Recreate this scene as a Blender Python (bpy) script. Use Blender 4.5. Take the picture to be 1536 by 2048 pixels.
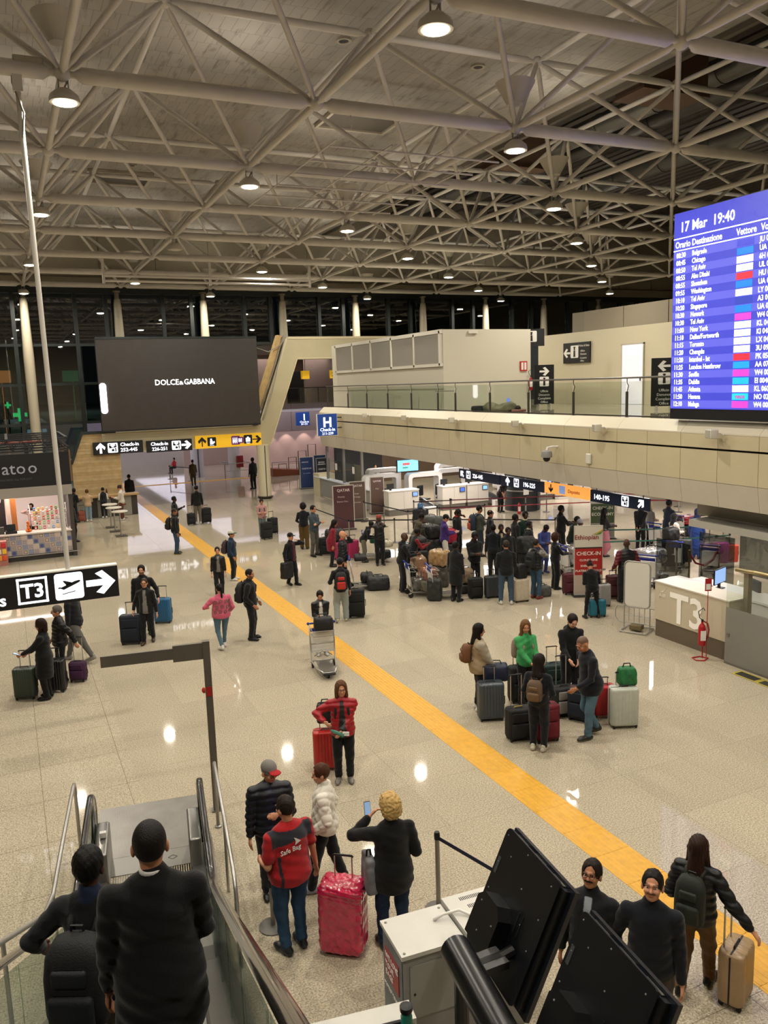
import bpy, bmesh, math, random
import numpy as np
from math import sin, cos, pi, radians as R_
from mathutils import Vector, Matrix
for o in list(bpy.data.objects): bpy.data.objects.remove(o)
SC = bpy.context.scene; COL = SC.collection
# ------------------------------------------------------------------ camera
EYE = 6.2                                             # eye height over the hall floor
YAW, PITCH, ROLL, FPX = R_(24.71), R_(8.95), R_(-1.82), 1625.0
cd = bpy.data.cameras.new('camera'); cam = bpy.data.objects.new('camera', cd); COL.objects.link(cam)
_f = Vector((sin(YAW)*cos(PITCH), cos(YAW)*cos(PITCH), -sin(PITCH))); _r = Vector((cos(YAW), -sin(YAW), 0)); _u = _r.cross(_f)
_r, _u = _r*cos(ROLL)+_u*sin(ROLL), _u*cos(ROLL)-_r*sin(ROLL)
mw = Matrix((( _r.x,_u.x,-_f.x,0),(_r.y,_u.y,-_f.y,0),(_r.z,_u.z,-_f.z,EYE),(0,0,0,1)))
cam.matrix_world = mw; cd.sensor_fit = 'AUTO'; cd.sensor_width = 36; cd.lens = 36*FPX/2048; cd.clip_end = 400; cd.clip_start = .05
SC.camera = cam
# ------------------------------------------------------------------ night sky, exposure
W = bpy.data.worlds.new('night'); SC.world = W; W.use_nodes = True
W.node_tree.nodes['Background'].inputs[0].default_value = (.05,.065,.09,1); W.node_tree.nodes['Background'].inputs[1].default_value = .12
vs = SC.view_settings; vs.view_transform = 'Standard'; vs.look = 'None'; vs.exposure = 0.0; vs.gamma = 1; vs.use_curve_mapping = False
SC.cycles.max_bounces = 5; SC.cycles.diffuse_bounces = 2; SC.cycles.glossy_bounces = 2; SC.cycles.transparent_max_bounces = 12
SC.cycles.use_adaptive_sampling = True; SC.cycles.adaptive_threshold = .08; SC.cycles.adaptive_min_samples = 12
SC.cycles.use_denoising = True; SC.cycles.caustics_reflective = False; SC.cycles.caustics_refractive = False
SC.cycles.sample_clamp_indirect = 6; SC.cycles.blur_glossy = .5
LAMP_W = 280; LAMP_C = (1.0,.925,.79)                  # high-bay lamps: power, warm white
def light(name, kind, loc, energy, color=(1,1,1), rot=(0,0,0), **k):
    l = bpy.data.lights.new(name, kind); l.energy = energy; l.color = color
    for a, v in k.items(): setattr(l, a, v)
    o = bpy.data.objects.new(name, l); COL.objects.link(o); o.location = loc; o.rotation_euler = rot; return o
# area lights standing in for lamps of the neighbouring spaces: soffit downlights over the check-in hall, the bright hall behind the portal, the shop
for x in (19.0, 26.5):
    for y in (11, 18.5, 26, 33.5): light('soffit_light', 'AREA', (x,y,2.98), 230, (1,.92,.87), shape='RECTANGLE', size=5, size_y=1.8)
light('soffit_light', 'AREA', (21,39.5,2.98), 250, (1,.92,.87), shape='RECTANGLE', size=6, size_y=1.6)
for x in (6,20): light('hall_light', 'AREA', (x,79,4.5), 1600, (.90,.86,1), shape='RECTANGLE', size=12, size_y=50)  # oversized area lights in place of separate ceiling lamps
light('shop_light', 'AREA', (-.6,34.6,2.72), 230, (1,.83,.76), shape='RECTANGLE', size=5.5, size_y=1.2)
light('outside_fill_light', 'AREA', (-6,66,13), 600, (.8,1,.88), shape='RECTANGLE', size=20, size_y=6)  # added fill lamp without a fixture, brightens the annex outside
light('gallery_light', 'AREA', (19,62,8.4), 160, (1,.80,.72), shape='RECTANGLE', size=10, size_y=3)
# ------------------------------------------------------------------ helpers
def lin(h, g=1):
    h = h.lstrip('#'); o = []
    for i in (0,2,4):
        c = int(h[i:i+2],16)/255*g; o.append(c/12.92 if c <= .04045 else ((c+.055)/1.055)**2.4)
    return (*o,1)
_M = {}
def M(col, rough=.55, metal=0, emit=0, noise=0, nscale=6, bump=0, bscale=60, alpha=1, spec=.5, trans=0, coat=0):
    """cached procedural material"""
    key = (col,rough,metal,emit,noise,nscale,bump,bscale,alpha,spec,trans,coat)
    if key in _M: return _M[key]
    m = bpy.data.materials.new('m_'+col.strip('#')); m.use_nodes = True; nt = m.node_tree; b = nt.nodes['Principled BSDF']; I = b.inputs
    c = lin(col); I['Base Color'].default_value = c; I['Roughness'].default_value = rough; I['Metallic'].default_value = metal
    I['Specular IOR Level'].default_value = spec; I['Alpha'].default_value = alpha; I['Transmission Weight'].default_value = trans; I['Coat Weight'].default_value = coat
    if emit: I['Emission Color'].default_value = c; I['Emission Strength'].default_value = emit
    if noise or bump:
        tc = nt.nodes.new('ShaderNodeTexCoord')
    if noise:
        n = nt.nodes.new('ShaderNodeTexNoise'); n.inputs['Scale'].default_value = nscale; n.inputs['Detail'].default_value = 4
        nt.links.new(tc.outputs['Object'], n.inputs['Vector'])
        r = nt.nodes.new('ShaderNodeValToRGB'); e = r.color_ramp.elements
        e[0].position = .3; e[1].position = .7; e[0].color = (*[v*(1-noise) for v in c[:3]],1); e[1].color = (*[min(1,v*(1+noise)) for v in c[:3]],1)
        nt.links.new(n.outputs['Fac'], r.inputs['Fac']); nt.links.new(r.outputs['Color'], I['Base Color'])
    if bump:
        n = nt.nodes.new('ShaderNodeTexNoise'); n.inputs['Scale'].default_value = bscale; nt.links.new(tc.outputs['Object'], n.inputs['Vector'])
        bp = nt.nodes.new('ShaderNodeBump'); bp.inputs['Strength'].default_value = bump; bp.inputs['Distance'].default_value = .01
        nt.links.new(n.outputs['Fac'], bp.inputs['Height']); nt.links.new(bp.outputs['Normal'], I['Normal'])
    _M[key] = m; return m
def glass(tint='#dfe8e4', clear=.86, rough=.02, ior=1.8):
    key = ('glass',tint,clear,rough,ior)
    if key in _M: return _M[key]
    m = bpy.data.materials.new('m_glass'); m.use_nodes = True; nt = m.node_tree; nt.nodes.clear(); N = nt.nodes.new; L = nt.links.new
    out = N('ShaderNodeOutputMaterial'); mix = N('ShaderNodeMixShader'); t = N('ShaderNodeBsdfTransparent'); gl = N('ShaderNodeBsdfGlossy'); fr = N('ShaderNodeFresnel')
    c = lin(tint); t.inputs[0].default_value = (*[v*clear for v in c[:3]],1); gl.inputs['Roughness'].default_value = rough; fr.inputs[0].default_value = ior
    ge = N('ShaderNodeNewGeometry'); sb = N('ShaderNodeMath'); sb.operation = 'SUBTRACT'; sb.use_clamp = True; L(fr.outputs[0], sb.inputs[0]); L(ge.outputs['Backfacing'], sb.inputs[1]); L(sb.outputs[0], mix.inputs[0]); L(t.outputs[0], mix.inputs[1]); L(gl.outputs[0], mix.inputs[2]); L(mix.outputs[0], out.inputs[0]); _M[key] = m; return m
class MB:
    """collects shapes, builds one mesh object"""
    def __init__(s): s.v = []; s.f = []
    def add(s, v, f):
        n = len(s.v); s.v += [tuple(p) for p in v]; s.f += [tuple(i+n for i in q) for q in f]; return s
    def box(s, x0,y0,z0,x1,y1,z1):
        return s.add([(x0,y0,z0),(x1,y0,z0),(x1,y1,z0),(x0,y1,z0),(x0,y0,z1),(x1,y0,z1),(x1,y1,z1),(x0,y1,z1)],
            [(3,2,1,0),(4,5,6,7),(0,1,5,4),(1,2,6,5),(2,3,7,6),(3,0,4,7)])
    def cb(s, c, d): return s.box(c[0]-d[0]/2,c[1]-d[1]/2,c[2]-d[2]/2,c[0]+d[0]/2,c[1]+d[1]/2,c[2]+d[2]/2)
    def cone(s, a, b, ra, rb=None, n=10, caps=True):
        a = Vector(a); b = Vector(b); rb = ra if rb is None else rb; d = (b-a)
        if d.length < 1e-6: return s
        d.normalize(); x = d.orthogonal().normalized(); y = d.cross(x); v = []
        for p, r in ((a,ra),(b,rb)):
            for i in range(n): t = 2*pi*i/n; v.append(p+x*(r*cos(t))+y*(r*sin(t)))
        f = [(i,(i+1)%n,n+(i+1)%n,n+i) for i in range(n)]
        if caps: f += [tuple(range(n-1,-1,-1)), tuple(range(n,2*n))]
        return s.add(v,f)
    def path(s, pts, r, n=8):
        pts = [Vector(p) for p in pts]; v = []; f = []; m = len(pts); rr = r if isinstance(r,(list,tuple)) else [r]*m
        x = None
        for k, p in enumerate(pts):
            d = (pts[min(k+1,m-1)]-pts[max(k-1,0)]).normalized()
            x = d.orthogonal().normalized() if x is None else (x-d*x.dot(d)).normalized()
            y = d.cross(x)
            for i in range(n): t = 2*pi*i/n; v.append(p+x*(rr[k]*cos(t))+y*(rr[k]*sin(t)))
        for k in range(m-1):
            for i in range(n): j = (i+1)%n; f.append((k*n+i,k*n+j,(k+1)*n+j,(k+1)*n+i))
        f += [tuple(range(n-1,-1,-1)), tuple(range((m-1)*n,m*n))]
        return s.add(v,f)
    def lathe(s, prof, c=(0,0,0), n=16):
        v = []; f = []; m = len(prof)
        for r, z in prof:
            for i in range(n): t = 2*pi*i/n; v.append((c[0]+r*cos(t),c[1]+r*sin(t),c[2]+z))
        for k in range(m-1):
            for i in range(n): j = (i+1)%n; f.append((k*n+i,k*n+j,(k+1)*n+j,(k+1)*n+i))
        f += [tuple(range(n-1,-1,-1)), tuple(range((m-1)*n,m*n))]
        return s.add(v,f)
    def prism(s, poly, y0, y1):                      # polygon in x,z (ccw seen from -y), thickness in y
        n = len(poly); v = [(p[0],y0,p[1]) for p in poly]+[(p[0],y1,p[1]) for p in poly]
        return s.add(v, [tuple(range(n)), tuple(range(2*n-1,n-1,-1))]+[(i+n,(i+1)%n+n,(i+1)%n,i) for i in range(n)])
    def sweep(s, prof, y0, y1):                      # profile in x,z swept along y
        return s.prism(prof, y0, y1)
    def loft(s, rings):
        n = len(rings[0]); v = [p for r in rings for p in r]; m = len(rings)
        f = [(k*n+i,k*n+(i+1)%n,(k+1)*n+(i+1)%n,(k+1)*n+i) for k in range(m-1) for i in range(n)]
        f += [tuple(range(n-1,-1,-1)), tuple(range((m-1)*n,m*n))]
        return s.add(v,f)
    def ball(s, c, r, n=10, m=7):
        r = r if isinstance(r,(tuple,list)) else (r,r,r); rings = []
        for k in range(m+1):
            a = -pi/2+pi*(k+.001)/(m+.002); rings.append([(c[0]+r[0]*cos(a)*cos(2*pi*i/n),c[1]+r[1]*cos(a)*sin(2*pi*i/n),c[2]+r[2]*sin(a)) for i in range(n)])
        return s.loft(rings)
    def rbox(s, x0,y0,z0,x1,y1,z1,r=.03,n=3):        # rounded box as a loft of rounded rectangles
        r = min(r,(x1-x0)/2.01,(y1-y0)/2.01,(z1-z0)/2.01); rings = []
        for lo in (0,1):
            for k in range(n+1):
                a = pi/2*k/n; ins = r*(1-sin(a)) if not lo else r*(1-cos(a)); z = z0+r*(1-cos(a)) if not lo else z1-r*(1-sin(a))
                rings.append(rrect(x0+ins,y0+ins,x1-ins,y1-ins,max(r-ins*.9,.002),n,z))
        return s.loft(rings)
    def mesh(s, name='mesh', smooth=False):
        me = bpy.data.meshes.new(name); me.from_pydata(s.v,[],s.f); me.update()
        if smooth: me.shade_smooth() if hasattr(me,'shade_smooth') else None
        return me
    def ob(s, name, mat, parent=None, smooth=False, auto=None, loc=None, rot=None):
        me = s.mesh(name, smooth); 
        if mat: me.materials.append(mat)
        if auto:
            me.shade_smooth(); me.set_sharp_from_angle(angle=R_(auto))
        return link(name, me, parent, loc, rot)
def rrect(x0,y0,x1,y1,r,n,z):
    p = []
    for cx,cy,a0 in ((x1-r,y1-r,0),(x0+r,y1-r,90),(x0+r,y0+r,180),(x1-r,y0+r,270)):
        for i in range(n+1): a = R_(a0+90*i/n); p.append((cx+r*cos(a),cy+r*sin(a),z))
    return p
def link(name, me, parent=None, loc=None, rot=None):
    o = bpy.data.objects.new(name, me); COL.objects.link(o)
    if parent is not None: o.parent = parent
    if loc is not None: o.location = loc
    if rot is not None: o.rotation_euler = rot if isinstance(rot,(tuple,list)) else (0,0,rot)
    return o
def tag(o, label=None, cat=None, group=None, kind=None):
    for k, v in (('label',label),('category',cat),('group',group),('kind',kind)):
        if v: o[k] = v
    return o
def thing(name, label, cat, loc=(0,0,0), rot=0, group=None):
    return tag(link(name, None, None, loc, rot), label, cat, group)
def struct(name, mb, mat, label=None, **k):
    o = mb.ob(name, mat, **k); o['kind'] = 'structure'; o['label'] = label or name.replace('_',' ')
    return o
ORD = ['first','second','third','fourth','fifth','sixth','seventh','eighth','ninth','tenth','eleventh','twelfth']
_TXT = {}
def text(s, size, mat, parent, loc, align='LEFT', bold=.0, name='lettering', rot=(pi/2,0,0), depth=.004, sx=1.0, sp=1.0, fit=0):
    key = (s,size,align,bold,sx,sp,fit,mat.name)
    if key not in _TXT:
        cu = bpy.data.curves.new('t','FONT'); cu.body = s; cu.size = size; cu.align_x = align; cu.offset = bold*size; cu.resolution_u = 2; cu.space_character = sp; cu.extrude = depth/2
        to = bpy.data.objects.new('t',cu); COL.objects.link(to)
        me = bpy.data.meshes.new_from_object(to); bpy.data.objects.remove(to); me.materials.clear(); me.materials.append(mat)
        if fit: xs = [v.co.x for v in me.vertices]; sx = fit/(max(xs)-min(xs))
        if sx != 1: me.transform(Matrix.Diagonal((sx,1,1,1)))
        _TXT[key] = me
    return link(name, _TXT[key], parent, loc, rot)
def panel(parent, name, x0,z0,x1,z1, mat, y=0, t=.01): return MB().box(x0,y-t,z0,x1,y,z1).ob(name,mat,parent)
def poly(parent, name, pts, mat, y=0, t=.006): return MB().prism(pts,y-t,y).ob(name,mat,parent)
def arrow(parent, cx, cz, s, mat, ang=0, y=0, w=.2):
    p = [(-.5,-w/2),(.12,-w/2),(-.16,-.36),(.1,-.46),(.55,0),(.1,.46),(-.16,.36),(.12,w/2),(-.5,w/2)]
    c, n = cos(ang), sin(ang)
    return poly(parent,'arrow',[(cx+s*(a*c-b*n),cz+s*(a*n+b*c)) for a,b in p],mat,y)
# ================================================================== SETTING
def floor_mat(name, joints):
    m = bpy.data.materials.new(name); m.use_nodes = True; nt = m.node_tree; N = nt.nodes.new; L = nt.links.new; b = nt.nodes['Principled BSDF']
    ge = N('ShaderNodeNewGeometry'); n1 = N('ShaderNodeTexNoise'); n1.inputs['Scale'].default_value = 50; n1.inputs['Detail'].default_value = 4; n1.inputs['Roughness'].default_value = .7
    L(ge.outputs['Position'], n1.inputs['Vector'])
    r = N('ShaderNodeValToRGB'); cr = r.color_ramp; cr.elements[0].position = .36; cr.elements[0].color = lin('#857d6a'); cr.elements[1].position = .66; cr.elements[1].color = lin('#d0c6b1')
    e = cr.elements.new(.47); e.color = lin('#a89d88'); e = cr.elements.new(.55); e.color = lin('#b9ae98'); L(n1.outputs['Fac'], r.inputs['Fac'])
    n2 = N('ShaderNodeTexNoise'); n2.inputs['Scale'].default_value = .55; n2.inputs['Detail'].default_value = 2; L(ge.outputs['Position'], n2.inputs['Vector'])
    oi = N('ShaderNodeObjectInfo'); ad = N('ShaderNodeMath'); ad.operation = 'MULTIPLY_ADD'; ad.inputs[1].default_value = .10; ad.inputs[2].default_value = .90; L(oi.outputs['Random'], ad.inputs[0])
    ad2 = N('ShaderNodeMath'); ad2.operation = 'MULTIPLY_ADD'; ad2.inputs[1].default_value = .16; L(n2.outputs['Fac'], ad2.inputs[0]); L(ad.outputs[0], ad2.inputs[2])
    mx = N('ShaderNodeMix'); mx.data_type = 'RGBA'; mx.blend_type = 'MULTIPLY'; mx.inputs[0].default_value = 1; L(r.outputs['Color'], mx.inputs[6]); L(ad2.outputs[0], mx.inputs[7])
    col = mx.outputs[2]
    if joints:
        br = N('ShaderNodeTexBrick'); br.offset = 0; br.inputs['Scale'].default_value = 1; br.inputs['Brick Width'].default_value = 1.25; br.inputs['Row Height'].default_value = 1.29; br.inputs['Mortar Size'].default_value = .004
        br.inputs['Color1'].default_value = br.inputs['Color2'].default_value = (1,1,1,1); br.inputs['Mortar'].default_value = (.45,.42,.38,1); L(ge.outputs['Position'], br.inputs['Vector'])
        m2 = N('ShaderNodeMix'); m2.data_type = 'RGBA'; m2.blend_type = 'MULTIPLY'; m2.inputs[0].default_value = 1; L(col, m2.inputs[6]); L(br.outputs['Color'], m2.inputs[7]); col = m2.outputs[2]
    L(col, b.inputs['Base Color']); 
    rr = N('ShaderNodeMapRange'); rr.inputs['To Min'].default_value = .025; rr.inputs['To Max'].default_value = .06; L(n2.outputs['Fac'], rr.inputs['Value']); L(rr.outputs[0], b.inputs['Roughness'])
    b.inputs['Specular IOR Level'].default_value = .26
    return m
FLOORM = floor_mat('granite', True); TILEM = floor_mat('granite_tile', False)
floor = struct('floor', MB().box(-24,-9,-.3,48,112,-.003), FLOORM, 'polished beige granite floor of the departures hall')
tile_me = MB().box(.0016,.0016,-.02,1.2484,1.2884,0).mesh('floor_tile'); tile_me.materials.append(TILEM)
spots = []
for i in range(-4,12):
    for j in range(-1,30):
        x = 7.03+1.25*i if i >= 0 else 6.43+1.25*i; y = 5.5+1.29*(j-4)
        if x < -1 or x > 14 or y < 4.3: continue
        spots.append((math.hypot(x-4,y), x, y))
spots.sort()
for d, x, y in spots[:300]: link('floor_tile', tile_me, floor, (x,y,0))
# tactile guide strip: one ribbed slab after the other
tm = MB(); tm.box(.002,.002,-.01,.598,.643,.001)
for k in range(8): x = .045+.073*k; tm.prism([(x-.017,.001),(x+.017,.001),(x+.010,.006),(x-.010,.006)],.004,.641)
tact_me = tm.mesh('tactile_slab'); tact_me.materials.append(M('#d8a12c',.45,noise=.10,nscale=9))
strip = thing('tactile_strip','yellow ribbed tactile guide strip running across the hall floor','guide strip',(6.43,0,0))
for k in range(100): link('tactile_slab', tact_me, strip, (0,2.0+.645*k-.02,.001))
strip2 = thing('tactile_strip','orange tactile strip crossing the floor behind the portal','guide strip',(7.1,55.2,0))
for k in range(36): link('tactile_slab', tact_me, strip2, (.0+.645*k+.645,0,.001), R_(90))
# ------------------------------------------------ ceiling
def deck_mat():
    m = bpy.data.materials.new('roof_deck'); m.use_nodes = True; nt = m.node_tree; N = nt.nodes.new; L = nt.links.new; b = nt.nodes['Principled BSDF']
    ge = N('ShaderNodeNewGeometry'); br = N('ShaderNodeTexBrick'); br.inputs['Scale'].default_value = 1; br.inputs['Brick Width'].default_value = .30; br.inputs['Row Height'].default_value = .9; br.inputs['Mortar Size'].default_value = .006; br.inputs['Bias'].default_value = -.2
    br.inputs['Color1'].default_value = lin('#aaa49b'); br.inputs['Color2'].default_value = lin('#a09a92'); br.inputs['Mortar'].default_value = lin('#7f7a72'); L(ge.outputs['Position'], br.inputs['Vector'])
    n = N('ShaderNodeTexNoise'); n.inputs['Scale'].default_value = 2.2; n.inputs['Detail'].default_value = 5; mp = N('ShaderNodeMapping'); mp.inputs['Scale'].default_value = (2.4,.5,1); L(ge.outputs['Position'], mp.inputs['Vector']); L(mp.outputs[0], n.inputs['Vector'])
    r = N('ShaderNodeValToRGB'); r.color_ramp.elements[0].position = .30; r.color_ramp.elements[0].color = (.6,.58,.55,1); r.color_ramp.elements[1].position = .42; r.color_ramp.elements[1].color = (1,1,1,1); L(n.outputs['Fac'], r.inputs['Fac'])
    mx = N('ShaderNodeMix'); mx.data_type = 'RGBA'; mx.blend_type = 'MULTIPLY'; mx.inputs[0].default_value = .8; L(br.outputs['Color'], mx.inputs[6]); L(r.outputs['Color'], mx.inputs[7]); L(mx.outputs[2], b.inputs['Base Color']); b.inputs['Roughness'].default_value = .8
    return m
ZC = 14.75
ceiling = struct('ceiling', MB().box(-24,-9,ZC,17.6,48.3,ZC+.3), deck_mat(), 'off-white roof deck with dark joint marks')
# recessed skylight wells and round vents in the deck
cream = M('#b5ab98',.6); dkw = M('#4a4540',.8)
for k,(x,y,w,d) in enumerate(((3.4,15.3,2.3,1.7),(3.9,34.6,2.3,1.7),(10.3,24.9,2.3,1.7))):
    t = MB(); t.box(x,y,ZC-.06,x+w,y+d,ZC-.01); t.ob('recess',M('#5a534a',.8),ceiling)
    f = MB(); f.box(x-.1,y-.1,ZC-.12,x+w+.1,y,ZC-.01).box(x-.1,y+d,ZC-.12,x+w+.1,y+d+.1,ZC-.01).box(x-.1,y,ZC-.12,x,y+d,ZC-.01).box(x+w,y,ZC-.12,x+w+.1,y+d,ZC-.01); f.ob('recess_frame',cream,ceiling)
for x,y in ((5.9,16.6),(1.0,17.8),(8.6,20.2),(5.6,25.2),(5.3,33.5),(12.7,20.5),(-2,22)):
    MB().lathe([(.20,0),(.20,-.05),(.13,-.05),(.12,-.01)],(x,y,ZC-.002),14).ob('round_vent',cream,ceiling,auto=40)
    MB().lathe([(.12,0),(.12,-.03)],(x,y,ZC-.004),12).ob('vent_grille',dkw,ceiling)
# higher dark bay on the right: corrugated deck, ducts
bay = MB(); bay.box(17.6,-9,17.2,48,48.3,17.5); 
for k in range(48): x = 17.9+.62*k; bay.box(x,-9,17.12,x+.3,48.3,17.2)
struct('ceiling_upper_bay', bay, M('#565049',.8), 'dark corrugated ceiling of the higher bay')
struct('trim_1', MB().box(17.45,-9,ZC-.15,17.62,48.3,17.2), M('#6b6358',.8), 'edge of the roof deck beside the higher bay')
for k,(x,z,r,c) in enumerate(((22.4,16.0,.42,'#6d6a64'),(25.0,16.4,.34,'#4e4a44'),(28.5,15.9,.5,'#5c5952'))):
    d = MB(); d.path([(x,-8,z),(x,12,z),(x,30,z),(x,47,z)],r,14)
    for y in range(-6,47,3): d.cone((x,y,z),(x,y+.06,z),r+.03,n=14)
    tag(d.ob('ventilation_duct',M(c,.45,.4),auto=40),['grey ventilation duct nearest the roof deck edge','darker slim ventilation duct in the high bay','wide ventilation duct deepest in the high bay'][k],'duct','ducts in the high bay')
for k,(x,y,w) in enumerate(((18.6,20.5,2.6),(19.0,29.5,2.6))):
    tag(MB().box(x,y,14.9,x+w,y+1.3,16.3).box(x+.3,y+.3,16.3,x+w-.3,y+1.0,17.13).box(x-.05,y-.05,14.85,x+w+.05,y+1.35,14.95).ob('duct_box',M('#6a5240',.7)),['brown air duct box above the departures board','brown air duct box further back in the high bay'][k],'duct box','duct boxes in the high bay')
# ------------------------------------------------ tubular space frame
NX0, NY0, SX, SY, ZB, ZT = 1.48, 16.0, 4.69, 4.90, 11.7, 14.2
white_tube = M('#d8d2ca',.42,noise=.05,nscale=3)
frame = thing('roof_space_frame','white tubular steel space frame hanging under the roof deck','roof frame',(0,0,ZB))
def tube_me(name, L, r, neck, n=10):
    m = MB(); m.lathe([(neck,.12),(neck,.2),(r,.32),(r,L-.32),(neck,L-.2),(neck,L-.12)],(0,0,0),n); me = m.mesh(name); me.materials.append(white_tube); me.shade_smooth(); me.set_sharp_from_angle(angle=R_(50)); return me
dl = math.sqrt((SX/2)**2+(SY/2)**2+(ZT-ZB)**2)
ME = {'lx':tube_me('lower_chord',SX,.135,.055),'ly':tube_me('lower_chord',SY,.075,.045),'ux':tube_me('upper_chord',SX,.085,.045),'uy':tube_me('upper_chord',SY,.07,.04),'d':tube_me('diagonal_tube',dl,.062,.04,8)}
node_me = MB().ball((0,0,0),.14,10,6).mesh('node'); node_me.materials.append(white_tube); node_me.shade_smooth()
def bar(name, key, a, b):
    a = Vector(a); d = Vector(b)-a; o = link(name, ME[key], frame, a-Vector((0,0,ZB))); o.rotation_mode = 'QUATERNION'; o.rotation_quaternion = d.to_track_quat('Z','Y'); return o
I0,I1,J0,J1 = -2,7,-3,6
nx = lambda i: NX0+SX*i
ny = lambda j: NY0+SY*j
diag = []
for i in range(I0,I1+1):
    for j in range(J0,J1+1):
        p = (nx(i),ny(j),ZB); link('node',node_me,frame,(p[0],p[1],0))
        if i < I1: bar('lower_chord','lx',p,(nx(i+1),ny(j),ZB))
        if j < J1: bar('lower_chord','ly',p,(nx(i),ny(j+1),ZB))
        if i < I1 and j < J1:
            q = (nx(i)+SX/2,ny(j)+SY/2,ZT); link('node',node_me,frame,(q[0],q[1],ZT-ZB))
            if i < I1-1: bar('upper_chord','ux',q,(q[0]+SX,q[1],ZT))
            if j < J1-1: bar('upper_chord','uy',q,(q[0],q[1]+SY,ZT))
            for a in (0,1):
                for b in (0,1): diag.append((math.hypot(q[0]-6,q[1]-12),q,(nx(i+a),ny(j+b),ZB)))
diag.sort(key=lambda t:t[0])
for k,(d,q,p) in enumerate(diag[:296]): bar('diagonal_tube','d',q,p)
rest = MB()
for d,q,p in diag[296:]: rest.cone(Vector(q)-Vector((0,0,ZB)),Vector(p)-Vector((0,0,ZB)),.06,n=6)
tag(rest.ob('diagonal_tube',white_tube,frame),kind='stuff')
# thin white cable trays hung under the frame near the middle
tr = thing('cable_lattice','thin white cable lattice slung under the roof frame in the middle','cable lattice',(0,0,0))
for k in range(6): y = 17.2+1.2*k; MB().path([(6.9,y,11.3),(11.2,y,11.3)],.022,6).ob('cable_bar',white_tube,tr)
for k in range(4): x = 6.9+1.3*k; MB().path([(x,16.8,11.32),(x,23.6,11.32)],.018,6).ob('cable_bar',white_tube,tr)
for x in (6.9,10.8):
    for y in (16.0,20.9): MB().path([(x,y,11.32),(x,y,11.65)],.012,5).ob('hanger',white_tube,tr)
tag(MB().path([(4.2,35.6,10.9),(13.1,35.6,10.9)],.06,8).path([(4.2,35.6,10.7),(13.1,35.6,10.7)],.05,8).box(4.15,35.55,10.6,4.25,35.65,11.66).box(8.5,35.55,10.6,8.6,35.65,11.66).box(13.0,35.55,10.6,13.1,35.65,11.66).ob('conduit_bar',white_tube),'pair of long conduit bars hung under the far roof frame','conduit')
# ------------------------------------------------ high-bay lamps
lensm = M('#fff3d8',.4,emit=14); lensoff = M('#d8d2c2',.4); housing = M('#cfc9bc',.4)
lm = {}
m = MB(); m.lathe([(.05,.22),(.12,.2),(.24,.1),(.26,.04),(.26,-.02),(.20,-.02)],(0,0,0),20); lm['housing'] = m.mesh('housing'); lm['housing'].materials.append(housing); lm['housing'].shade_smooth(); lm['housing'].set_sharp_from_angle(angle=R_(40))
m = MB(); m.lathe([(.195,-.005),(.195,-.035),(.15,-.045)],(0,0,0),20); lm['lens'] = m.mesh('lens'); lm['lens'].materials.append(lensm)
m = MB(); m.path([(0,0,.2),(.06,0,.32),(.02,0,.42),(0,0,.46)],.018,6).box(-.09,-.015,.12,-.07,.015,.34).box(.07,-.015,.12,.09,.015,.34).box(-.09,-.015,.33,.09,.015,.36); lm['bracket'] = m.mesh('bracket'); lm['bracket'].materials.append(M('#a59d90',.4))
m = MB(); m.lathe([(.18,.95),(.42,1.36),(.44,1.40),(.39,1.38),(.16,.98)],(0,0,0),18); lm['reflector_cone'] = m.mesh('reflector_cone'); lm['reflector_cone'].materials.append(M('#dad4c8',.45)); lm['reflector_cone'].shade_smooth(); lm['reflector_cone'].set_sharp_from_angle(angle=R_(40))
lmo = lm['lens'].copy(); lmo.materials.clear(); lmo.materials.append(lensoff)
rows = {}
for j in range(-3,7):
    for i in range(-1,8):
        if (i+j) % 2 == 0 and not (i > 3 and j < 2): rows.setdefault(j,[]).append(i)
rn = ['nearest','second','third','fourth','fifth','sixth','seventh','farthest']
for j, ii in rows.items():
    for n, i in enumerate(ii):
        x, y, z = nx(i), ny(j), ZB-.46
        off = (i,j) == (1,3)
        light('high_bay_light','AREA',(x,y,z-.06),0.0 if off else LAMP_W,LAMP_C,shape='DISK',size=.4)
        if not off: light('high_bay_uplight','AREA',(x,y,z+1.48),LAMP_W*.10,LAMP_C,rot=(pi,0,0),shape='DISK',size=.9)
        k = n; row = rn[j+1] if j > -2 else ['rear overhead','middle overhead'][j+3]
        t = thing('high_bay_lamp',f"{'unlit ' if off else ''}round high-bay lamp, {ORD[k]} from the left in the {row} lamp row",'lamp',(x,y,z),0,'high-bay lamps under the roof frame')
        for nme in ('housing','lens','bracket','reflector_cone'): link(nme, lmo if (off and nme == 'lens') else lm[nme], t)
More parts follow.
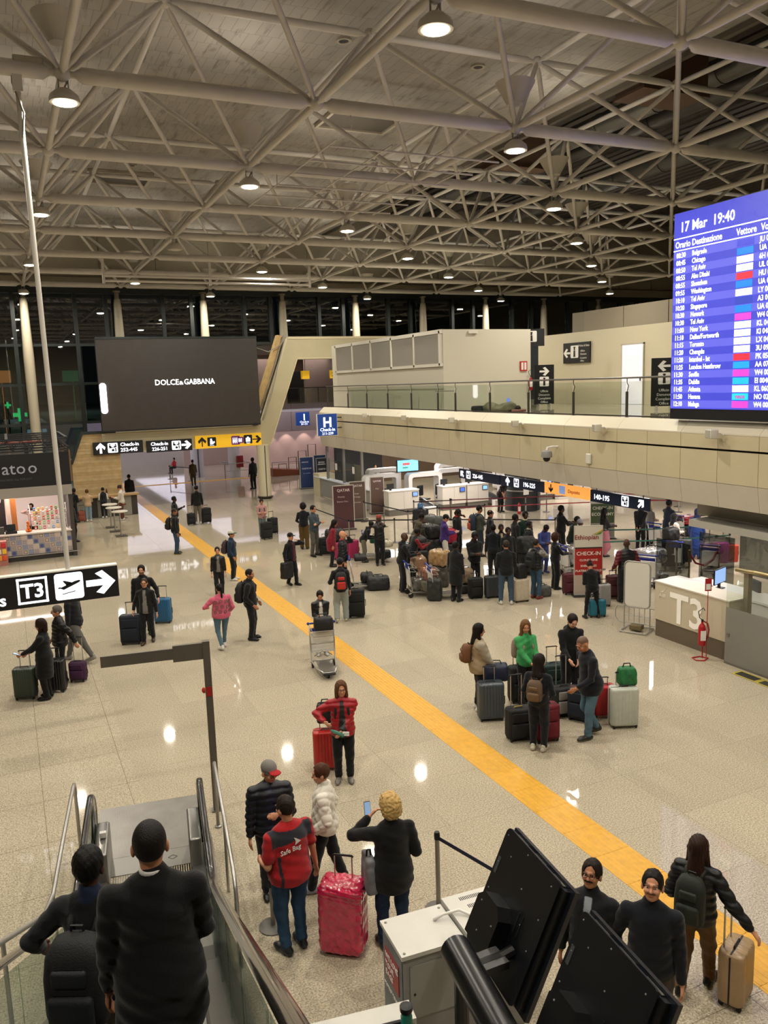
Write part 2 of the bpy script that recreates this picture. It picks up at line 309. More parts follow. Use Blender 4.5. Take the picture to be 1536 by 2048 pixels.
# ------------------------------------------------ far glass wall
YG = 48.0
dk = M('#18211f',.45); glz = glass('#b9c9c2',.78,.01,2.5)
gw = struct('wall_far', MB().box(-24,YG-.25,11.9,48,YG+.25,12.4).box(-24,YG-.02,12.4,48,YG+.3,ZC+2.5), M('#8f8573',.7), 'far clerestory wall above the glass front')
for k in range(24): MB().box(-21.5+3*k,YG-.06,12.45,-21.5+3*k+2.96,YG-.02,ZC-.02).ob('wall_panel',M('#a39a86',.65,noise=.04,nscale=2),gw)
win = struct('window_1', MB().box(-24,YG-.2,11.55,48,YG+.2,11.95), dk, 'tall dark glass curtain wall at the far end')
zt = [0.05,2.6,4.62,6.74,8.83,11.6]; xm = []
for i in range(-6,11): xm += [nx(i)-.55+ .0, nx(i)+SX/2+.2]
xm = [x for x in xm if -23 < x < 47]
for x in xm: MB().box(x-.1,YG-.16,0 if (x < 2.6 or x > 24.3) else (3.1 if x < 13.5 else 8.83),x+.1,YG+.12,11.6).ob('mullion',dk,win)
for z in zt[1:-1]: MB().box(-24,YG-.1,z-.07,(48 if z > 8 else 13.4) if z > 3 else 2.4,YG+.08,z+.07).ob('transom',dk,win)
for a, b in zip(xm, xm[1:]):
    for z0, z1 in zip(zt, zt[1:]):
        if z0 < 3 and a > 2.3: continue
        if z1 < 9 and a > 12.5 and a < 24: continue
        MB().box(a+.1,YG-.012,z0+.07,b-.1,YG+.012,z1-.07).ob('pane',glz,win)
for i in range(0,9):
    x = nx(i); t = thing('wall_column',f"cream steel column in front of the far glass wall, {ORD[i]} from the left",'column',(x,YG-.75,0),0,'columns of the far glass wall')
    c = MB(); c.lathe(([(.24,0 if i == 0 else 3.9),(.25,4.0),(.27,8.2)] if i < 3 else [(.26,8.9)])+[(.20,10.9),(.16,11.2)],(0,0,0),16); c.ob('shaft',M('#b5ab94',.45),t,auto=50)
    c = MB(); c.lathe([(.12,11.15),(.12,11.55),(.2,11.56),(.2,11.64)],(0,0,0),12); c.ob('head',M('#8f8874',.5),t,auto=50)
# outside, seen dimly through the panes
struct('ground_outside', MB().box(-60,48.5,-.6,60,150,-.31), M('#23262a',.9), 'dark ground outside')
tag(MB().box(-40,62,3.9,2.3,70,5.0).box(-40,62,5.0,2.3,62.2,5.9).ob('access_road',M('#8c8672',.8)),'pale elevated road deck outside the far glass','road')
ho = thing('annex_building','grey-green annex building beyond the elevated road','building',(-12,78,0))
MB().box(-30,0,0,14.6,6,11).ob('wall',M('#5f6a5f',.8),ho)
for k in range(9): MB().box(-27+4.4*k,-.05,6.6,-24+4.4*k,0,9.6).ob('window',M('#9aa58e',.4,emit=.18),ho)
def cross(loc, s, label):
    t = thing('pharmacy_cross',label,'sign',loc,0,'green cross signs'); g1 = M('#19f08a',.4,emit=2.2)
    MB().cone((0,.04,-.4*s),(0,.04,-loc[2]-.3),.04,n=6).ob('pole',dk,t); a = MB(); a.box(-.15*s,-.05,-.5*s,.15*s,.05,.5*s).ob('upright',g1,t); MB().box(-.5*s,-.05,-.15*s,-.15*s,.05,.15*s).box(.15*s,-.05,-.15*s,.5*s,.05,.15*s).ob('crossbar',g1,t)
cross((.83,49.4,5.15),.72,'large glowing green pharmacy cross behind the left glass'); cross((.25,49.2,5.7),.34,'small green cross left of the large pharmacy cross')
tag(MB().box(-.4,48.6,6.9,.55,48.7,7.55).box(.05,48.62,-.3,.1,48.66,6.9).ob('advert_screen',M('#f08a52',.4,emit=1.2)),'orange advertising screen behind the left glass','screen')
tag(MB().box(3.2,49.6,6.9,4.3,49.7,7.5).box(3.7,49.62,-.3,3.76,49.66,6.9).ob('green_glow_panel',M('#3fae86',.4,emit=.35)),'green glow built as a lit panel behind the glass left of the big screen','sign')  # emissive panel stands in for a soft green glow on the wall
for k in range(4): tag(MB().box(1.1+.26*k,49.1,4.15,1.32+.26*k,49.15,4.33).box(1.2+.26*k,49.11,-.3,1.22+.26*k,49.14,4.2).ob('info_screen',M('#a9c4ea',.4,emit=1.0)),f'small blue info screen behind the left glass, {ORD[k]} from the left','screen','blue screens behind the glass')
# side and back walls outside the picture
struct('wall_left', MB().box(-24.3,-9,0,-24,48,ZC), M('#a79c86',.7)); struct('wall_back', MB().box(-24,-9.3,0,48,-9,17.5), M('#a79c86',.7)); struct('wall_right', MB().box(48,-9,0,48.3,112,17.5), M('#a79c86',.7))
# ------------------------------------------------ portal with the cream frame and wood wall
YP = 44.5
pf = M('#b9ae8d',.55,noise=.03,nscale=2)
portal = struct('wall_portal', MB().prism([(5.35,3.05),(13.55,3.0),(15.35,7.72),(24.0,7.75),(24,9.0),(14.8,9.0),(12.95,4.14),(4.5,4.14),(4.5,3.05)],YP,YP+.45), pf, 'cream stepped portal frame under and beside the big screen')
def strip_along(a, b, w, t, mat, name, y):
    a = Vector((a[0],a[1])); b = Vector((b[0],b[1])); d = (b-a).normalized(); n = Vector((-d.y,d.x))*w
    return MB().prism([(a.x,a.y),(b.x,b.y),(b.x+n.x,b.y+n.y),(a.x+n.x,a.y+n.y)],y-t,y).ob(name,mat,portal)
lite = M('#cfc3a0',.5); wood = M('#b89b66',.55,noise=.16,nscale=3)
for a,b in (((4.5,4.0),(12.95,4.0)),((13.0,4.05),(14.85,8.9)),((14.85,8.86),(24,8.86))): strip_along(a,b,.12,.03,lite,'edge_trim',YP)
for a,b in (((5.35,3.05),(13.5,3.0)),((13.6,3.05),(15.4,7.78)),((15.4,7.75),(24,7.78))): strip_along(a,b,.06,.03,lite,'edge_trim',YP)
for a,b in (((12.75,4.14),(14.55,9.0)),): strip_along(a,b,.28,.5,wood,'timber_liner',YP+.45); 
struct('wall_portal_back', MB().box(4.5,YP+.45,3.05,13.4,YG-.2,4.1).box(24,YP-.0,3,24.3,YG,9.2), M('#9d937c',.6), 'soffit box behind the portal frame')
wl = struct('wall_wood', MB().prism([(2.94,0),(5.35,0),(5.35,3.08),(5.0,4.14),(3.54,4.14),(2.94,2.65)],YP+.05,YP+.4), M('#a98f5e',.6), 'wall clad in pale horizontal timber boards')
for k in range(27):
    z0 = .155*k; z1 = min(z0+.15,4.13)
    if z0 > 4.1: break
    l0 = 2.94 if z0 < 2.65 else 2.94+(z1-2.65)*.40
    sp = 3.4+((k*37)%17)/17*1.4; r1 = 5.35 if z1 < 3.1 else 4.9
    for a,b in ((l0,sp),(sp+.005,r1)):
        if b > a: MB().box(a,YP+.02,z0,b,YP+.05,z1).ob('board',M(['#b0966a','#a98f60','#b59d72'][k%3],.55,noise=.12,nscale=5),wl)
MB().prism([(2.86,2.6),(2.98,2.62),(3.58,4.12),(5.2,4.12),(5.2,4.24),(3.5,4.24)],YP-.06,YP+.45).ob('black_trim',dk,wl)
pc = thing('portal_column','round cream column carrying the portal frame','column',(13.05,YP-.1,0))
MB().lathe([(.36,.14),(.36,3.05)],(0,0,0),24).ob('shaft',M('#c9bfa2',.4),pc,auto=40)
MB().box(-.02,-.37,.14,.02,-.35,3.0).ob('seam',dk,pc); MB().lathe([(.44,.06),(.44,.12),(.37,.13),(.37,0),(.3,0)],(0,0,0),24).ob('base_ring',M('#3b3733',.4,.5),pc,auto=40)
# ------------------------------------------------ the big screen
bs = thing('video_wall','large dark video wall showing a fashion house name in white letters','screen',(8.72,YP-.5,6.57))
MB().box(-4.2,.0,-2.38,4.17,.4,2.38).ob('housing',M('#0d0d0e',.5),bs)
MB().box(-4.2,-.02,-2.30,4.17,0,2.32).ob('display',M('#3a3531',.28,noise=.08,nscale=2,emit=.06),bs)
MB().box(-4.2,-.06,2.32,4.17,.1,2.42).ob('top_trim',dk,bs)
lt_ = M('#ffffff',.4,emit=3.5)
for s_,sz,xx,fw in (('DOLCE',.40,-1.42,1.22),('&',.26,-.16,.22),('GABBANA',.40,.10,1.62)): text(s_,sz,lt_,bs,(xx,-.03,-.06),'LEFT',.004,fit=fw)
ls = MB(); ls.loft([[(p[0],y,p[1]) for p in [(q[0],q[1]) for q in [(a[0],a[1]) for a in rrect(-4.18,-1.42,-3.86,.12,.14,4,0)]]] for y in (-.05,-.09)]); ls.ob('light_slot',M('#ffffff',.4,emit=5),bs)
cb = thing('loose_cable','loose cables sagging down beside the big screen','cable',(0,0,0))
MB().path([(12.9,YP-.3,8.4),(13.6,YP-.3,8.15),(14.3,YP-.3,8.5),(14.75,YP-.3,9.05)],.025,6).ob('cable',M('#8d897f',.5),cb)
MB().path([(14.7,YP-.2,9.1),(14.1,YP-.25,7.3),(13.7,YP-.25,6.0),(13.1,YP-.25,4.4)],.03,6).ob('cable',M('#8d897f',.5),cb)
MB().path([(14.55,YP-.2,9.05),(13.8,YP-.25,7.0),(13.0,YP-.25,5.0)],.03,6).ob('cable',M('#77736a',.5),cb)
# ------------------------------------------------ balcony on the right
XB = 15.3
bal = struct('wall_balcony', MB().box(XB+.32,-9,3.05,48,41.2,4.98), M('#8d8474',.6), 'balcony block above the check-in hall')
struct('ceiling_checkin', MB().box(XB+.34,-9,2.99,48,41.1,3.05), M('#6d675f',.6), 'grey ceiling under the balcony')
cc_ = bpy.data.objects['ceiling_checkin']; lp_ = M('#fff4ea',.4,emit=2.0)
for x,y,w,d in [(x,y,5,1.8) for x in (19.0,26.5) for y in (11,18.5,26,33.5)]+[(21,39.5,6,1.6)]: MB().box(x-w/2,y-d/2,2.985,x+w/2,y+d/2,2.995).ob('added_light_panel',lp_,cc_)  # glowing panels added as fixtures for the soffit area lights
gal = floor_mat('gallery_floor', True)
struct('floor_balcony', MB().box(XB+.32,-9,4.98,48,41.2,5.03), gal, 'polished floor of the balcony')
fa = M('#c3b797',.5,noise=.03,nscale=1.5); fg = M('#c2b9a7',.5,noise=.03,nscale=1.5); fw = M('#d2c9b4',.45)
def pl(name, prof, y0, y1, mat): MB().prism(prof,y0,y1).ob(name,mat,bal)
y = 41.2; k = 0
while y > -6:
    a, b = y-1.175, y
    pl('fascia_panel',[(XB,3.62),(XB+.03,3.62),(XB+.03,4.38),(XB,4.38)],a+.006,b-.006,fa)
    pl('fascia_panel',[(XB,4.43),(XB+.03,4.43),(XB+.03,4.76),(XB,4.76)],a+.006,b-.006,fa)
    pl('lower_panel',[(XB+.10,3.02),(XB+.13,3.02),(XB+.03,3.61),(XB,3.61)],a+.004,b-.004,fg)
    if k%2 == 0: pl('coping_panel',[(XB,4.765),(XB+.30,5.04),(XB+.30,5.08),(XB,4.80)],a-1.175+.004,b-.004,fw)
    y -= 1.175; k += 1
MB().box(XB+.14,-8,3.06,XB+.32,41.1,4.9).ob('backing',M('#4b463f',.7),bal)
for y0,y1,z0,z1 in ((41.2,41.24,3.62,4.38),(41.2,41.24,4.43,4.76)): 
    for k in range(4): MB().box(XB+.02+1.2*k,y0,z0,XB+1.19+1.2*k,y1,z1).ob('fascia_panel',fa,bal)
# railing
rl = thing('balcony_railing','grey steel railing with glass panes along the balcony edge','railing',(XB+.42,0,5.06))
gm = M('#5d5954',.4,.6); pane_g = glass('#f6faf6',.98,.02)
def post(y): 
    m = MB(); m.box(-.03,y-.025,-.05,.03,y+.025,.72).box(-.05,y-.04,-.05,.05,y+.04,.02).path([(0,y,.7),(.0,y-.06,.88),(-.0,y,.96),(0,y,1.08)],.014,6); return m.ob('post',gm,rl)
ys = [38.05-2.34*k for k in range(5)]+[27.3,24.85,22.5,20.15,17.8,15.95]
for yy in ys: post(yy)
for a,b in zip(ys,ys[1:]): MB().box(-.006,b+.05,.08,.006,a-.05,1.0).ob('pane',pane_g,rl)
MB().path([(0,41,1.1),(0,30,1.1),(0,15.85,1.1)],.026,8).ob('handrail',gm,rl); MB().box(-.015,15.9,.03,.015,41,.07).ob('bottom_rail',gm,rl)
MB().box(-.01,28.9,.78,.01,27.4,.80).ob('mid_rail',gm,rl)
MB().path([(0,41,1.1),(1.0,41.0,1.1),(4,41,1.1)],.026,8).ob('handrail',gm,rl)
for x in (0.05,1.2,2.4): MB().box(x-.02,40.98,-.05,x+.02,41.02,1.08).ob('post',gm,rl)
MB().box(.1,40.99,.08,3.6,41.01,1.0).ob('pane',pane_g,rl)
# white kiosk box on the balcony
kb = struct('wall_kiosk', MB().box(15.95,28.6,5.03,20.1,40.6,8.25), M('#cfc9b8',.5), 'white plain box room standing on the balcony')
wf = M('#d8d3c5',.45); mesh_g = M('#8f8a80',.5,noise=.06,nscale=200)
for k in range(5):
    a = 28.75+2.22*k; MB().box(15.86,a+.08,6.95,15.93,a+2.14,8.1).ob('mesh_infill',mesh_g,kb)
for k in range(6): a = 28.68+2.22*k; MB().box(15.82,a-.03,6.85,15.94,a+.08,8.2).ob('frame_bar',wf,kb)
MB().box(15.82,28.6,8.1,15.94,40.0,8.25).ob('frame_bar',wf,kb); MB().box(15.82,28.6,6.82,15.94,40.0,6.94).ob('frame_bar',wf,kb)
MB().box(17.1,28.5,8.08,17.5,28.6,8.2).ob('lamp_bracket',wf,kb)
bw = struct('wall_balcony_back', MB().box(24.0,10,5.03,24.3,33.5,8.25), M('#c9c0a6',.55), 'cream back wall of the balcony')
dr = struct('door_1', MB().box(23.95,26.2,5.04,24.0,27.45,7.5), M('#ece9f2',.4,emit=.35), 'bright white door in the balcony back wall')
MB().box(23.93,26.15,5.04,24.01,26.2,7.55).box(23.93,27.45,5.04,24.01,27.5,7.55).box(23.93,26.15,7.5,24.01,27.5,7.55).ob('door_frame',M('#b9b2a2',.5),dr)
MB().box(23.90,26.3,6.0,23.95,26.34,6.12).ob('door_handle',gm,dr)
struct('wall_balcony_high', MB().box(28,10,5.03,28.3,36,9.6), M('#7d7462',.6), 'taller beige wall behind the balcony')
for k in range(8): MB().box(27.95,11+3*k,8.2,28.0,13.95+3*k,9.6).ob('wall_panel',M('#857b68',.6),bpy.data.objects['wall_balcony_high'])
struct('wall_balcony_end', MB().box(20.1,40.6,5.03,36,40.9,8.3), M('#20262a',.5), 'dark glass screen at the end of the balcony')
# second gallery and pink wall behind the check-in hall end
ga = struct('wall_gallery', MB().box(14.2,57,3.0,34,57.3,5.0), M('#a08e88',.6), 'pinkish fascia of the far gallery')
for k in range(8): MB().box(14.22+2.4*k,56.96,3.02,16.58+2.4*k,57.0,4.98).ob('fascia_panel',M('#a7958e',.55),ga)
struct('floor_gallery', MB().box(14.2,57.3,4.8,34,68,5.0), gal, 'floor of the far gallery')
struct('wall_gallery_back', MB().box(13,67,0,36,67.3,10), M('#b49c90',.6), 'pale pink back wall of the far gallery'); struct('ceiling_gallery', MB().box(13,48.5,8.7,36,68,9.0), M('#8d8078',.6), 'ceiling of the far gallery')
gr = thing('gallery_railing','glass railing of the far gallery under the arrow signs','railing',(14.2,57.1,5.0))
MB().path([(0,0,1.1),(12,0,1.1)],.035,8).ob('handrail',gm,gr); MB().box(0,-.01,.05,12,.01,1.05).ob('pane',pane_g,gr)
for k in range(9): MB().box(1.4*k,-.03,0,1.4*k+.06,.03,1.1).ob('post',gm,gr)
gp = struct('wall_gallery_lower', MB().box(16.2,63,0,34,63.3,4.8), M('#c5aaa0',.6), 'pink wall under the far gallery')
for k in range(5): light('gallery_spot','SPOT',(17.5+1.5*k,62.3,2.95),60,(1,.82,.72),rot=(R_(20),0,0),spot_size=R_(75),spot_blend=.5,shadow_soft_size=.05)
struct('wall_gallery_room', MB().box(17.6,62,5,20.4,62.3,8.7).box(22,62,5,25,62.3,8.7), M('#b3a49c',.6), 'wall panels of the far gallery'); struct('door_2', MB().box(20.5,62.1,5,21.9,62.2,7.4), M('#2a2a2c',.4), 'dark door in the far gallery')
struct('wall_hall_end', MB().box(-24,110,0,48,110.3,5), M('#b8b4c4',.6)); struct('ceiling_hall', MB().box(2.3,48.3,4.6,14,110,4.8).box(14,68,4.6,48,110,4.8), M('#c9c6cf',.6), 'ceiling of the bright hall behind the portal')

ch_ = bpy.data.objects['ceiling_hall']
for x in (6,20): MB().box(x-6,54,4.52,x+6,104,4.6).ob('added_light_panel',M('#efeaff',.4,emit=.15),ch_)  # faintly glowing panels added above the oversized hall lights
# ================================================================== PEOPLE: distance-field bodies, meshed by surface nets
V = lambda *a: np.array(a, float)
def unit(v): return v/max(np.linalg.norm(v),1e-9)
class SDF:
    """smooth union of tapered capsules and ellipsoids -> one continuous mesh"""
    def __init__(s): s.p = []
    def cap(s, a, b, ra, rb=None, k=.03, flat=None, ff=1, col=None): s.p.append(('c',V(*a),V(*b),ra,ra if rb is None else rb,k,None if flat is None else unit(V(*flat)),ff,col)); return s
    def ell(s, c, r, k=.03, rot=None, col=None): s.p.append(('e',V(*c),V(*r)*(1.07 if rot is not None else 1),rot,0,k,None,1,col)); return s
    def rb(s, c, b, rad, k=.03): s.p.append(('b',V(*c),V(*b),rad,0,k,None,1,None)); return s
    def cut(s, c, r, k=.01, rot=None): s.p.append(('x',V(*c),V(*r)*(1.07 if rot is not None else 1),rot,0,k,None,1,None)); return s
    def bounds(s):
        lo = V(9,9,9); hi = -lo
        for q in s.p:
            if q[0] == 'c':
                r = max(q[3],q[4]); lo = np.minimum(lo,np.minimum(q[1],q[2])-r); hi = np.maximum(hi,np.maximum(q[1],q[2])+r)
            elif q[0] in 'eb': r = q[2]+(q[3] if q[0] == 'b' else 0) if q[0] == 'b' else max(q[2]); lo = np.minimum(lo,q[1]-r); hi = np.maximum(hi,q[1]+r)
        return lo, hi
    def mesh(s, name, res, base, disp=None, clip=None, fine=None, paint=None, mat=None, coarse=None):
        lo, hi = s.bounds(); pad = 3*res; ax = []
        for d in range(3):
            a = np.arange(lo[d]-pad, hi[d]+pad+res, res)
            if fine is not None:                                     # denser grid lines through the head
                f0, f1 = fine[0][d], fine[1][d]; b = np.arange(f0,f1,res*.45); a = np.concatenate([a[a < f0-res*.3], b, a[a > f1+res*.1]])
            if coarse is not None and d == 2: a = np.concatenate([np.arange(a[0],coarse,res*3), a[a > coarse]])
            ax.append(a)
        nx_, ny_, nz_ = map(len,ax); D = np.full((nx_,ny_,nz_), .12)
        C = np.empty((nx_,ny_,nz_,3),np.float32) if any(q[8] is not None for q in s.p) else None
        if C is not None: C[:] = base[:3]
        for q in s.p:
            kk = q[5]; 
            if q[0] == 'c': r = max(q[3],q[4])+.10; l = np.minimum(q[1],q[2])-r; h = np.maximum(q[1],q[2])+r
            elif q[0] == 'b': r = q[2]+q[3]+.10; l = q[1]-r; h = q[1]+r
            else: r = max(q[2])+.10; l = q[1]-r; h = q[1]+r
            sl = tuple(slice(max(0,np.searchsorted(ax[d],l[d])-1), np.searchsorted(ax[d],h[d])+1) for d in range(3))
            X = ax[0][sl[0]][:,None,None]; Y = ax[1][sl[1]][None,:,None]; Z = ax[2][sl[2]][None,None,:]
            if q[0] == 'c':
                ba = q[2]-q[1]; bb = max(ba@ba,1e-9); px, py, pz = X-q[1][0], Y-q[1][1], Z-q[1][2]
                t = np.clip((px*ba[0]+py*ba[1]+pz*ba[2])/bb,0,1); vx, vy, vz = px-t*ba[0], py-t*ba[1], pz-t*ba[2]; d2 = vx*vx+vy*vy+vz*vz
                if q[6] is not None: n = q[6]; d2 = d2+(q[7]**2-1)*(vx*n[0]+vy*n[1]+vz*n[2])**2
                d = np.sqrt(d2)-(q[3]+(q[4]-q[3])*t)
            elif q[0] == 'b':
                dx, dy, dz = np.abs(X-q[1][0])-q[2][0], np.abs(Y-q[1][1])-q[2][1], np.abs(Z-q[1][2])-q[2][2]
                d = np.sqrt(np.maximum(dx,0)**2+np.maximum(dy,0)**2+np.maximum(dz,0)**2)+np.minimum(np.maximum(np.maximum(dx,dy),dz),0)-q[3]
            else:
                px, py, pz = X-q[1][0]+0*Y+0*Z, Y-q[1][1]+0*X+0*Z, Z-q[1][2]+0*X+0*Y
                if q[3] is not None: m = q[3]; px, py, pz = m[0][0]*px+m[1][0]*py+m[2][0]*pz, m[0][1]*px+m[1][1]*py+m[2][1]*pz, m[0][2]*px+m[1][2]*py+m[2][2]*pz
                r_ = q[2]; k0 = np.sqrt((px/r_[0])**2+(py/r_[1])**2+(pz/r_[2])**2); k1 = np.sqrt((px/r_[0]**2)**2+(py/r_[1]**2)**2+(pz/r_[2]**2)**2)+1e-9
                d = k0*(k0-1)/k1
            O = D[sl]
            if q[0] == 'x': hh = np.clip(.5-.5*(O+d)/kk,0,1); D[sl] = O*(1-hh)-d*hh+kk*hh*(1-hh)
            else:
                hh = np.clip(.5+.5*(O-d)/kk,0,1)
                if C is not None: C[sl] = np.where((hh > .5)[...,None], np.asarray((q[8] or base)[:3],np.float32), C[sl])
                D[sl] = O*(1-hh)+d*hh-kk*hh*(1-hh)
        G = None
        if disp is not None: D = D-disp(ax[0][:,None,None],ax[1][None,:,None],ax[2][None,None,:])
        if clip is not None: D = np.maximum(D, clip(ax[0][:,None,None],ax[1][None,:,None],ax[2][None,None,:]))
        D[0]=D[-1]=.1; D[:,0]=D[:,-1]=.1; D[:,:,0]=D[:,:,-1]=.1
        I = D < 0; cnt = np.zeros((nx_-1,ny_-1,nz_-1),np.int8)
        for a in (0,1):
            for b in (0,1):
                for c in (0,1): cnt += I[a:nx_-1+a,b:ny_-1+b,c:nz_-1+c]
        act = (cnt > 0) & (cnt < 8); ii, jj, kk_ = np.nonzero(act); n = len(ii)
        idx = -np.ones(act.shape,np.int32); idx[act] = np.arange(n)
        P = np.zeros((n,3)); w = np.zeros(n); corner = {}
        for a in (0,1):
            for b in (0,1):
                for c in (0,1): corner[a,b,c] = D[ii+a,jj+b,kk_+c]
        st = [np.diff(ax[d]) for d in range(3)]
        for d in range(3):
            o1, o2 = [e for e in range(3) if e != d]
            for u in (0,1):
                for v in (0,1):
                    c0 = [0,0,0]; c0[o1] = u; c0[o2] = v; c1 = list(c0); c1[d] = 1; A = corner[tuple(c0)]; B = corner[tuple(c1)]
                    x = (A < 0) != (B < 0); t = np.where(x, A/(A-B+1e-12), 0)
                    q = np.zeros((n,3)); q[:,d] = t; q[:,o1] = u; q[:,o2] = v; P += q*x[:,None]; w += x
        P /= w[:,None]
        for d, e in enumerate((ii,jj,kk_)): P[:,d] = ax[d][e]+P[:,d]*st[d][e]
        F = []
        for d in range(3):
            o1, o2 = [(1,2),(2,0),(0,1)][d]; s0 = [slice(1,-1)]*3; s0[d] = slice(0,-1); s1 = [slice(1,-1)]*3; s1[d] = slice(1,None)
            A = I[tuple(s0)]; B = I[tuple(s1)]; e = np.array(np.nonzero(A != B)).T
            if not len(e): continue
            fl = A[tuple(e.T)]; off = np.ones(3,int); off[d] = 0; g = e+off
            quad = []
            for (u,v) in ((-1,-1),(0,-1),(0,0),(-1,0)):
                h = g.copy(); h[:,o1] += u; h[:,o2] += v; quad.append(idx[h[:,0],h[:,1],h[:,2]])
            quad = np.stack(quad,1); quad[~fl] = quad[~fl][:,::-1]; F.append(quad)
        F = np.concatenate(F); F = F[(F >= 0).all(1)]
        me = bpy.data.meshes.new(name); me.vertices.add(n); me.vertices.foreach_set('co',P.ravel().astype(np.float32))
        me.loops.add(F.size); me.loops.foreach_set('vertex_index',F.ravel().astype(np.int32)); me.polygons.add(len(F)); me.polygons.foreach_set('loop_start',np.arange(0,F.size,4,dtype=np.int32)); me.update(calc_edges=True)
        colr = np.ones((n,4),np.float32); colr[:,:3] = base[:3] if C is None else C[ii,jj,kk_]
        if paint is not None: paint(P,colr)
        at = me.color_attributes.new('Col','FLOAT_COLOR','POINT'); at.data.foreach_set('color',colr.ravel())
        me.shade_smooth()
        if mat: me.materials.append(mat)
        return me
def attr_mat(name, rough, bump, bscale, spec=.3, sheen=0, stretch=None, var=.12):
    m = bpy.data.materials.new(name); m.use_nodes = True; nt = m.node_tree; N = nt.nodes.new; L = nt.links.new; b = nt.nodes['Principled BSDF']
    a = N('ShaderNodeAttribute'); a.attribute_name = 'Col'; tc = N('ShaderNodeTexCoord'); n = N('ShaderNodeTexNoise'); n.inputs['Scale'].default_value = bscale; n.inputs['Detail'].default_value = 3
    if stretch: mp = N('ShaderNodeMapping'); mp.inputs['Scale'].default_value = stretch; L(tc.outputs['Object'],mp.inputs['Vector']); L(mp.outputs[0],n.inputs['Vector'])
    else: L(tc.outputs['Object'],n.inputs['Vector'])
    mr = N('ShaderNodeMapRange'); mr.inputs['To Min'].default_value = 1-var; mr.inputs['To Max'].default_value = 1+var; L(n.outputs['Fac'],mr.inputs['Value'])
    mx = N('ShaderNodeMix'); mx.data_type = 'RGBA'; mx.blend_type = 'MULTIPLY'; mx.inputs[0].default_value = 1; L(a.outputs['Color'],mx.inputs[6]); L(mr.outputs[0],mx.inputs[7]); L(mx.outputs[2],b.inputs['Base Color'])
    bp = N('ShaderNodeBump'); bp.inputs['Strength'].default_value = bump; bp.inputs['Distance'].default_value = .004; L(n.outputs['Fac'],bp.inputs['Height']); L(bp.outputs['Normal'],b.inputs['Normal'])
    b.inputs['Roughness'].default_value = rough; b.inputs['Specular IOR Level'].default_value = spec; b.inputs['Sheen Weight'].default_value = sheen
    return m
SKIN = attr_mat('skin',.5,.1,60,.4,var=.05); CLOTH = attr_mat('cloth',.85,.5,90,.25,.15); NYLON = attr_mat('nylon',.45,.2,50,.4); LEATHER = attr_mat('leather',.38,.25,70,.5); DENIM = attr_mat('denim',.85,.4,40,.2,var=.3); HAIR = attr_mat('hair',.55,1.0,30,.22,stretch=(6,6,.8),var=.35); KNIT = attr_mat('knit',.9,.9,130,.2,.2)
def ik(a, t, l1, l2, hint):
    d = t-a; L = min(np.linalg.norm(d),(l1+l2)*.998); d = unit(d); t = a+d*L
    c = (l1*l1+L*L-l2*l2)/(2*l1*L); c = min(1,max(-1,c)); h = hint-d*(hint@d); h = unit(h)
    return a+d*(l1*c)+h*(l1*math.sqrt(max(0,1-c*c))), t
def rotx(a): c, s = cos(a), sin(a); return np.array([[1,0,0],[0,c,-s],[0,s,c]])
def rotz(a): c, s = cos(a), sin(a); return np.array([[c,-s,0],[s,c,0],[0,0,1]])
def roty(a): c, s = cos(a), sin(a); return np.array([[c,0,s],[0,1,0],[-s,0,c]])
SK = {'l':'#c98f6e','m':'#b37a58','t':'#8f5d40','d':'#4a2d20','p':'#d8a488'}
NPEOPLE = 0
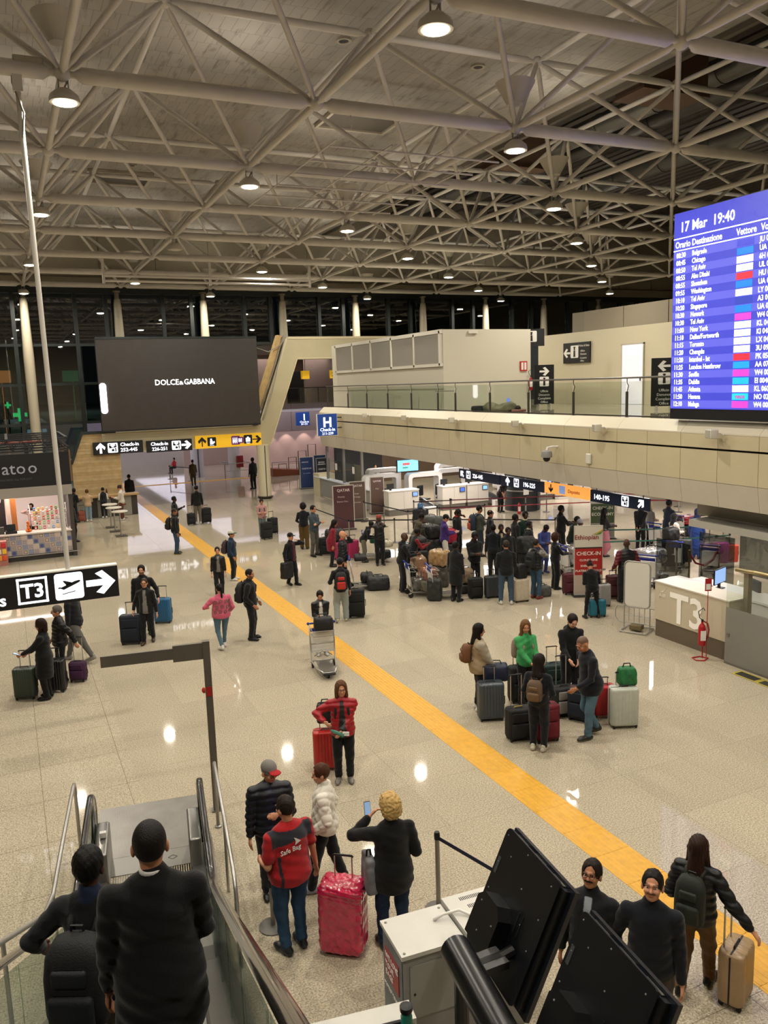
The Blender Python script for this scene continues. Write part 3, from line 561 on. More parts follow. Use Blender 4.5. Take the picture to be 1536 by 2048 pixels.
def person(label, x, y, face, h=1.72, res=.016, skin='l', hair=('short','#1c1410'), top=('jacket','#14151a'), leg=('trousers','#15161a'), shoe=('#121214','#121214'),
           rh=None, lh=None, rel=None, lel=None, feet=None, stride=0, lean=0, head=(0,0), seat=0, z=0, build=1.0, sides=0, beard=None, glasses=False, mous=None, collar=None, group=None, fat=0, scarf=None):
    """rh/lh: hand targets, feet: ((x,y,lift),(x,y,lift)) right,left; all in a 1.75 m body frame, +y = forward, +x = the person's right"""
    global NPEOPLE; NPEOPLE += 1
    build *= 1.06; S = h/1.75; root = thing('person',label,'person',(x,y,z),R_(face),group); root.scale = (S,S,S); r = res/S
    near = res <= .0125; seed = NPEOPLE*1.7; sk = lin(SK.get(skin,skin)); B = build
    pel = V(0,-seat*.0,.95-seat); Rl = rotx(-R_(lean))@roty(R_(sides)); up = lambda p: pel+Rl@(V(*p)-V(0,0,.95))
    feet = feet or ((.10,stride,0),(-.10,-stride,.04 if stride else 0)); 
    # ---- joints
    hipR, hipL = pel+V(.09*B,0,-.03), pel+V(-.09*B,0,-.03); ank = [V(f[0],f[1]-.0,.085+f[2]) for f in feet]; kn = []
    for hp, an in zip((hipR,hipL),ank): k_, a_ = ik(hp,an,.43,.41,V(.05*np.sign(hp[0]),1,.15 if seat else .0)); kn.append(k_)
    shR, shL = up((.168*B,0,1.38)), up((-.168*B,0,1.38)); tR = V(*(rh or (.235*B,.05,.80))); tL = V(*(lh or (-.235*B,.05,.80)))
    eR, tR = ik(shR,tR,.29,.26,V(*(rel or (.35,-1,-.25)))); eL, tL = ik(shL,tL,.29,.26,V(*(lel or (-.35,-1,-.25))))
    Hd = Rl@rotz(R_(head[0]))@rotx(-R_(head[1])); nb = up((0,-.01,1.46)); hc = nb+Rl@V(0,.015,.065)+Hd@V(0,.012,.118)
    hp_ = lambda p: hc+Hd@V(*p)*1.07
    # ---- body: one continuous skin mesh with head, face, hands
    b = SDF()
    b.cap(up((0,0,1.28)),up((0,0,1.05)),.15*B,.13*B+fat*.3,.06,Rl@V(0,1,0),1.45).ell(pel,(.15*B,.105*B,.11),.06)
    b.cap(up((-.12,0,1.365)),up((.12,0,1.365)),.046,.046,.05).cap(up((0,-.015,1.42)),hc+Hd@V(0,-.012,-.05),.057,.053,.03)
    for a_, e_, t_ in ((shR,eR,tR),(shL,eL,tL)): b.cap(a_,e_,.045*B,.037,.03).cap(e_,t_,.038,.027,.02)
    for hp, k_, an in zip((hipR,hipL),kn,ank): b.cap(hp,k_,.078*B,.055,.04).cap(k_,an,.052,.035,.03)
    mh = max(0,r*.6-.004)
    b.ell(hp_((0,-.008,.025)),(.076,.094,.098),.02,Hd).ell(hp_((0,.022,-.045)),(.058,.066,.068),.025,Hd).ell(hp_((0,.052,-.088)),(.028,.026,.022),.02,Hd)   # skull, jaw, chin
    if r < .024:
        b.cap(hp_((0,.082,.012)),hp_((0,.104,-.030)),.008+mh*.4,.014+mh*.4,.012).ell(hp_((0,.090,.018)),(.055,.012,.012),.016,Hd)                                 # nose, brow
        for s_ in (1,-1): b.ell(hp_((.079*s_,-.008,-.012)),(.010+mh,.022,.032),.008,Hd).ell(hp_((.034*s_,.070,-.030)),(.026,.020,.020),.02,Hd)
        if near: b.ell(hp_((0,.086,-.055)),(.023,.008,.005),.008,Hd).ell(hp_((0,.084,-.065)),(.020,.008,.006),.008,Hd)
        for s_ in (1,-1): b.cut(hp_((.031*s_,.097,-.001)),(.017,.013,.010),.012,Hd)
    for sgn, e_, t_, a_ in ((1,eR,tR,shR),(-1,eL,tL,shL)):
        d = unit(t_-e_); inn = V(-sgn,0,0); inn = unit(inn-d*(inn@d)) if abs(inn@d) < .95 else unit(np.cross(d,V(0,0,1))); th = np.cross(d,inn)*(1 if (np.cross(d,inn))[1]+.3*np.cross(d,inn)[2] > 0 else -1)
        fr = .0085+mh; pc_ = t_+d*.05
        b.cap(t_,t_+d*.08,.026,.034,.015,inn,1.9)
        for q in range(4):
            o = (q-1.5)*.0185; L1 = (.040,.047,.044,.034)[3-q]; k0 = t_+d*.088+th*o; k1 = k0+unit(d+inn*.35)*L1; k2 = k1+unit(d+inn*1.1)*L1*.8
            b.cap(k0,k1,fr,fr,.006).cap(k1,k2,fr,fr*.85,.006)
        b.cap(t_+d*.028+th*.022,t_+d*.066+th*.048+inn*.008,fr*1.25,fr*1.1,.01).cap(t_+d*.066+th*.048+inn*.008,t_+d*.098+th*.046+inn*.02,fr*1.1,fr*.9,.006)
    hcol = lin(hair[1]); bc = lin(beard) if beard else None; mc = lin(mous) if mous else None
    def paint(P, c):
        q = (P-hc)@Hd/1.07
        face_ = (q[:,1] > .03)
        if bc is not None: k = (q[:,2] < -.028)&(q[:,2] > -.13)&(q[:,1] > .0)&~((np.abs(q[:,0]) < .024)&(q[:,2] > -.072)&(q[:,2] < -.052)); c[k,:3] = np.array(bc[:3])*.75+np.array(sk[:3])*.25
        if mc is not None: k = (np.abs(q[:,0]) < .036)&(q[:,2] < -.036)&(q[:,2] > -.055)&face_; c[k,:3] = mc[:3]
        k = (np.abs(q[:,0]) < .023)&(q[:,2] < -.054)&(q[:,2] > -.072)&(q[:,1] > .07); c[k,:3] = c[k,:3]*np.array((.85,.62,.60))
        k = (np.abs(np.abs(q[:,0])-.033) < .022)&(np.abs(q[:,2]-.022) < .006+r*.2)&face_; c[k,:3] = np.array(hcol[:3])*.7+np.array(sk[:3])*.3
        if hair[0] in ('shaved',): k = (q[:,2] > .04-.4*np.maximum(0,-q[:,1]))&~((q[:,1] > .06)&(q[:,2] < .07)); c[k,:3] = np.array(hcol[:3])*.8+c[k,:3]*.2
    fl = None
    if near: fl = (hc-.105,hc+.115)
    link('body', b.mesh('body',r*1.25,sk,fine=fl,paint=paint,mat=SKIN,coarse=min(.70,tR[2]-.24,tL[2]-.24)), root)
    if r < .02 and hair[0] != 'hidden':
        em = M('#1a1210',.2)
        for s_ in (1,-1):
            c_ = hp_((.031*s_,.079,-.001)); e = MB(); e.ball((0,0,0),(.0125,.006,.0075),10,6); o = e.ob('eye',em if not near else M('#e4ddd3',.25),root,smooth=True); o.matrix_parent_inverse = Matrix(); o.location = c_; o.rotation_euler = Matrix(Hd.tolist()).to_euler()
            if near: q = MB(); q.ball((0,.004,0),(.0062,.0035,.0064),8,6); q.ob('iris',em,o,smooth=True)
    # ---- hair / headwear
    hs = hair[0]; H = SDF(); cl = None
    if hs in ('short','fade','buzz','grey','cap','bob','long','bun','curly','pony','afro','fringe'):
        t_ = {'short':.011,'fade':.008,'buzz':.004,'cap':.006,'bob':.020,'long':.016,'bun':.011,'curly':.030,'pony':.010,'afro':.040}.get(hs,.010)+max(0,r-.012)*.25
        low = {'bob':-.10,'long':-.06,'curly':-.07,'afro':-.03}.get(hs,-.035)
        if hs not in ('cap',) or True:
            H.ell(hp_((0,-.012,.029)),(.077+t_,.095+t_,.097+t_-(.012 if hs == 'cap' else 0)),.02,Hd)
            H.cut(hp_((0,.142,.004)),(.084,.092,.112),.010,Hd)
            if hs in ('short','fade','buzz','cap','bun','pony'): H.cut(hp_((0,.05,-.11)),(.2,.10,.10),.01,Hd); H.cut(hp_((0,-.02,-.15)),(.2,.2,.105),.01,Hd)
        if hs in ('bob',): H.cap(hp_((.07,-.02,.0)),hp_((.078,.0,-.11)),.035,.035,.02).cap(hp_((-.07,-.02,.0)),hp_((-.078,.0,-.11)),.035,.035,.02).cap(hp_((0,-.07,0)),hp_((0,-.08,-.11)),.07,.06,.03)
        if hs == 'long': 
            for sx_ in (-1,1): H.cap(hp_((.068*sx_,-.03,.0)),up((.10*sx_,.02,1.40)),.036,.035,.03).cap(up((.10*sx_,.02,1.40)),up((.105*sx_,.07,1.27)),.034,.014,.02)
            H.cap(hp_((0,-.06,0)),up((0,-.085,1.40)),.075,.085,.03,V(0,1,0),1.4).cap(up((0,-.09,1.40)),up((0,-.11,1.23)),.10,.075,.03,V(0,1,0),2.0)
        if hs == 'bun': H.ell(hp_((0,-.10,.08)),(.045,.045,.045),.02)
        if hs == 'pony': H.ell(hp_((0,-.105,.05)),(.035,.03,.035),.02).cap(hp_((0,-.12,.04)),up((0,-.12,1.36)),.032,.022,.02).cap(up((0,-.12,1.36)),up((0,-.11,1.22)),.025,.012,.02)
        if hs == 'curly' : H.ell(hp_((0,-.05,-.03)),(.10,.075,.09),.03,Hd)
        dsp = (lambda X,Y,Z: .0035*np.sin(X*150+Y*40+Z*30)*np.sin(Y*130+Z*60+seed)+.002*np.sin(X*60+Y*80+seed)) if hs in ('short','fade','bun','pony') and near else None
        if hs in ('curly','afro'): dsp = lambda X,Y,Z: .013*np.sin(X*74+2.2*np.sin(Z*41+Y*17))*np.sin(Y*69+2.0*np.sin(X*38)+1)*np.sin(Z*78+1.8*np.sin(Y*44+X*20))+.004*np.sin(X*190+Z*90)*np.sin(Y*170+Z*140)
        if hs in ('long','bob'): dsp = lambda X,Y,Z: .0035*np.sin(X*170+Y*120+np.sin(Z*25)*1.2)
        link('hair', H.mesh('hair',max(r*.85,.009) if near else r*1.1,hcol,disp=dsp,mat=HAIR), root)
    if hs in ('cap','beanie','scarf','hood'):
        K = SDF(); kc = lin(hair[2] if len(hair) > 2 else hair[1])
        if hs == 'cap':
            K.ell(hp_((0,-.012,.052)),(.089,.106,.086),.01,Hd); K.cut(hp_((0,0,-.045)),(.3,.3,.085),.006,Hd); bcol = lin(hair[3]) if len(hair) > 3 else kc
            K.ell(hp_((0,.125,.046)),(.070,.068,.009+mh),.012,Hd,col=bcol)
        elif hs == 'beanie': K.ell(hp_((0,-.012,.045)),(.09,.107,.098),.01,Hd); K.cut(hp_((0,.04,-.10)),(.3,.3,.115),.008,Hd)
        else:
            K.ell(hp_((0,-.016,.02)),(.098,.112,.115),.02,Hd); K.cut(hp_((0,.12,-.01)),(.066,.075,.086),.012,Hd); K.cap(hp_((0,-.03,-.06)),up((0,-.02,1.40)),.085,.13,.04)
        link({'cap':'cap','beanie':'beanie','scarf':'headscarf','hood':'hood'}[hs], K.mesh('headwear',max(r*.8,.008),kc,mat=CLOTH), root)
    if glasses:
        gm_ = M('#1b1716',.3); q = MB()
        for s_ in (1,-1):
            pts = [hp_((.033*s_+.022*cos(a),.106,-.002+.017*sin(a))) for a in [2*pi*i/12 for i in range(13)]]; q.path(pts,.0022,5); q.path([hp_((.055*s_,.104,.004)),hp_((.082*s_,.0,.004))],.002,4)
        q.path([hp_((-.011,.108,.002)),hp_((.011,.108,.002))],.002,4); q.ob('glasses',gm_,root)
    # ---- top garment
    ty, tc_ = top[0], lin(top[1]); tc2 = lin(top[2]) if len(top) > 2 and top[2] else tc_; g = SDF(); thick = {'puffer':.040,'coat':.032,'jacket':.028,'blazer':.022,'sweater':.020,'hoodie':.026,'polo':.024,'shirt':.012,'vest':.035,'leather':.022,'robe':.03,'quilt':.046,'cape':.045}[ty]
    hem = {'coat':.62,'puffer':.84,'jacket':.84,'blazer':.78,'sweater':.88,'hoodie':.86,'polo':.86,'shirt':.88,'vest':.87,'leather':.90,'robe':.35,'quilt':.84,'cape':.80}[ty]
    if ty == 'coat' and len(top) > 3: hem = top[3]
    f0 = Rl@V(0,1,0)
    g.cap(up((0,0,1.30)),up((0,.01,1.08)),.148*B+thick*.75,.138*B+thick*.75+fat,.05,f0,1.28); g.cap(up((0,.01,1.08)),up((0,0,max(hem+.10,.95))),.138*B+thick*.75+fat,.164*B+thick*.75+fat*.8,.04,f0,1.16)
    if hem < .84: g.cap(pel+V(0,0,.0),V(pel[0]*.5,(kn[0][1]+kn[1][1])*.2,hem+.1-seat),.165*B+thick,.165*B+thick*1.4+(.05 if ty == 'robe' else 0),.04,V(0,1,0),1.2)
    [g.cap(up((s_*.135*B,0,1.375)),up((0,-.012,1.445)),.050+thick*.6,.060+thick*.3,.05) for s_ in (-1,1)]
    slv = lin(top[4]) if len(top) > 4 and top[4] else tc_; short = ty == 'polo'
    for a_, e_, t_ in ((shR,eR,tR),(shL,eL,tL)):
        if ty == 'vest': slv = tc2
        if short: g.cap(a_,a_*.30+e_*.70,.046*B+thick*.8,.052+thick*.7,.022,col=slv)
        else: g.cap(a_,e_,.046*B+thick*.8,.040+thick*.65,.022,col=slv); g.cap(e_,e_*.12+t_*.88,.040+thick*.65,.033+thick*.4,.015,col=slv)
    if ty in ('hoodie','jacket','coat','puffer','blazer','leather','quilt','vest') or collar: g.cap(up((0,-.02,1.455)),up((0,-.005,1.495 if ty not in ('blazer','leather') else 1.475)),.080,.074,.02,col=lin(collar) if collar else None)
    if ty in ('hoodie',) or (ty in ('coat','jacket') and len(top) > 3 and top[3] == 'hood'): g.ell(up((0,-.095,1.44)),(.12,.055,.075),.03)
    if ty == 'cape': g.cap(up((.12,.05,1.36)),up((.05,.14,1.02)),.10,.13,.05); g.cap(up((-.12,.05,1.36)),up((-.05,.14,1.02)),.10,.13,.05)
    if ty in ('puffer','vest'): dsp = lambda X,Y,Z: .017*np.abs(np.sin((Z+.15*np.abs(X))*pi/.085))-.010+0*Y
    elif ty == 'quilt': dsp = lambda X,Y,Z: .020*np.sqrt(np.abs(np.sin((X+Y*.4+Z)*pi/.13)*np.sin((X+Y*.4-Z)*pi/.13)))-.011
    else: dsp = lambda X,Y,Z: .0045*np.sin(X*19+Z*31+seed)*np.sin(Y*23-Z*17+seed)+.003*np.sin(Z*58+X*25+Y*14+seed)
    hz = hem-seat*.9
    clip_ = (lambda X,Y,Z: (hz-.012*np.cos(X*9)-Z)+0*X+0*Y) if lean < 25 else None
    openf = top[2] if ty in ('jacket','leather','blazer','coat','puffer') and len(top) > 2 and top[2] else None
    def tpaint(P,c):
        q = (P-pel)@Rl
        if openf: k = (np.abs(q[:,0]) < .035+.06*np.clip((.45-q[:,2])/.5,0,1)*.6)&(q[:,1] > .07)&(q[:,2] < .52); c[k,:3] = tc2[:3]
        if ty == 'polo' and len(top) > 2: k = ((q[:,2] > .405-.25*np.abs(q[:,0]))&(q[:,1] < .03)&(q[:,2] < .505)&(np.abs(q[:,0]) < .19*B)) | ((np.abs(q[:,0]) > .128*B)&(q[:,2] < .25)&(np.abs(q[:,0]) < .19)); c[k,:3] = tc2[:3]
    mt = {'puffer':NYLON,'vest':NYLON,'leather':LEATHER,'sweater':KNIT,'quilt':NYLON}.get(ty,CLOTH)
    link({'puffer':'puffer_jacket','quilt':'quilted_jacket','leather':'leather_jacket'}.get(ty,ty), g.mesh('top',r*1.08 if near else r*1.25,tc_,disp=dsp,clip=clip_,paint=tpaint,mat=mt), root)
    # ---- legs
    lt, lc = leg[0], lin(leg[1]); q = SDF(); lk = {'jeans':.022,'trousers':.026,'leggings':.010,'wide':.045,'skirt':.03,'jogger':.030}[lt]
    q.ell(pel+V(0,0,-.02),(.135*B+lk*.4,.108*B+lk*.4,.12),.05)
    for i, (hp, k_, an) in enumerate(zip((hipR,hipL),kn,ank)):
        q.cap(hp,k_,.078*B+lk*.6,.056+lk*.9,.05); q.cap(k_,an+V(0,-.005,.01 if lt != 'leggings' else .04),.054+lk*.8,.040+lk*(.9 if lt != 'jogger' else .5),.03)
    if lt == 'skirt': q.cap(pel,(kn[0]+kn[1])/2+V(0,0,-.12),.17,.22,.06)
    def lpaint(P,c):
        if len(leg) > 2: k = (np.abs(P[:,0]) > .14); c[k,:3] = lin(leg[2])[:3]
    ld = lambda X,Y,Z: .005*np.sin(Z*36+X*20+seed)*np.sin(Y*26+Z*9+X*15)+.004*np.sin(Z*75+Y*20)*np.exp(-((Z-.16)/.12)**2)
    link({'jeans':'jeans','skirt':'skirt','leggings':'leggings'}.get(lt,'trousers'), q.mesh('legs',r*1.6,lc,disp=ld,paint=lpaint,mat=DENIM if lt == 'jeans' else CLOTH), root)
    # ---- shoes
    sc_, so_ = lin(shoe[0]), lin(shoe[1])
    for i, (f, sg) in enumerate(zip(feet,(1,-1))):
        a = R_(8*sg); d = V(-sin(-a),cos(a),0); tip = -.9*f[2] if f[2] else 0; base_ = V(f[0],f[1],f[2]); k = SDF()
        heel = base_+V(0,0,.045)-d*.055; ball_ = base_+d*.11+V(0,0,.040+tip*.8); toe = base_+d*.165+V(0,0,.030+tip)
        k.cap(heel,ball_,.046,.050,.02,V(0,0,1),1.05).cap(ball_,toe,.048,.036,.02,V(0,0,1),1.2).cap(base_+V(0,0,.10)-d*.03,base_+V(0,0,.05),.044,.05,.02)
        zf = 0
        link('shoe', k.mesh('shoe',.013 if near else .020,sc_,clip=lambda X,Y,Z: (zf+.0-Z)+0*X+0*Y,paint=lambda P,c: c.__setitem__((P[:,2]-f[2]*.6 < .024,slice(0,3)),so_[:3]),mat=LEATHER), root)
    return dict(root=root, S=S, hands=(tR,tL), up=up, hc=hc, Hd=Hd, Rl=Rl, world=lambda p: root.matrix_basis@Vector(p))
# ================================================================== LUGGAGE, CARTS, BARRIERS
rub = M('#141414',.6); alu = M('#b9b7b2',.35,.8); steel = M('#8d8a85',.35,.8); blk = M('#101012',.5)
def suitcase(label, x, y, rot, w, d, h, col, kind='hard', handle=0, z=0, band='#151515', tilt=0, wheels=True, rough=None, hcol=None, cat='suitcase', group=None, pocket=None, spin=0):
    t = thing('suitcase',label,cat,(x,y,z),R_(rot),group); t.rotation_euler = (R_(tilt),0,R_(rot)); z0 = .055 if wheels else 0
    m = MB(); rings = []; r = min(.07,d*.32); ol = []
    def side(x0,x1,sg):
        n = 25 if kind == 'hard' else 2; return [(x0+(x1-x0)*i/(n-1), sg*(d/2-(.008 if kind == 'hard' and (i//2)%2 and 1 < i < n-2 else 0))) for i in range(n)]
    arc = lambda cx,cy,a0: [(cx+r*cos(R_(a0+18*i)),cy+r*sin(R_(a0+18*i))) for i in range(1,5)]
    ol = side(w/2-r,-w/2+r,1)+arc(-w/2+r,d/2-r,90)+[(-w/2,d/2-r),(-w/2,-d/2+r)]+arc(-w/2+r,-d/2+r,180)+side(-w/2+r,w/2-r,-1)+arc(w/2-r,-d/2+r,270)+[(w/2,-d/2+r),(w/2,d/2-r)]+arc(w/2-r,d/2-r,0)
    for f, zz in ((.84,0),(.95,.012),(1,.045),(1,h-z0-.045),(.95,h-z0-.012),(.84,h-z0)): rings.append([(px-(1-f)*px*.6,py*f,z0+zz) for px,py in ol])
    mat = M(col, rough if rough is not None else (.35 if kind == 'hard' else .8), noise=.06, nscale=12, bump=0 if kind == 'hard' else .3, bscale=180)
    m.loft(rings).ob('shell',mat,t,auto=45)
    b = MB(); b.box(-w/2-.004,-.008,z0+.02,-w/2+.01,.008,h-.02).box(w/2-.01,-.008,z0+.02,w/2+.004,.008,h-.02).box(-w/2+.02,-.008,h-.012,w/2-.02,.008,h+.003); b.ob('zip_band',M(band,.5),t)
    if kind != 'hard':
        MB().rbox(-w*.40,-d/2-.035,z0+h*.08,w*.40,-d/2+.02,z0+h*.50,.03).ob('front_pocket',mat if not pocket else M(pocket,.8),t,auto=50); MB().rbox(-w*.38,-d/2-.025,z0+h*.53,w*.38,-d/2+.02,z0+h*.82,.025).ob('front_pocket',mat if not pocket else M(pocket,.8),t,auto=50)
    MB().path([(-.08,0,h-.005),(-.07,0,h+.025),(.07,0,h+.025),(.08,0,h-.005)],.010,6).ob('carry_handle',M(hcol or band,.5),t); MB().path([(w/2,0,h*.38),(w/2+.025,0,h*.40),(w/2+.025,0,h*.60),(w/2,0,h*.62)],.009,6).ob('side_handle',M(hcol or band,.5),t)
    if handle:
        q = MB(); q.path([(-.10,d/2-.04,h-.02),(-.10,d/2-.04,h+handle)],.009,6).path([(.10,d/2-.04,h-.02),(.10,d/2-.04,h+handle)],.009,6); q.ob('telescopic_rod',alu,t)
        MB().path([(-.115,d/2-.04,h+handle),(-.1,d/2-.04,h+handle+.015),(.1,d/2-.04,h+handle+.015),(.115,d/2-.04,h+handle)],.013,6).ob('grip',blk,t)
    if wheels:
        for sx in (-1,1):
            for sy in (-1,1):
                q = MB(); q.cone((sx*(w/2-.05)-.012,sy*(d/2-.045),.027),(sx*(w/2-.05)+.012,sy*(d/2-.045),.027),.026,n=10).box(sx*(w/2-.05)-.02,sy*(d/2-.045)-.02,.03,sx*(w/2-.05)+.02,sy*(d/2-.045)+.02,z0+.01); q.ob('wheel',rub,t)
    return t
def blob(name, label, cat, loc, r, rot=0, col='#151515', rough=.5, amp=.02, fr=22, res=.02, boxy=.0, group=None, kind=None, coat=0, parts=()):
    """soft bag: noisy rounded solid"""
    t = thing(name,label,cat,loc,R_(rot),group); s = SDF(); a,b,c = r
    e = min(a,b,c)*.42; s.rb((0,0,c),(a-e,b-e,c-e),e); s.rb((0,0,c*.8),(a*.96-e,b*1.06-e,c*.7-e),e,.06)
    sd = sum(loc)*3
    me = s.mesh('soft',res*1.3,lin(col),disp=lambda X,Y,Z: amp*.8*np.sin(X*fr+sd)*np.sin(Y*fr*1.1+Z*5+sd)*np.sin(Z*fr*.9+X*6)+amp*.35*np.abs(np.sin((X+Z*.6)*fr*2.1+sd)),clip=lambda X,Y,Z: -Z+0*X+0*Y,mat=None)
    me.materials.append(M(col,rough,noise=.25,nscale=14,coat=coat,bump=.25,bscale=30)); link('bag_body',me,t)
    strap = MB(); strap.path([(-a*.5,0,c*1.95),(-a*.36,.0,c*1.98+.07),(a*.36,0,c*1.98+.07),(a*.5,0,c*1.95)],.012,6); strap.ob('handle',M('#1c1b1a',.6),t)
    return t
def backpack(label, P, col, col2=None, w=.30, d=.17, h=.46, res=.014, off=0, group=None, dz=0, rot=0):
    """worn on the back of person P (or set at a place when P is a tuple x,y,z,rot)"""
    if isinstance(P,dict):
        S = P['S']; root = P['root']; c = P['up']((0,-.155-d/2-off,1.20+dz)); wp = Matrix.LocRotScale(root.location,root.rotation_euler,root.scale)@Vector(c); t = thing('backpack',label,'backpack',wp,root.rotation_euler.z,group); t.scale = (S,S,S)
        a = math.atan2(P['Rl'][2][1],P['Rl'][1][1]); t.rotation_euler = (a,0,root.rotation_euler.z)
    else: t = thing('backpack',label,'backpack',P[:3],R_(P[3]),group)
    m = M(col,.75,noise=.08,nscale=10,bump=.4,bscale=120); m2 = M(col2 or col,.7,noise=.08,nscale=10,bump=.3,bscale=120)
    s = MB(); rings = []
    for f,zz,yo in ((.72,-.5,0),(.94,-.46,0),(1,-.3,-.01),(1,.1,-.005),(.93,.32,.01),(.72,.45,.02),(.4,.5,.03)):
        rings.append([(p[0],p[1]+yo,p[2]) for p in rrect(-w/2*f,-d/2*f,w/2*f,d/2*f,min(w,d)*.36*f,4,zz*h)])
    s.loft(rings).ob('pack_body',m,t,auto=60)
    MB().rbox(-w*.38,-d/2-.045,-h*.44,w*.38,-d/2+.03,-h*.02,.04,4).ob('front_pocket',m2,t,auto=60); MB().rbox(-w*.30,-d/2-.02,h*.06,w*.30,-d/2+.03,h*.26,.03,4).ob('front_pocket',m2,t,auto=60)
    MB().path([(-.04,d*.3,h*.47),(-.035,d*.3,h*.56),(.035,d*.3,h*.56),(.04,d*.3,h*.47)],.009,6).ob('top_handle',blk,t)
    for sx in (-1,1):
        q = MB(); pts = [(sx*.075,d/2,h*.40),(sx*.085,d/2+.07,h*.50),(sx*.095,d/2+.20,h*.47),(sx*.105,d/2+.285,h*.28),(sx*.115,d/2+.27,-h*.02),(sx*.13,d/2+.14,-h*.25),(sx*.11,d/2,-h*.38)]
        q.path(pts,[.018,.024,.026,.026,.022,.016,.012],6); q.ob('strap',m,t,smooth=True)
    return t
def cart(label, x, y, rot, group='airport luggage carts', panel_=True):
    """push side at -y (handle), nose at +y"""
    t = thing('luggage_cart',label,'luggage cart',(x,y,0),R_(rot),group); bl = M('#1d2f86',.4)
    f = MB()
    for s in (-1,1): f.path([(.27*s,-.42,1.0),(.27*s,-.36,.55),(.26*s,-.30,.16),(.22*s,.15,.15),(.12*s,.50,.16)],.016,8); f.path([(.26*s,-.30,.16),(.28*s,-.42,.12)],.014,6)
    f.path([(-.12,.50,.16),(.12,.50,.16)],.016,8).path([(-.27,-.36,.55),(.27,-.36,.55)],.012,6).path([(-.25,-.30,.18),(.25,-.30,.18)],.014,6); f.path([(-.2,-.32,.28),(0,-.30,.40),(.2,-.32,.28)],.010,6); f.ob('frame',alu,t,smooth=True)
    MB().box(-.17,-.28,.155,.17,.46,.17).ob('platform',steel,t)
    MB().path([(-.30,-.43,1.0),(.30,-.43,1.0)],.022,8).ob('handle_bar',bl,t,auto=40); 
    for s in (-1,1): MB().ball((.29*s,-.43,1.0),.035,8,6).ob('brake_knob',bl,t,smooth=True)
    MB().path([(-.24,-.36,.92),(-.24,-.16,.88),(.24,-.16,.88),(.24,-.36,.92)],.010,6).path([(-.24,-.36,.78),(-.22,-.18,.76),(.22,-.18,.76),(.24,-.36,.78)],.008,6).ob('basket',alu,t)
    if panel_: MB().box(-.25,-.375,.34,.25,-.362,.80).ob('advert_panel',M('#dedbd3',.4),t); MB().box(-.25,-.40,.82,.25,-.385,.90).ob('name_plate',bl,t)
    MB().path([(-.13,.52,.13),(.13,.52,.13)],.025,8).ob('bumper',rub,t)
    for s,yy in ((-.24,-.36),(.24,-.36),(0,.38)):
        q = MB(); q.cone((s-.018,yy,.075),(s+.018,yy,.075),.075,n=14).box(s-.008,yy-.015,.06,s+.008,yy+.015,.17); q.ob('wheel',rub,t)
    return t
post_me = None
def stanchion(label, x, y, group='belt barrier posts', h=.98, gold=False):
    t = thing('barrier_post',label,'barrier post',(x,y,0),0,group); mt = M('#b08a3c',.3,.8) if gold else M('#8f8b84',.35,.6)
    MB().lathe([(.17,0),(.17,.012),(.10,.025),(.03,.035)],(0,0,0),16).ob('base',M('#5c5954',.4,.5) if not gold else mt,t,auto=40); MB().cone((0,0,.02),(0,0,h-.08),.028,n=10).ob('pole',mt,t,auto=40); MB().lathe([(.034,h-.09),(.036,h-.03),(.03,h)],(0,0,0),10).ob('head',blk if not gold else mt,t,auto=40)
    if gold: MB().ball((0,0,h+.03),.04,10,6).ob('finial',mt,t,smooth=True)
    return t
def belt(label, a, b, col='#14151c', sag=.0, z=.90, group='barrier belts'):
    a = Vector((a[0],a[1],z)); b = Vector((b[0],b[1],z)); d = (b-a); n = 5; m = MB(); L = d.normalized()
    v = []; 
    for i in range(n+1): p = a+d*(i/n); p.z -= sag*4*(i/n)*(1-i/n); v += [p+Vector((0,0,.024)),p-Vector((0,0,.024))]
    w = Vector((-L.y,L.x,0))*.002; k = len(v); m.add([p+w for p in v]+[p-w for p in v],[(2*i,2*i+1,2*i+3,2*i+2) for i in range(n)]+[(k+2*i+2,k+2*i+3,k+2*i+1,k+2*i) for i in range(n)]+[(2*i,2*i+2,k+2*i+2,k+2*i) for i in range(n)]+[(2*i+3,2*i+1,k+2*i+1,k+2*i+3) for i in range(n)])
    return tag(m.ob('barrier_belt',M(col,.6)),label,'barrier belt',group)
def totem(label, x, y, rot, w, h, items, base='#6d6a66', cat='sign stand', edge='#b9b4aa', z=0, d=.06):
    t = thing('sign_totem',label,cat,(x,y,z),R_(rot)); MB().box(-w/2-.04,-.18,0,w/2+.04,.18,.035).ob('base',M('#3c3a38',.5,.4),t); MB().box(-w/2,-d/2,.03,w/2,d/2,h).ob('panel',M(edge,.4),t)
    for it in items:
        if it[0] == 'b': panel(t,'print',it[1],it[2],it[3],it[4],M(it[5],.5),-d/2-.001*it[6] if len(it) > 6 else -d/2,.003)
        elif it[0] == 't': text(it[1],it[4],M(it[5],.5),t,(it[2],-d/2-.012,it[3]),'CENTER' if len(it) < 7 else it[6],.012)
        elif it[0] == 'p': poly(t,'logo',it[1],M(it[2],.5),-d/2-.008,.004)
    return t
def phone(label, P, hand=0, col='#15151a', off=(0,.10,.04), rx=60):
    h = P['hands'][hand]; r = P['root']; wp = Matrix.LocRotScale(r.location,r.rotation_euler,r.scale)@Vector((h[0]+off[0],h[1]+off[1],h[2]+off[2])); t = thing('phone',label,'phone',wp,r.rotation_euler.z); t.rotation_euler = (R_(rx-90),0,r.rotation_euler.z)
    MB().rbox(-.037,-.005,-.078,.037,.005,.078,.004,2).ob('phone_body',M(col,.3),t); MB().box(-.033,-.0062,-.072,.033,-.005,.072).ob('phone_screen',M('#8fb0d8',.2,emit=.5),t); return t
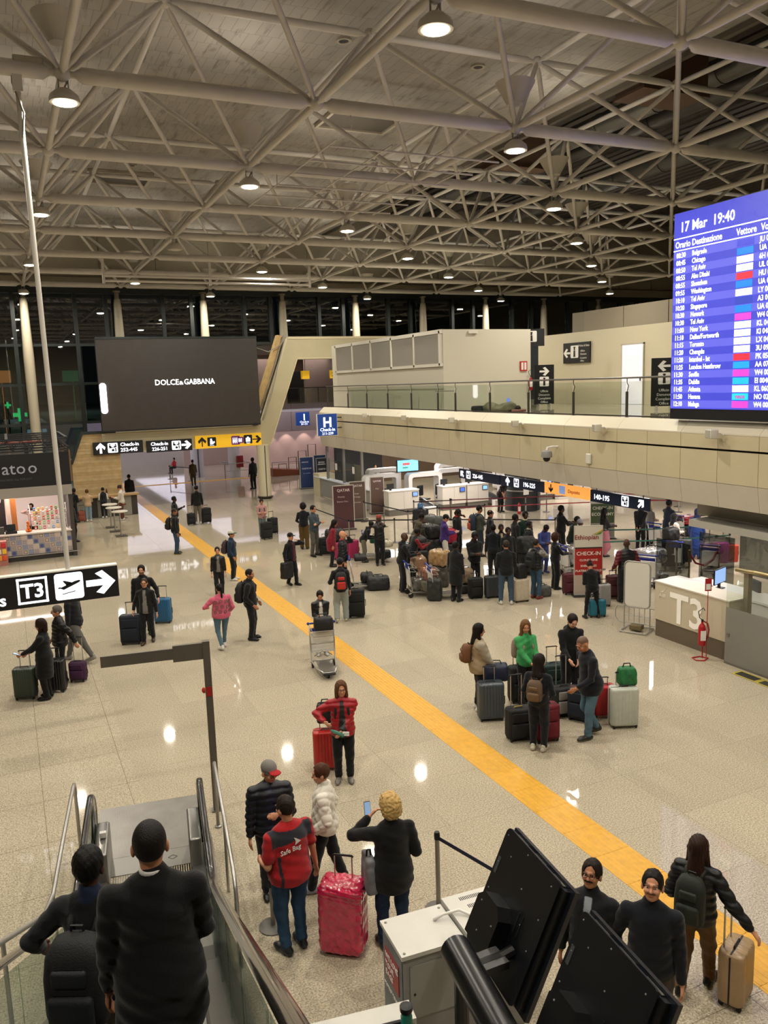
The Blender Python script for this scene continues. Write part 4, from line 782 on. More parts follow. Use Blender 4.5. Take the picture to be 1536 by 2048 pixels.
# ================================================================== SIGNS AND BOARDS
wh = M('#f4f6ff',.4,emit=1.5); whs = M('#e9e6df',.5); sbk = M('#131316',.4); yel = M('#e9b422',.45,emit=.35); navy_ = M('#1c3f86',.4,emit=.45); purp = M('#6d2a6e',.5,emit=.2)
def sign(label, loc, rot, w, h, bg, cat='sign', d=.12, group=None, name='wayfinding_sign', rim=None):
    t = thing(name,label,cat,loc,rot,group); MB().box(-w/2,-d/2,-h/2,w/2,d/2,h/2).ob('panel',bg,t)
    if rim: MB().box(-w/2-.02,-d/2+.01,-h/2-.02,w/2+.02,d/2+.01,h/2+.02).ob('rim',rim,t)
    t['d'] = d; return t
def picto(t, cx, cz, s, bg, fg, kind, y):
    pts = [(cx+p[0]*s,cz+p[1]*s) for p in rrect(-.5,-.5,.5,.5,.1,3,0)]; poly(t,'pictogram',pts,bg,y,.006)
    y -= .008
    def P(pp): poly(t,'pictogram',[(cx+a*s,cz+b*s) for a,b in pp],fg,y,.004)
    if kind == 'plane':
        P([(-.40,-.06),(-.30,-.06),(-.20,-.12),(.34,.10),(.42,.16),(.36,.20),(.20,.17),(-.28,-.02),(-.36,.0)]); P([(-.08,.02),(-.22,.22),(-.14,.22),(.14,.12)]); P([(-.26,-.30),(.20,-.22),(.20,-.19),(-.26,-.27)])
    if kind == 'checkin':
        for sx in (-1,1): P([(sx*.28-.07,.26),(sx*.28+.07,.26),(sx*.28+.07,.40),(sx*.28-.07,.40)]); P([(sx*.28-.1,.05),(sx*.28+.1,.05),(sx*.28+.1,.24),(sx*.28-.1,.24)]); P([(sx*.28-.04,-.02),(sx*.05,.05),(sx*.05,.12),(sx*.28,.18)])
        P([(-.42,-.04),(.1,-.04),(.1,.02),(-.42,.02)]); P([(-.12,-.36),(.14,-.36),(.14,-.12),(-.12,-.12)]); P([(.22,-.40),(.34,-.40),(.34,.0),(.22,.0)])
    if kind == 'wc':
        for q,x in enumerate((-.3,-.08,.14)): P([(x-.05,.18),(x+.05,.18),(x+.05,.30),(x-.05,.30)]); P([(x-.06-(.05 if q == 1 else 0),-.2),(x+.06+(.05 if q == 1 else 0),-.2),(x+.06,.14),(x-.06,.14)]); P([(x-.04,-.34),(x+.04,-.34),(x+.04,-.2),(x-.04,-.2)])
    if kind == 'bag': P([(-.26,-.28),(.26,-.28),(.26,.16),(-.26,.16)]); P([(-.1,.18),(.1,.18),(.1,.3),(-.1,.3)])
    if kind == 'mum': P([(-.2,-.3),(.05,-.3),(.1,.1),(-.2,.1)]); P([(-.16,.14),(.02,.14),(.02,.34),(-.16,.34)]); P([(.08,-.3),(.34,-.1),(.28,.06),(.08,-.1)])
    if kind == 'police': P([(-.12,-.42),(.12,-.42),(.10,.1),(-.10,.1)]); P([(-.08,.12),(.08,.12),(.08,.3),(-.08,.3)]); P([(-.14,.3),(.14,.3),(.1,.4),(-.1,.4)])
# hanging T3 sign in the left foreground
t = sign('black hanging sign reading T3 with a departing plane and arrow',(.28,16.0,2.66),0,2.82,.62,sbk,d=.16)
MB().box(-1.41,-.09,.29,1.41,.09,.315).ob('top_rail',whs,t)
q = MB(); y_ = -.081
for a,b,c,d in ((.06,-.24,.10,.24),(.54,-.24,.58,.24),(.06,.20,.58,.24),(.06,-.24,.58,-.20)): q.box(a-.42,y_-.006,b,c-.42,y_,d)
q.ob('frame_outline',wh,t); text('T3',.36,wh,t,(-.10,y_-.008,-.125),'CENTER',.028); picto(t,.53,0,.50,wh,sbk,'plane',y_); arrow(t,1.08,0,.50,wh,0,y_,.24); text('cs',.30,wh,t,(-.55,y_-.008,-.22),'RIGHT',.02)
hr = thing('hanging_rod','long thin white rod carrying the T3 sign from the roof frame','rod',(.82,16.0,2.97)); MB().cone((0,0,0),(-.08,0,8.45),.045,n=10).ob('rod',M('#cfcac0',.35),hr,auto=40); MB().box(-.16,-.06,8.35,0,.06,8.75).ob('bracket',whs,hr); MB().path([(-.14,.0,8.75),(-.16,0,8.5),(-.02,-.05,8.0),(-.07,-.05,7.6)],.018,6).ob('cable',M('#9b958a',.5),hr)
MB().rbox(-.12,-.10,8.75,.36,.1,8.92,.02).ob('junction_box',M('#bdb5a6',.5),hr)
# portal signs
t = sign('black sign Check-in 252-445 with up arrow over the portal',(5.27,44.41,3.36),0,2.5,.64,sbk); yy = -.062
arrow(t,-.88,0,.52,wh,pi/2,yy,.22); picto(t,-.28,0,.50,wh,sbk,'checkin',yy); text('Check-in',.26,wh,t,(.10,yy-.006,.06),'LEFT',.02); text('252-445',.26,wh,t,(.10,yy-.006,-.22),'LEFT',.02)
t = sign('black sign Check-in 226-251 with right arrow over the portal',(7.9,44.41,3.30),0,2.4,.62,sbk)
text('Check-in',.25,wh,t,(-.98,yy-.006,.05),'LEFT',.02); text('226-251',.25,wh,t,(-.93,yy-.006,-.22),'LEFT',.02); picto(t,.36,0,.48,wh,sbk,'checkin',yy); arrow(t,.88,0,.50,wh,0,yy,.22)
t = sign('yellow sign with up arrow, pictograms and right arrow over the portal',(11.13,44.41,3.38),0,3.7,.70,yel)
arrow(t,-1.48,0,.50,sbk,pi/2,yy,.12); picto(t,-.95,.0,.48,sbk,wh,'mum',yy); picto(t,.38,0,.48,purp,wh,'wc',yy); picto(t,.66,0,.34,purp,wh,'wc',yy); picto(t,1.08,.02,.48,sbk,wh,'bag',yy); arrow(t,1.58,0,.48,sbk,0,yy,.12); text('Nursery',.07,wh,t,(-.95,yy-.016,-.22),'CENTER'); text('Baggage',.07,wh,t,(1.08,yy-.016,-.20),'CENTER')
# H and I gate letters
t = sign('blue hanging sign with a large letter H, Check-in 211-239',(14.52,38.0,4.29),0,1.02,1.06,navy_,rim=whs); MB().box(.5,-.02,.3,.80,.02,.36).box(.5,-.02,-.2,.80,.02,-.14).ob('bracket',gm,t); text('H',.66,wh,t,(0,-.068,-.10),'CENTER',.03); text('Check-in',.22,wh,t,(0,-.068,-.31),'CENTER',.012); text('211-239',.18,wh,t,(0,-.068,-.49),'CENTER',.012)
t = sign('blue hanging sign with a large letter I, Check-in, further back',(19.4,55.6,3.92),0,1.0,.95,navy_); MB().box(-.04,.05,.2,.04,1.38,.28).ob('bracket',gm,t); text('I',.62,wh,t,(0.1,-.068,-.10),'CENTER',.03); text('Check-in',.19,wh,t,(.1,-.068,-.28),'CENTER',.01); text('201-251',.16,wh,t,(.1,-.068,-.43),'CENTER',.01)
t = sign('plain yellow lit sign cube in the far gallery',(17.75,50,6.93),0,.48,.52,yel,d=.3); MB().cone((0,0,.26),(0,0,1.77),.02,n=6).ob('rod',gm,t); t = sign('yellow sign with diagonal black arrow in the far gallery',(19.7,50,6.93),0,.52,.52,yel); MB().cone((0,0,.26),(0,0,1.77),.02,n=6).ob('rod',gm,t); arrow(t,.0,0,.36,sbk,pi/4,yy,.14)
# police office signs on the balcony
t = sign('dark wall sign with left arrow and police pictogram on the balcony wall',(23.93,30.45,7.33),R_(-90),1.9,.92,sbk,d=.06); arrow(t,-.66,0,.46,whs,pi,-.032,.2); picto(t,-.12,.05,.56,whs,sbk,'police',-.032); text('Polizia di Stato',.13,whs,t,(.16,-.036,.26),'LEFT'); text('Ufficio',.12,whs,t,(.3,-.036,.03),'LEFT'); text('Denunce',.12,whs,t,(.3,-.036,-.11),'LEFT'); text('Complaint',.11,whs,t,(.28,-.036,-.28),'LEFT'); text('Office',.11,whs,t,(.3,-.036,-.41),'LEFT')
def ptotem(label,x,y,rot,ang):
    q = thing('floor_sign',label,'sign stand',(x,y,5.03),R_(rot)); MB().box(-.42,-.04,.12,.42,.04,1.75).ob('panel',sbk,q)
    for s in (-1,1): MB().prism([(.24*s-.03,0),(.24*s+.03,0),(.24*s+.02,.14),(.24*s-.02,.14)],-.22,.22).ob('foot',M('#b9b4aa',.4),q)
    arrow(q,0,1.48,.40,whs,ang,-.042,.2); picto(q,0,1.06,.40,whs,sbk,'police',-.042)
    for k,s in enumerate(('Ufficio','Denunce','Complaint','Office')): text(s,.13,whs,q,(0,-.045,.62-.15*k),'CENTER')
ptotem('dark floor sign with right arrow and police pictogram beside the fire extinguisher',20.7,28.5,-20,0); ptotem('dark floor sign with left arrow at the right end of the balcony',20.6,21.5,-35,pi)
t = sign('small dark projecting sign with police pictogram on the white box',(20.75,29.3,7.95),R_(-30),.9,.72,sbk,d=.06); picto(t,-.1,.05,.46,whs,sbk,'police',-.032); MB().box(-.75,-.02,-.04,-.45,.02,.04).ob('bracket',gm,t)
tag(MB().box(19.55,28.55,6.55,19.9,28.59,6.95).ob('fire_sign',M('#b3261f',.5)),'red fire extinguisher sign on the white box','sign')
for k in range(2): MB().box(19.6+.15*k,28.54,6.6,19.7+.15*k,28.552,6.9).ob('symbol',whs,bpy.data.objects['fire_sign'])
def extinguisher(label, x, y, z, stand=True):
    q = thing('fire_extinguisher',label,'fire extinguisher',(x,y,z),R_(-25)); rd = M('#a81620',.3); zz = .30 if stand else .0
    MB().lathe([(.03,zz),(.075,zz+.02),(.08,zz+.06),(.08,zz+.40),(.06,zz+.47),(.025,zz+.51),(.025,zz+.55)],(0,0,0),16).ob('cylinder',rd,q,auto=50); MB().box(-.055,-.085,zz+.14,.055,-.070,zz+.36).ob('label_sticker',whs,q)
    MB().box(-.02,-.02,zz+.54,.02,.02,zz+.60).ob('valve',blk,q); MB().path([(0,0,zz+.58),(-.06,0,zz+.64),(-.09,0,zz+.78),(.02,0,zz+.86),(.05,0,zz+.80)],.010,6).ob('lever',blk,q); MB().path([(.03,0,zz+.56),(.12,0,zz+.50),(.15,0,zz+.36),(.13,0,zz+.20),(.08,0,zz+.10)],.016,6).ob('hose',M('#8c1a20' if stand else '#1a1a1a',.5),q)
    if stand:
        MB().path([(.02,0,.02),(.02,0,.34)],.014,6).path([(.13,.06,.02),(.13,.06,1.75)],.009,6).ob('stand_pole',rd,q); MB().path([(.15,0,.015),(.0,-.16,.015),(-.16,-.12,.015),(-.18,.06,.015),(.02,.12,.015),(.15,0,.015)],.014,6).ob('stand_foot',rd,q)
        MB().box(.06,.05,1.52,.20,.06,1.80).ob('stand_sign',rd,q); MB().box(.08,.045,1.55,.18,.05,1.68).ob('symbol',whs,q)
    return q
extinguisher('red fire extinguisher on a red floor stand in front of the T3 counter',13.42,12.70,0); extinguisher('red fire extinguisher hanging at the corner of the white box',20.0,28.45,5.75,False); extinguisher('red fire extinguisher standing by the dark drum column in check-in',21.4,31.4,0,False)
# departures board on the balcony edge
bd = thing('departures_board','large blue departures board with white flight rows, dated 17 Mar 19:40','departures board',(15.32,12.55,5.10),R_(-90))
Wb, Hb = 6.4, 4.98; blu1 = M('#3a3fb4',.4,emit=1.0); blu2 = M('#5558c6',.4,emit=1.0); bhd = M('#4044bb',.4,emit=1.0); wl_ = M('#f2f4ff',.4,emit=1.7)
MB().box(-Wb/2,0,0,Wb/2,.25,Hb).ob('housing',sbk,bd); MB().box(-Wb/2+.02,-.02,.26,Wb/2-.02,0,Hb-.02).ob('display',bhd,bd)
x0 = -Wb/2; text('17 Mar  19:40',.33,wl_,bd,(x0+.22,-.03,Hb-.48),'LEFT',.014,sx=.88); 
for z in (Hb-.62,Hb-.90): MB().box(x0+.02,-.028,z-.012,Wb/2-.02,-.02,z+.012).ob('rule',wl_,bd)
for s,xx in (('Orario Destinazione',x0+.08),('Vettore',x0+1.92),('Volo',x0+2.58),('Banco',x0+3.6),('Gate',x0+4.5),('Note',x0+5.2)): text(s,.215,wl_,bd,(xx,-.03,Hb-.84),'LEFT',.016,sx=.80)
fl = [('08:30','Belgrade','#3a3fb4','JU 0041'),('08:45','Chicago','#1672c4','UA 0969'),('08:50','Tel Aviv','#f2f4ff','6H 0882'),('08:55','Abu Dhabi','#f2f4ff','UL 0218'),('08:55','Shenzhen','#d42a3a','HU 0044'),('09:55','Washington','#1672c4','UA 0043'),('10:10','Tel Aviv','#f2f4ff','LY 0033'),('10:20','Singapore','#2a3a9c','A3 0121'),('10:30','Newark','#1672c4','UA 0044'),('10:30','Tel Aviv','#c83cb0','W4 0064'),('11:00','New York','#f2f4ff','KL 0480'),('11:10','Dallas/Fortworth','#f2f4ff','KI 0486'),('11:15','Toronto','#f2f4ff','LX 0485'),('11:20','Chengdu','#f2f4ff','3U 0909'),('11:20','Istanbul - Ist','#d42a3a','PK 0506'),('11:25','London Heathrow','#1e8ac8','AA 0717'),('11:30','Seville','#c83cb0','W4 0022'),('11:35','Dublin','#1fa0c0','EI 0040'),('11:45','Atlanta','#f2f4ff','KL 0600'),('11:50','Havana','#1fb4d0','NO 0230'),('12:10','Malaga','#c83cb0','W4 0025')]
rh_ = (Hb-.94-.28)/len(fl)
for k,(a,b,c,d) in enumerate(fl):
    z1 = Hb-.93-rh_*k; MB().box(x0+.03,-.024,z1-rh_+.002,Wb/2-.03,-.02,z1).ob('flight_row',blu1 if k%2 else blu2,bd)
    text(a,.165,wl_,bd,(x0+.12,-.03,z1-rh_*.80),'LEFT',.016,sx=.82); text(b,.165,wl_,bd,(x0+.62,-.03,z1-rh_*.80),'LEFT',.016,sx=.78); text(d,.165,wl_,bd,(x0+2.56,-.03,z1-rh_*.80),'LEFT',.016,sx=.82); text(str(140+(k*37)%290)+'-'+str(146+(k*37)%290),.12,wl_,bd,(x0+3.62,-.03,z1-rh_*.78),'LEFT',.02)
    MB().box(x0+1.95,-.03,z1-rh_*.92,x0+2.40,-.024,z1-rh_*.08).ob('airline_logo',M(c,.4,emit=1.2),bd)
    if k == 19: text('neos',.14,M('#b8308a',.4,emit=1),bd,(x0+2.175,-.034,z1-rh_*.72),'CENTER',.02)
# check-in number signs slung under the balcony
def slung(label,ya,yb,bg,items):
    L_ = ya-yb; q = sign(label,(16.15,(ya+yb)/2,2.62),R_(-90),L_,.36,bg,d=.08)
    for sx in (-1,1): MB().cone((sx*L_*.4,0,.17),(sx*L_*.4,0,.375),.015,n=6).ob('hanger',gm,q)
    for it in items:
        if it[0] == 't': text(it[1],.22,wh,q,(it[2],-.046,-.085),'LEFT',.02)
        elif it[0] == 'a': arrow(q,it[1],0,.30,wh,it[2],-.042,.24)
        else: picto(q,it[1],0,.30,wh,sbk,'checkin',-.042)
slung('dark blue slung sign 226-445 under the balcony',27.8,24.9,M('#152238',.4,emit=.25),(('a',-1.2,3*pi/4),('p',-.72),('t','226-445',-.40)))
slung('dark blue slung sign 196-225 with up arrow under the balcony',24.8,22.2,M('#152238',.4,emit=.25),(('a',-.85,pi/2),('p',-.30),('t','196-225',.10)))
q = sign('orange lit sign between the blue slung signs under the balcony',(16.15,21.0,2.64),R_(-90),2.3,.36,M('#e89a4a',.4,emit=1.1),d=.08); MB().cone((.8,0,.17),(.8,0,.355),.015,n=6).cone((-.8,0,.17),(-.8,0,.355),.015,n=6).ob('hanger',gm,q); MB().box(-.35,-.05,-.13,-.05,-.04,.13).ob('pictogram',M('#8aa4d8',.4,emit=.6),q); arrow(q,-.8,0,.26,sbk,-pi/2,-.042,.2); text('Deposito',.16,M('#c04a2a',.5),q,(.1,-.046,-.06),'LEFT',.01)
slung('dark blue slung sign 140-195 with diagonal arrow, rightmost under the balcony',19.8,17.3,M('#152238',.4,emit=.25),(('t','140-195',-1.1),('p',.30),('a',.95,pi/4)))
# speakers and camera on the fascia
for k,y in enumerate((34.45,30.4,26.4,22.25,18.2,14.1)):
    t = thing('wall_speaker',f'small white box speaker on the balcony fascia, {ORD[k]} from the left','speaker',(15.02,y,4.80),R_(-115),'speakers on the balcony fascia'); MB().rbox(-.16,-.10,-.11,.16,.10,.11,.03).ob('cabinet',M('#c9c2b2',.5),t,auto=50); MB().box(-.13,-.108,-.085,.13,-.098,.085).ob('grille',M('#a39d90',.7),t); MB().path([(0,.08,.0),(.02,.2,.02),(.05,.26,-.03)],.022,6).ob('bracket',whs,t)
t = thing('dome_camera','grey dome security camera on an arm below the balcony fascia','security camera',(14.88,20.35,3.86)); MB().lathe([(.06,.20),(.15,.16),(.17,.08),(.17,-.02),(.13,-.03)],(0,0,0),18).ob('housing',M('#8f8d8a',.4),t,auto=40); MB().ball((0,0,-.05),.115,14,8).ob('dome',M('#101113',.15),t,smooth=True); MB().path([(0,0,.18),(.02,0,.27),(.20,0,.29),(.42,0,.28)],.03,8).ob('arm',whs,t)
tag(MB().rbox(15.22,18.75,3.72,15.30,18.95,4.02,.03).ob('motion_sensor',M('#d6d2c6',.4)),'small white motion sensor box on the balcony fascia','sensor')
# ================================================================== SNACK SHOP ON THE LEFT
sh = thing('snack_shop','snack kiosk with black sign fascia and patterned tile counter','kiosk',(0,33.2,0))
pinkw = M('#d8bdb2',.5,noise=.05,nscale=5)
MB().box(-6,.0,.22,1.95,.06,1.0).ob('counter_front',M('#c9b0a4',.5),sh); MB().box(-6,.02,.0,2.1,.3,.22).ob('plinth',M('#3a3634',.5),sh); MB().box(-6,-.06,1.0,1.98,.75,1.05).ob('worktop',M('#d9cfc4',.3),sh)
cols = ['#b9a89e','#8f93a8','#c4b2a4','#a89a94','#7f86a0','#cbbab0']
tb = {}
def tile_art(k):
    m = MB(); m.box(0,-.012,0,.193,0,.193); return m
for i in range(16):
    for j in range(4):
        k = (i*7+j*5)%6; o = tile_art(k).ob('tile',M(cols[k],.4),sh,loc=(1.75-.197*i-.0,0,.225+.195*j)); fgc = M(['#6d7896','#e0d4ca','#7a6a64','#d8ccc2','#4f5a80','#8a7a74'][k],.4)
        if (i+j)%2 == 0:
            q = MB()
            if k%3 == 0:
                for a in range(4): c,s = cos(a*pi/2+pi/4),sin(a*pi/2+pi/4); q.prism([(.0965+.02*c,.0965+.02*s),(.0965+.05*c+.018*s,.0965+.05*s-.018*c),(.0965+.085*c,.0965+.085*s),(.0965+.05*c-.018*s,.0965+.05*s+.018*c)],-.015,-.012)
            elif k%3 == 1: q.cone((.0965,-.012,.0965),(.0965,-.0155,.0965),.07,n=12); 
            else: q.box(.03,-.015,.03,.163,-.012,.05).box(.03,-.015,.143,.163,-.012,.163).box(.03,-.015,.05,.05,-.012,.143).box(.143,-.015,.05,.163,-.012,.143)
            q.ob('tile_motif',fgc,o)
MB().path([(-6,-.12,.20),(2.2,-.12,.20)],.02,6).ob('foot_rail',alu,sh); MB().box(1.95,-.05,0,2.1,.25,4.1).ob('pillar',M('#4a4644',.4,.3),sh); MB().box(2.1,-.08,2.9,2.16,5,4.1).ob('side_trim',M('#7a5a3a',.5),sh)
MB().box(-6,-.12,2.80,2.1,.0,4.05).ob('sign_fascia',sbk,sh); MB().box(-6,-.14,2.42,2.1,.5,2.80).ob('canopy',M('#9b948a',.4),sh); MB().box(2.0,0.3,0,2.08,5,2.8).ob('side_wall',M('#3a3735',.5),sh)
for s,xx in (('n',-.62),('a',-.27),('t',.0),('o',.22),('o',.62)):
    text(s,.62,M('#8f8f94',.35,emit=.25),sh,(xx,-.14,3.32),'LEFT',.004); 
text('VENCIAMO ALL FOR JUST',.10,M('#55555a',.5),sh,(-.4,-.13,3.08),'LEFT')
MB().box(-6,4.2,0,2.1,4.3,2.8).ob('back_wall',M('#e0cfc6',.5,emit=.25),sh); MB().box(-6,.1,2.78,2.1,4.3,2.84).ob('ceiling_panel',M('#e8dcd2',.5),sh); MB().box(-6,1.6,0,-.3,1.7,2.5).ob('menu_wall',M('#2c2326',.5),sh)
MB().lathe([(.3,0),(.3,.02),(.16,.03),(.15,.02)],(0,0,0),18).ob('menu_plate',M('#e6ddd2',.4,emit=.2),sh,loc=(-.72,1.58,2.2),rot=(pi/2,0,0))
for k in range(9): MB().box(-1.6+.2*(k%3),1.58,1.35+.16*(k//3),-1.48+.2*(k%3),1.6,1.40+.16*(k//3)).ob('menu_line',M('#c9bdb4',.5),sh)
MB().box(-.26,1.4,0,-.12,1.6,2.45).ob('column',M('#e0c9b8',.5),sh); MB().box(-.10,1.7,.9,.1,1.9,2.2).ob('shelf_panel',M('#b5713a',.5),sh)
rnd = random.Random(4)
pc_ = ['#e0562a','#f0c23a','#d8343c','#e8e0d4','#3f8fd0','#7ab648','#f09a3a','#e6d9c8']
for r_ in range(5):
    for c_ in range(7):
        w = .085; q = thing('snack_pack',f'{["small","bright","round-topped","plain","tall"][r_]} snack pack, {ORD[c_]} from the left on display shelf {r_+1} of the shop','snack pack',(.72+.16*c_,33.2+.62+.10*r_,1.06+.17*r_),0,'snack packs on the shop display'); hh = .10+.05*rnd.random()
        MB().rbox(-w/2,-w/2,0,w/2,w/2,hh,.012,2).ob('carton',M(pc_[(r_*3+c_*5)%8],.4),q); MB().box(-.03,-w/2-.002,hh*.3,.03,-w/2,hh*.7).ob('label_sticker',whs,q)
    tag(MB().box(.60,33.2+.56+.10*r_,1.04+.17*r_-.015,1.85,33.2+.68+.10*r_,1.06+.17*r_-.001).ob('display_shelf',M('#e8e4de',.3)),f'{ORD[r_]} stepped glass display shelf of the snack shop','shelf','display shelves of the shop')
MB().box(.56,.34,1.05,.57,1.2,1.95).box(1.86,.34,1.05,1.87,1.2,1.95).ob('display_glass',glass('#f2f2f2',.95),sh); MB().path([(.56,.36,1.05),(.56,.50,1.7),(.56,1.0,1.98)],.012,6).path([(1.87,.36,1.05),(1.87,.50,1.7),(1.87,1.0,1.98)],.012,6).ob('display_frame',alu,sh)
bot = thing('orange_stack','tower of oranges on the shop counter','fruit tower',(.40,33.42,1.05))
for a,b,c in ((0,0,.06),(.1,0,.06),(.05,.08,.06),(.05,.03,.15),(.05,.03,.25),(.05,.03,.36)): MB().ball((a,b,c),.06,10,7).ob('orange',M('#e2701c',.5),bot,smooth=True)
reg = thing('cash_register','black cash register with screen on the shop counter','cash register',(-.15,33.5,1.05)); MB().box(-.2,-.15,0,.2,.15,.1).ob('base',blk,reg); MB().box(-.16,.02,.1,.16,.05,.34).ob('screen',M('#2a3038',.2),reg); MB().box(-.42,-.05,0,-.24,.15,.26).ob('card_reader',M('#4a4644',.5),reg)
for k in range(6): 
    q = thing('drink_bottle',f'small coloured bottle, {ORD[k]} from the left on the shop worktop','bottle',(-1.25+.13*k,33.36,1.05),0,'bottles on the shop worktop'); MB().lathe([(.032,0),(.034,.13),(.014,.19),(.014,.22)],(0,0,0),10).ob('bottle_body',M(pc_[k],.25),q,auto=50); MB().lathe([(.016,.22),(.016,.24)],(0,0,0),8).ob('cap',whs,q)
dsp = thing('snack_rack','low pink and white snack rack at the left edge of the shop front','snack rack',(-.75,32.85,0)); MB().box(-.5,-.2,0,.4,.2,.9).ob('rack_body',M('#b9786c',.5),dsp)
for k in range(3): 
    for c in range(5): MB().rbox(-.45+.17*c,-.24,.2+.24*k,-.31+.17*c,-.18,.38+.24*k,.015,2).ob('packet',M(pc_[(k+c*2)%8],.4),dsp)
# black steel roof lattice over the shop
lt = thing('kiosk_lattice','black steel lattice roof over the snack kiosk','roof lattice',(0,33.1,4.12)); bs_ = M('#1c1c1e',.5)
for yy_ in (0,1.6,3.4,5.2):
    q = MB().box(-7,yy_-.04,0,2.1,yy_+.04,.06).box(-7,yy_-.04,.42,2.1,yy_+.04,.48); q.ob('truss_chord',bs_,lt)
    z_ = MB()
    for k in range(15): a = -7+.6*k; z_.path([(a,yy_,.05),(a+.3,yy_,.44),(a+.6,yy_,.05)],.02,4)
    z_.ob('truss_web',bs_,lt)
for xx in (-5,-2.5,0,2.05): MB().box(xx-.05,0,.40,xx+.05,5.2,.50).ob('cross_beam',bs_,lt)
MB().path([(2.1,0,.1),(2.1,5.2,.1)],.05,6).ob('edge_beam',bs_,lt); MB().path([(-4.5,.3,.35),(1.2,.3,.35)],.03,6).path([(-4.5,.5,.35),(1.2,.5,.35)],.03,6).ob('pipe',M('#7a3a2e',.5),lt)
# timber bar, stool and tall tables
bar_ = thing('timber_bar','timber-topped snack bar in front of the wood wall','bar counter',(4.0,42.9,0)); MB().box(-1.3,-.3,1.02,1.9,.35,1.10).ob('bar_top',M('#a5875a',.5),bar_); MB().box(-1.2,-.1,0,1.8,.25,1.02).ob('bar_front',M('#3a332c',.6),bar_)
for k in range(3): MB().box(-1.15+1.0*k,-.13,.02,-.5+1.0*k,-.1,.98).ob('stone_panel',M('#8f8a80',.7,noise=.2,nscale=30),bar_)
q = thing('drink_bottle','dark red bottle standing on the timber bar','bottle',(4.35,42.85,1.10)); MB().lathe([(.04,0),(.045,.2),(.02,.27),(.02,.33)],(0,0,0),10).ob('bottle_body',M('#4a1216',.3),q,auto=50)
for k,(px) in enumerate(((4.06,39.21),(4.09,37.95),(4.17,36.58))):
    t = thing('bar_table',['white round bar table nearest the timber bar','white round bar table in the middle of the three','white round bar table nearest to us by the shop'][k],'table',(*px,0),0,'tall round bar tables'); MB().lathe([(.33,1.06),(.35,1.075),(.35,1.10),(.33,1.11)],(0,0,0),24).ob('table_top',M('#d3cbbd',.35),t,auto=40); MB().cone((0,0,.03),(0,0,1.06),.035,n=10).ob('leg',alu,t,auto=40); MB().box(-.24,-.24,0,.24,.24,.03).ob('base',M('#5a5550',.4,.5),t)
st = thing('bar_stool','bar stool with red-brown seat under the woman in white','stool',(4.94,41.87,0)); MB().lathe([(.18,.66),(.18,.72)],(0,0,0),14).ob('seat',M('#7a2a22',.5),st); MB().cone((0,0,.02),(0,0,.66),.03,n=8).ob('leg',alu,st); MB().lathe([(.2,0),(.2,.02)],(0,0,0),14).ob('base',steel,st)
suitcase('small patterned trolley case beside the woman in the beige jacket at the bar',3.00,41.81,-10,.34,.22,.55,'#8a4a3a','soft',.25)
# ================================================================== CHECK-IN ZONE
dw = M('#c9c4ba',.4); dwh = M('#dcd9d6',.35); kick = M('#6a655d',.5)
def desk(label, x, y, w, scr='#5f86d8', rot=0):
    t = thing('checkin_desk',label,'check-in desk',(x,y,0),R_(rot),'check-in desks'); MB().box(0,0,.30,w,.55,1.16).ob('front_body',dw,t); MB().box(.02,.03,0,w-.02,.5,.30).ob('kick_base',kick,t); MB().box(-.02,-.02,1.16,w+.02,.62,1.20).ob('desk_top',dwh,t)
    MB().box(w-.36,-.03,.86,w-.06,0,1.08).ob('screen_frame',blk,t); MB().box(w-.33,-.036,.885,w-.09,-.03,1.055).ob('screen',M(scr,.3,emit=.9),t)
    MB().box(.2,.25,1.2,.28,.33,1.27).box(.05,.28,1.27,.42,.31,1.52).ob('monitor',blk,t); MB().box(w*.5-.004,-.004,.32,w*.5+.004,0,1.14).ob('panel_joint',M('#8f8a80',.5),t)
def conveyor(label, x, y, L=2.6):
    t = thing('baggage_conveyor',label,'conveyor',(x,y,0),0,'baggage conveyors'); MB().prism([(0,0),(.0,.30),(.62,.30),(.62,0)],0,.3).ob('front_sill',M('#d0ccc4',.4),t)
    m = MB(); m.add([(.05,.3,.28),(.57,.3,.28),(.57,L,.62),(.05,L,.62),(.05,.3,.18),(.57,.3,.18),(.57,L,.5),(.05,L,.5)],[(0,1,2,3),(7,6,5,4),(0,4,5,1),(1,5,6,2),(2,6,7,3),(3,7,4,0)]); m.ob('belt',M('#26272a',.6),t)
    for s in (0,.58): q = MB(); q.add([(s,.3,.36),(s+.05,.3,.36),(s+.05,L,.72),(s,L,.72),(s,.3,.1),(s+.05,.3,.1),(s+.05,L,.4),(s,L,.4)],[(0,1,2,3),(7,6,5,4),(0,4,5,1),(1,5,6,2),(2,6,7,3),(3,7,4,0)]); q.ob('side_rail',alu,t)
def arch(label, x, y, w=1.9, h=1.75):
    t = thing('desk_arch',label,'portal arch',(x,y,0),0,'white arches behind the check-in desks'); p = rrect(-w/2,0,w/2,h,.22,5,0); i_ = rrect(-w/2+.2,-.4,w/2-.2,h-.2,.12,5,0)
    m = MB(); n = len(p); out = [(a[0],max(a[1],0)) for a in p]; inn = [(a[0],max(a[1],0)) for a in i_]
    v = [(a,-.25,b) for a,b in out]+[(a,-.25,b) for a,b in inn]+[(a,.25,b) for a,b in out]+[(a,.25,b) for a,b in inn]; f = []
    for k in range(n): j = (k+1)%n; f += [(k,j,n+j,n+k),(2*n+k,3*n+k,3*n+j,2*n+j),(k,2*n+k,2*n+j,j),(n+k,n+j,3*n+j,3*n+k)]
    m.add(v,f); m.ob('arch_frame',dwh,t)
names = ['cream check-in desk at the near left end of the row','check-in desk with the dark screen beside the conveyor','check-in desk with the bright screen left of the drum column','check-in desk right of the drum column','check-in desk further right in the row','rightmost check-in desk of the row']
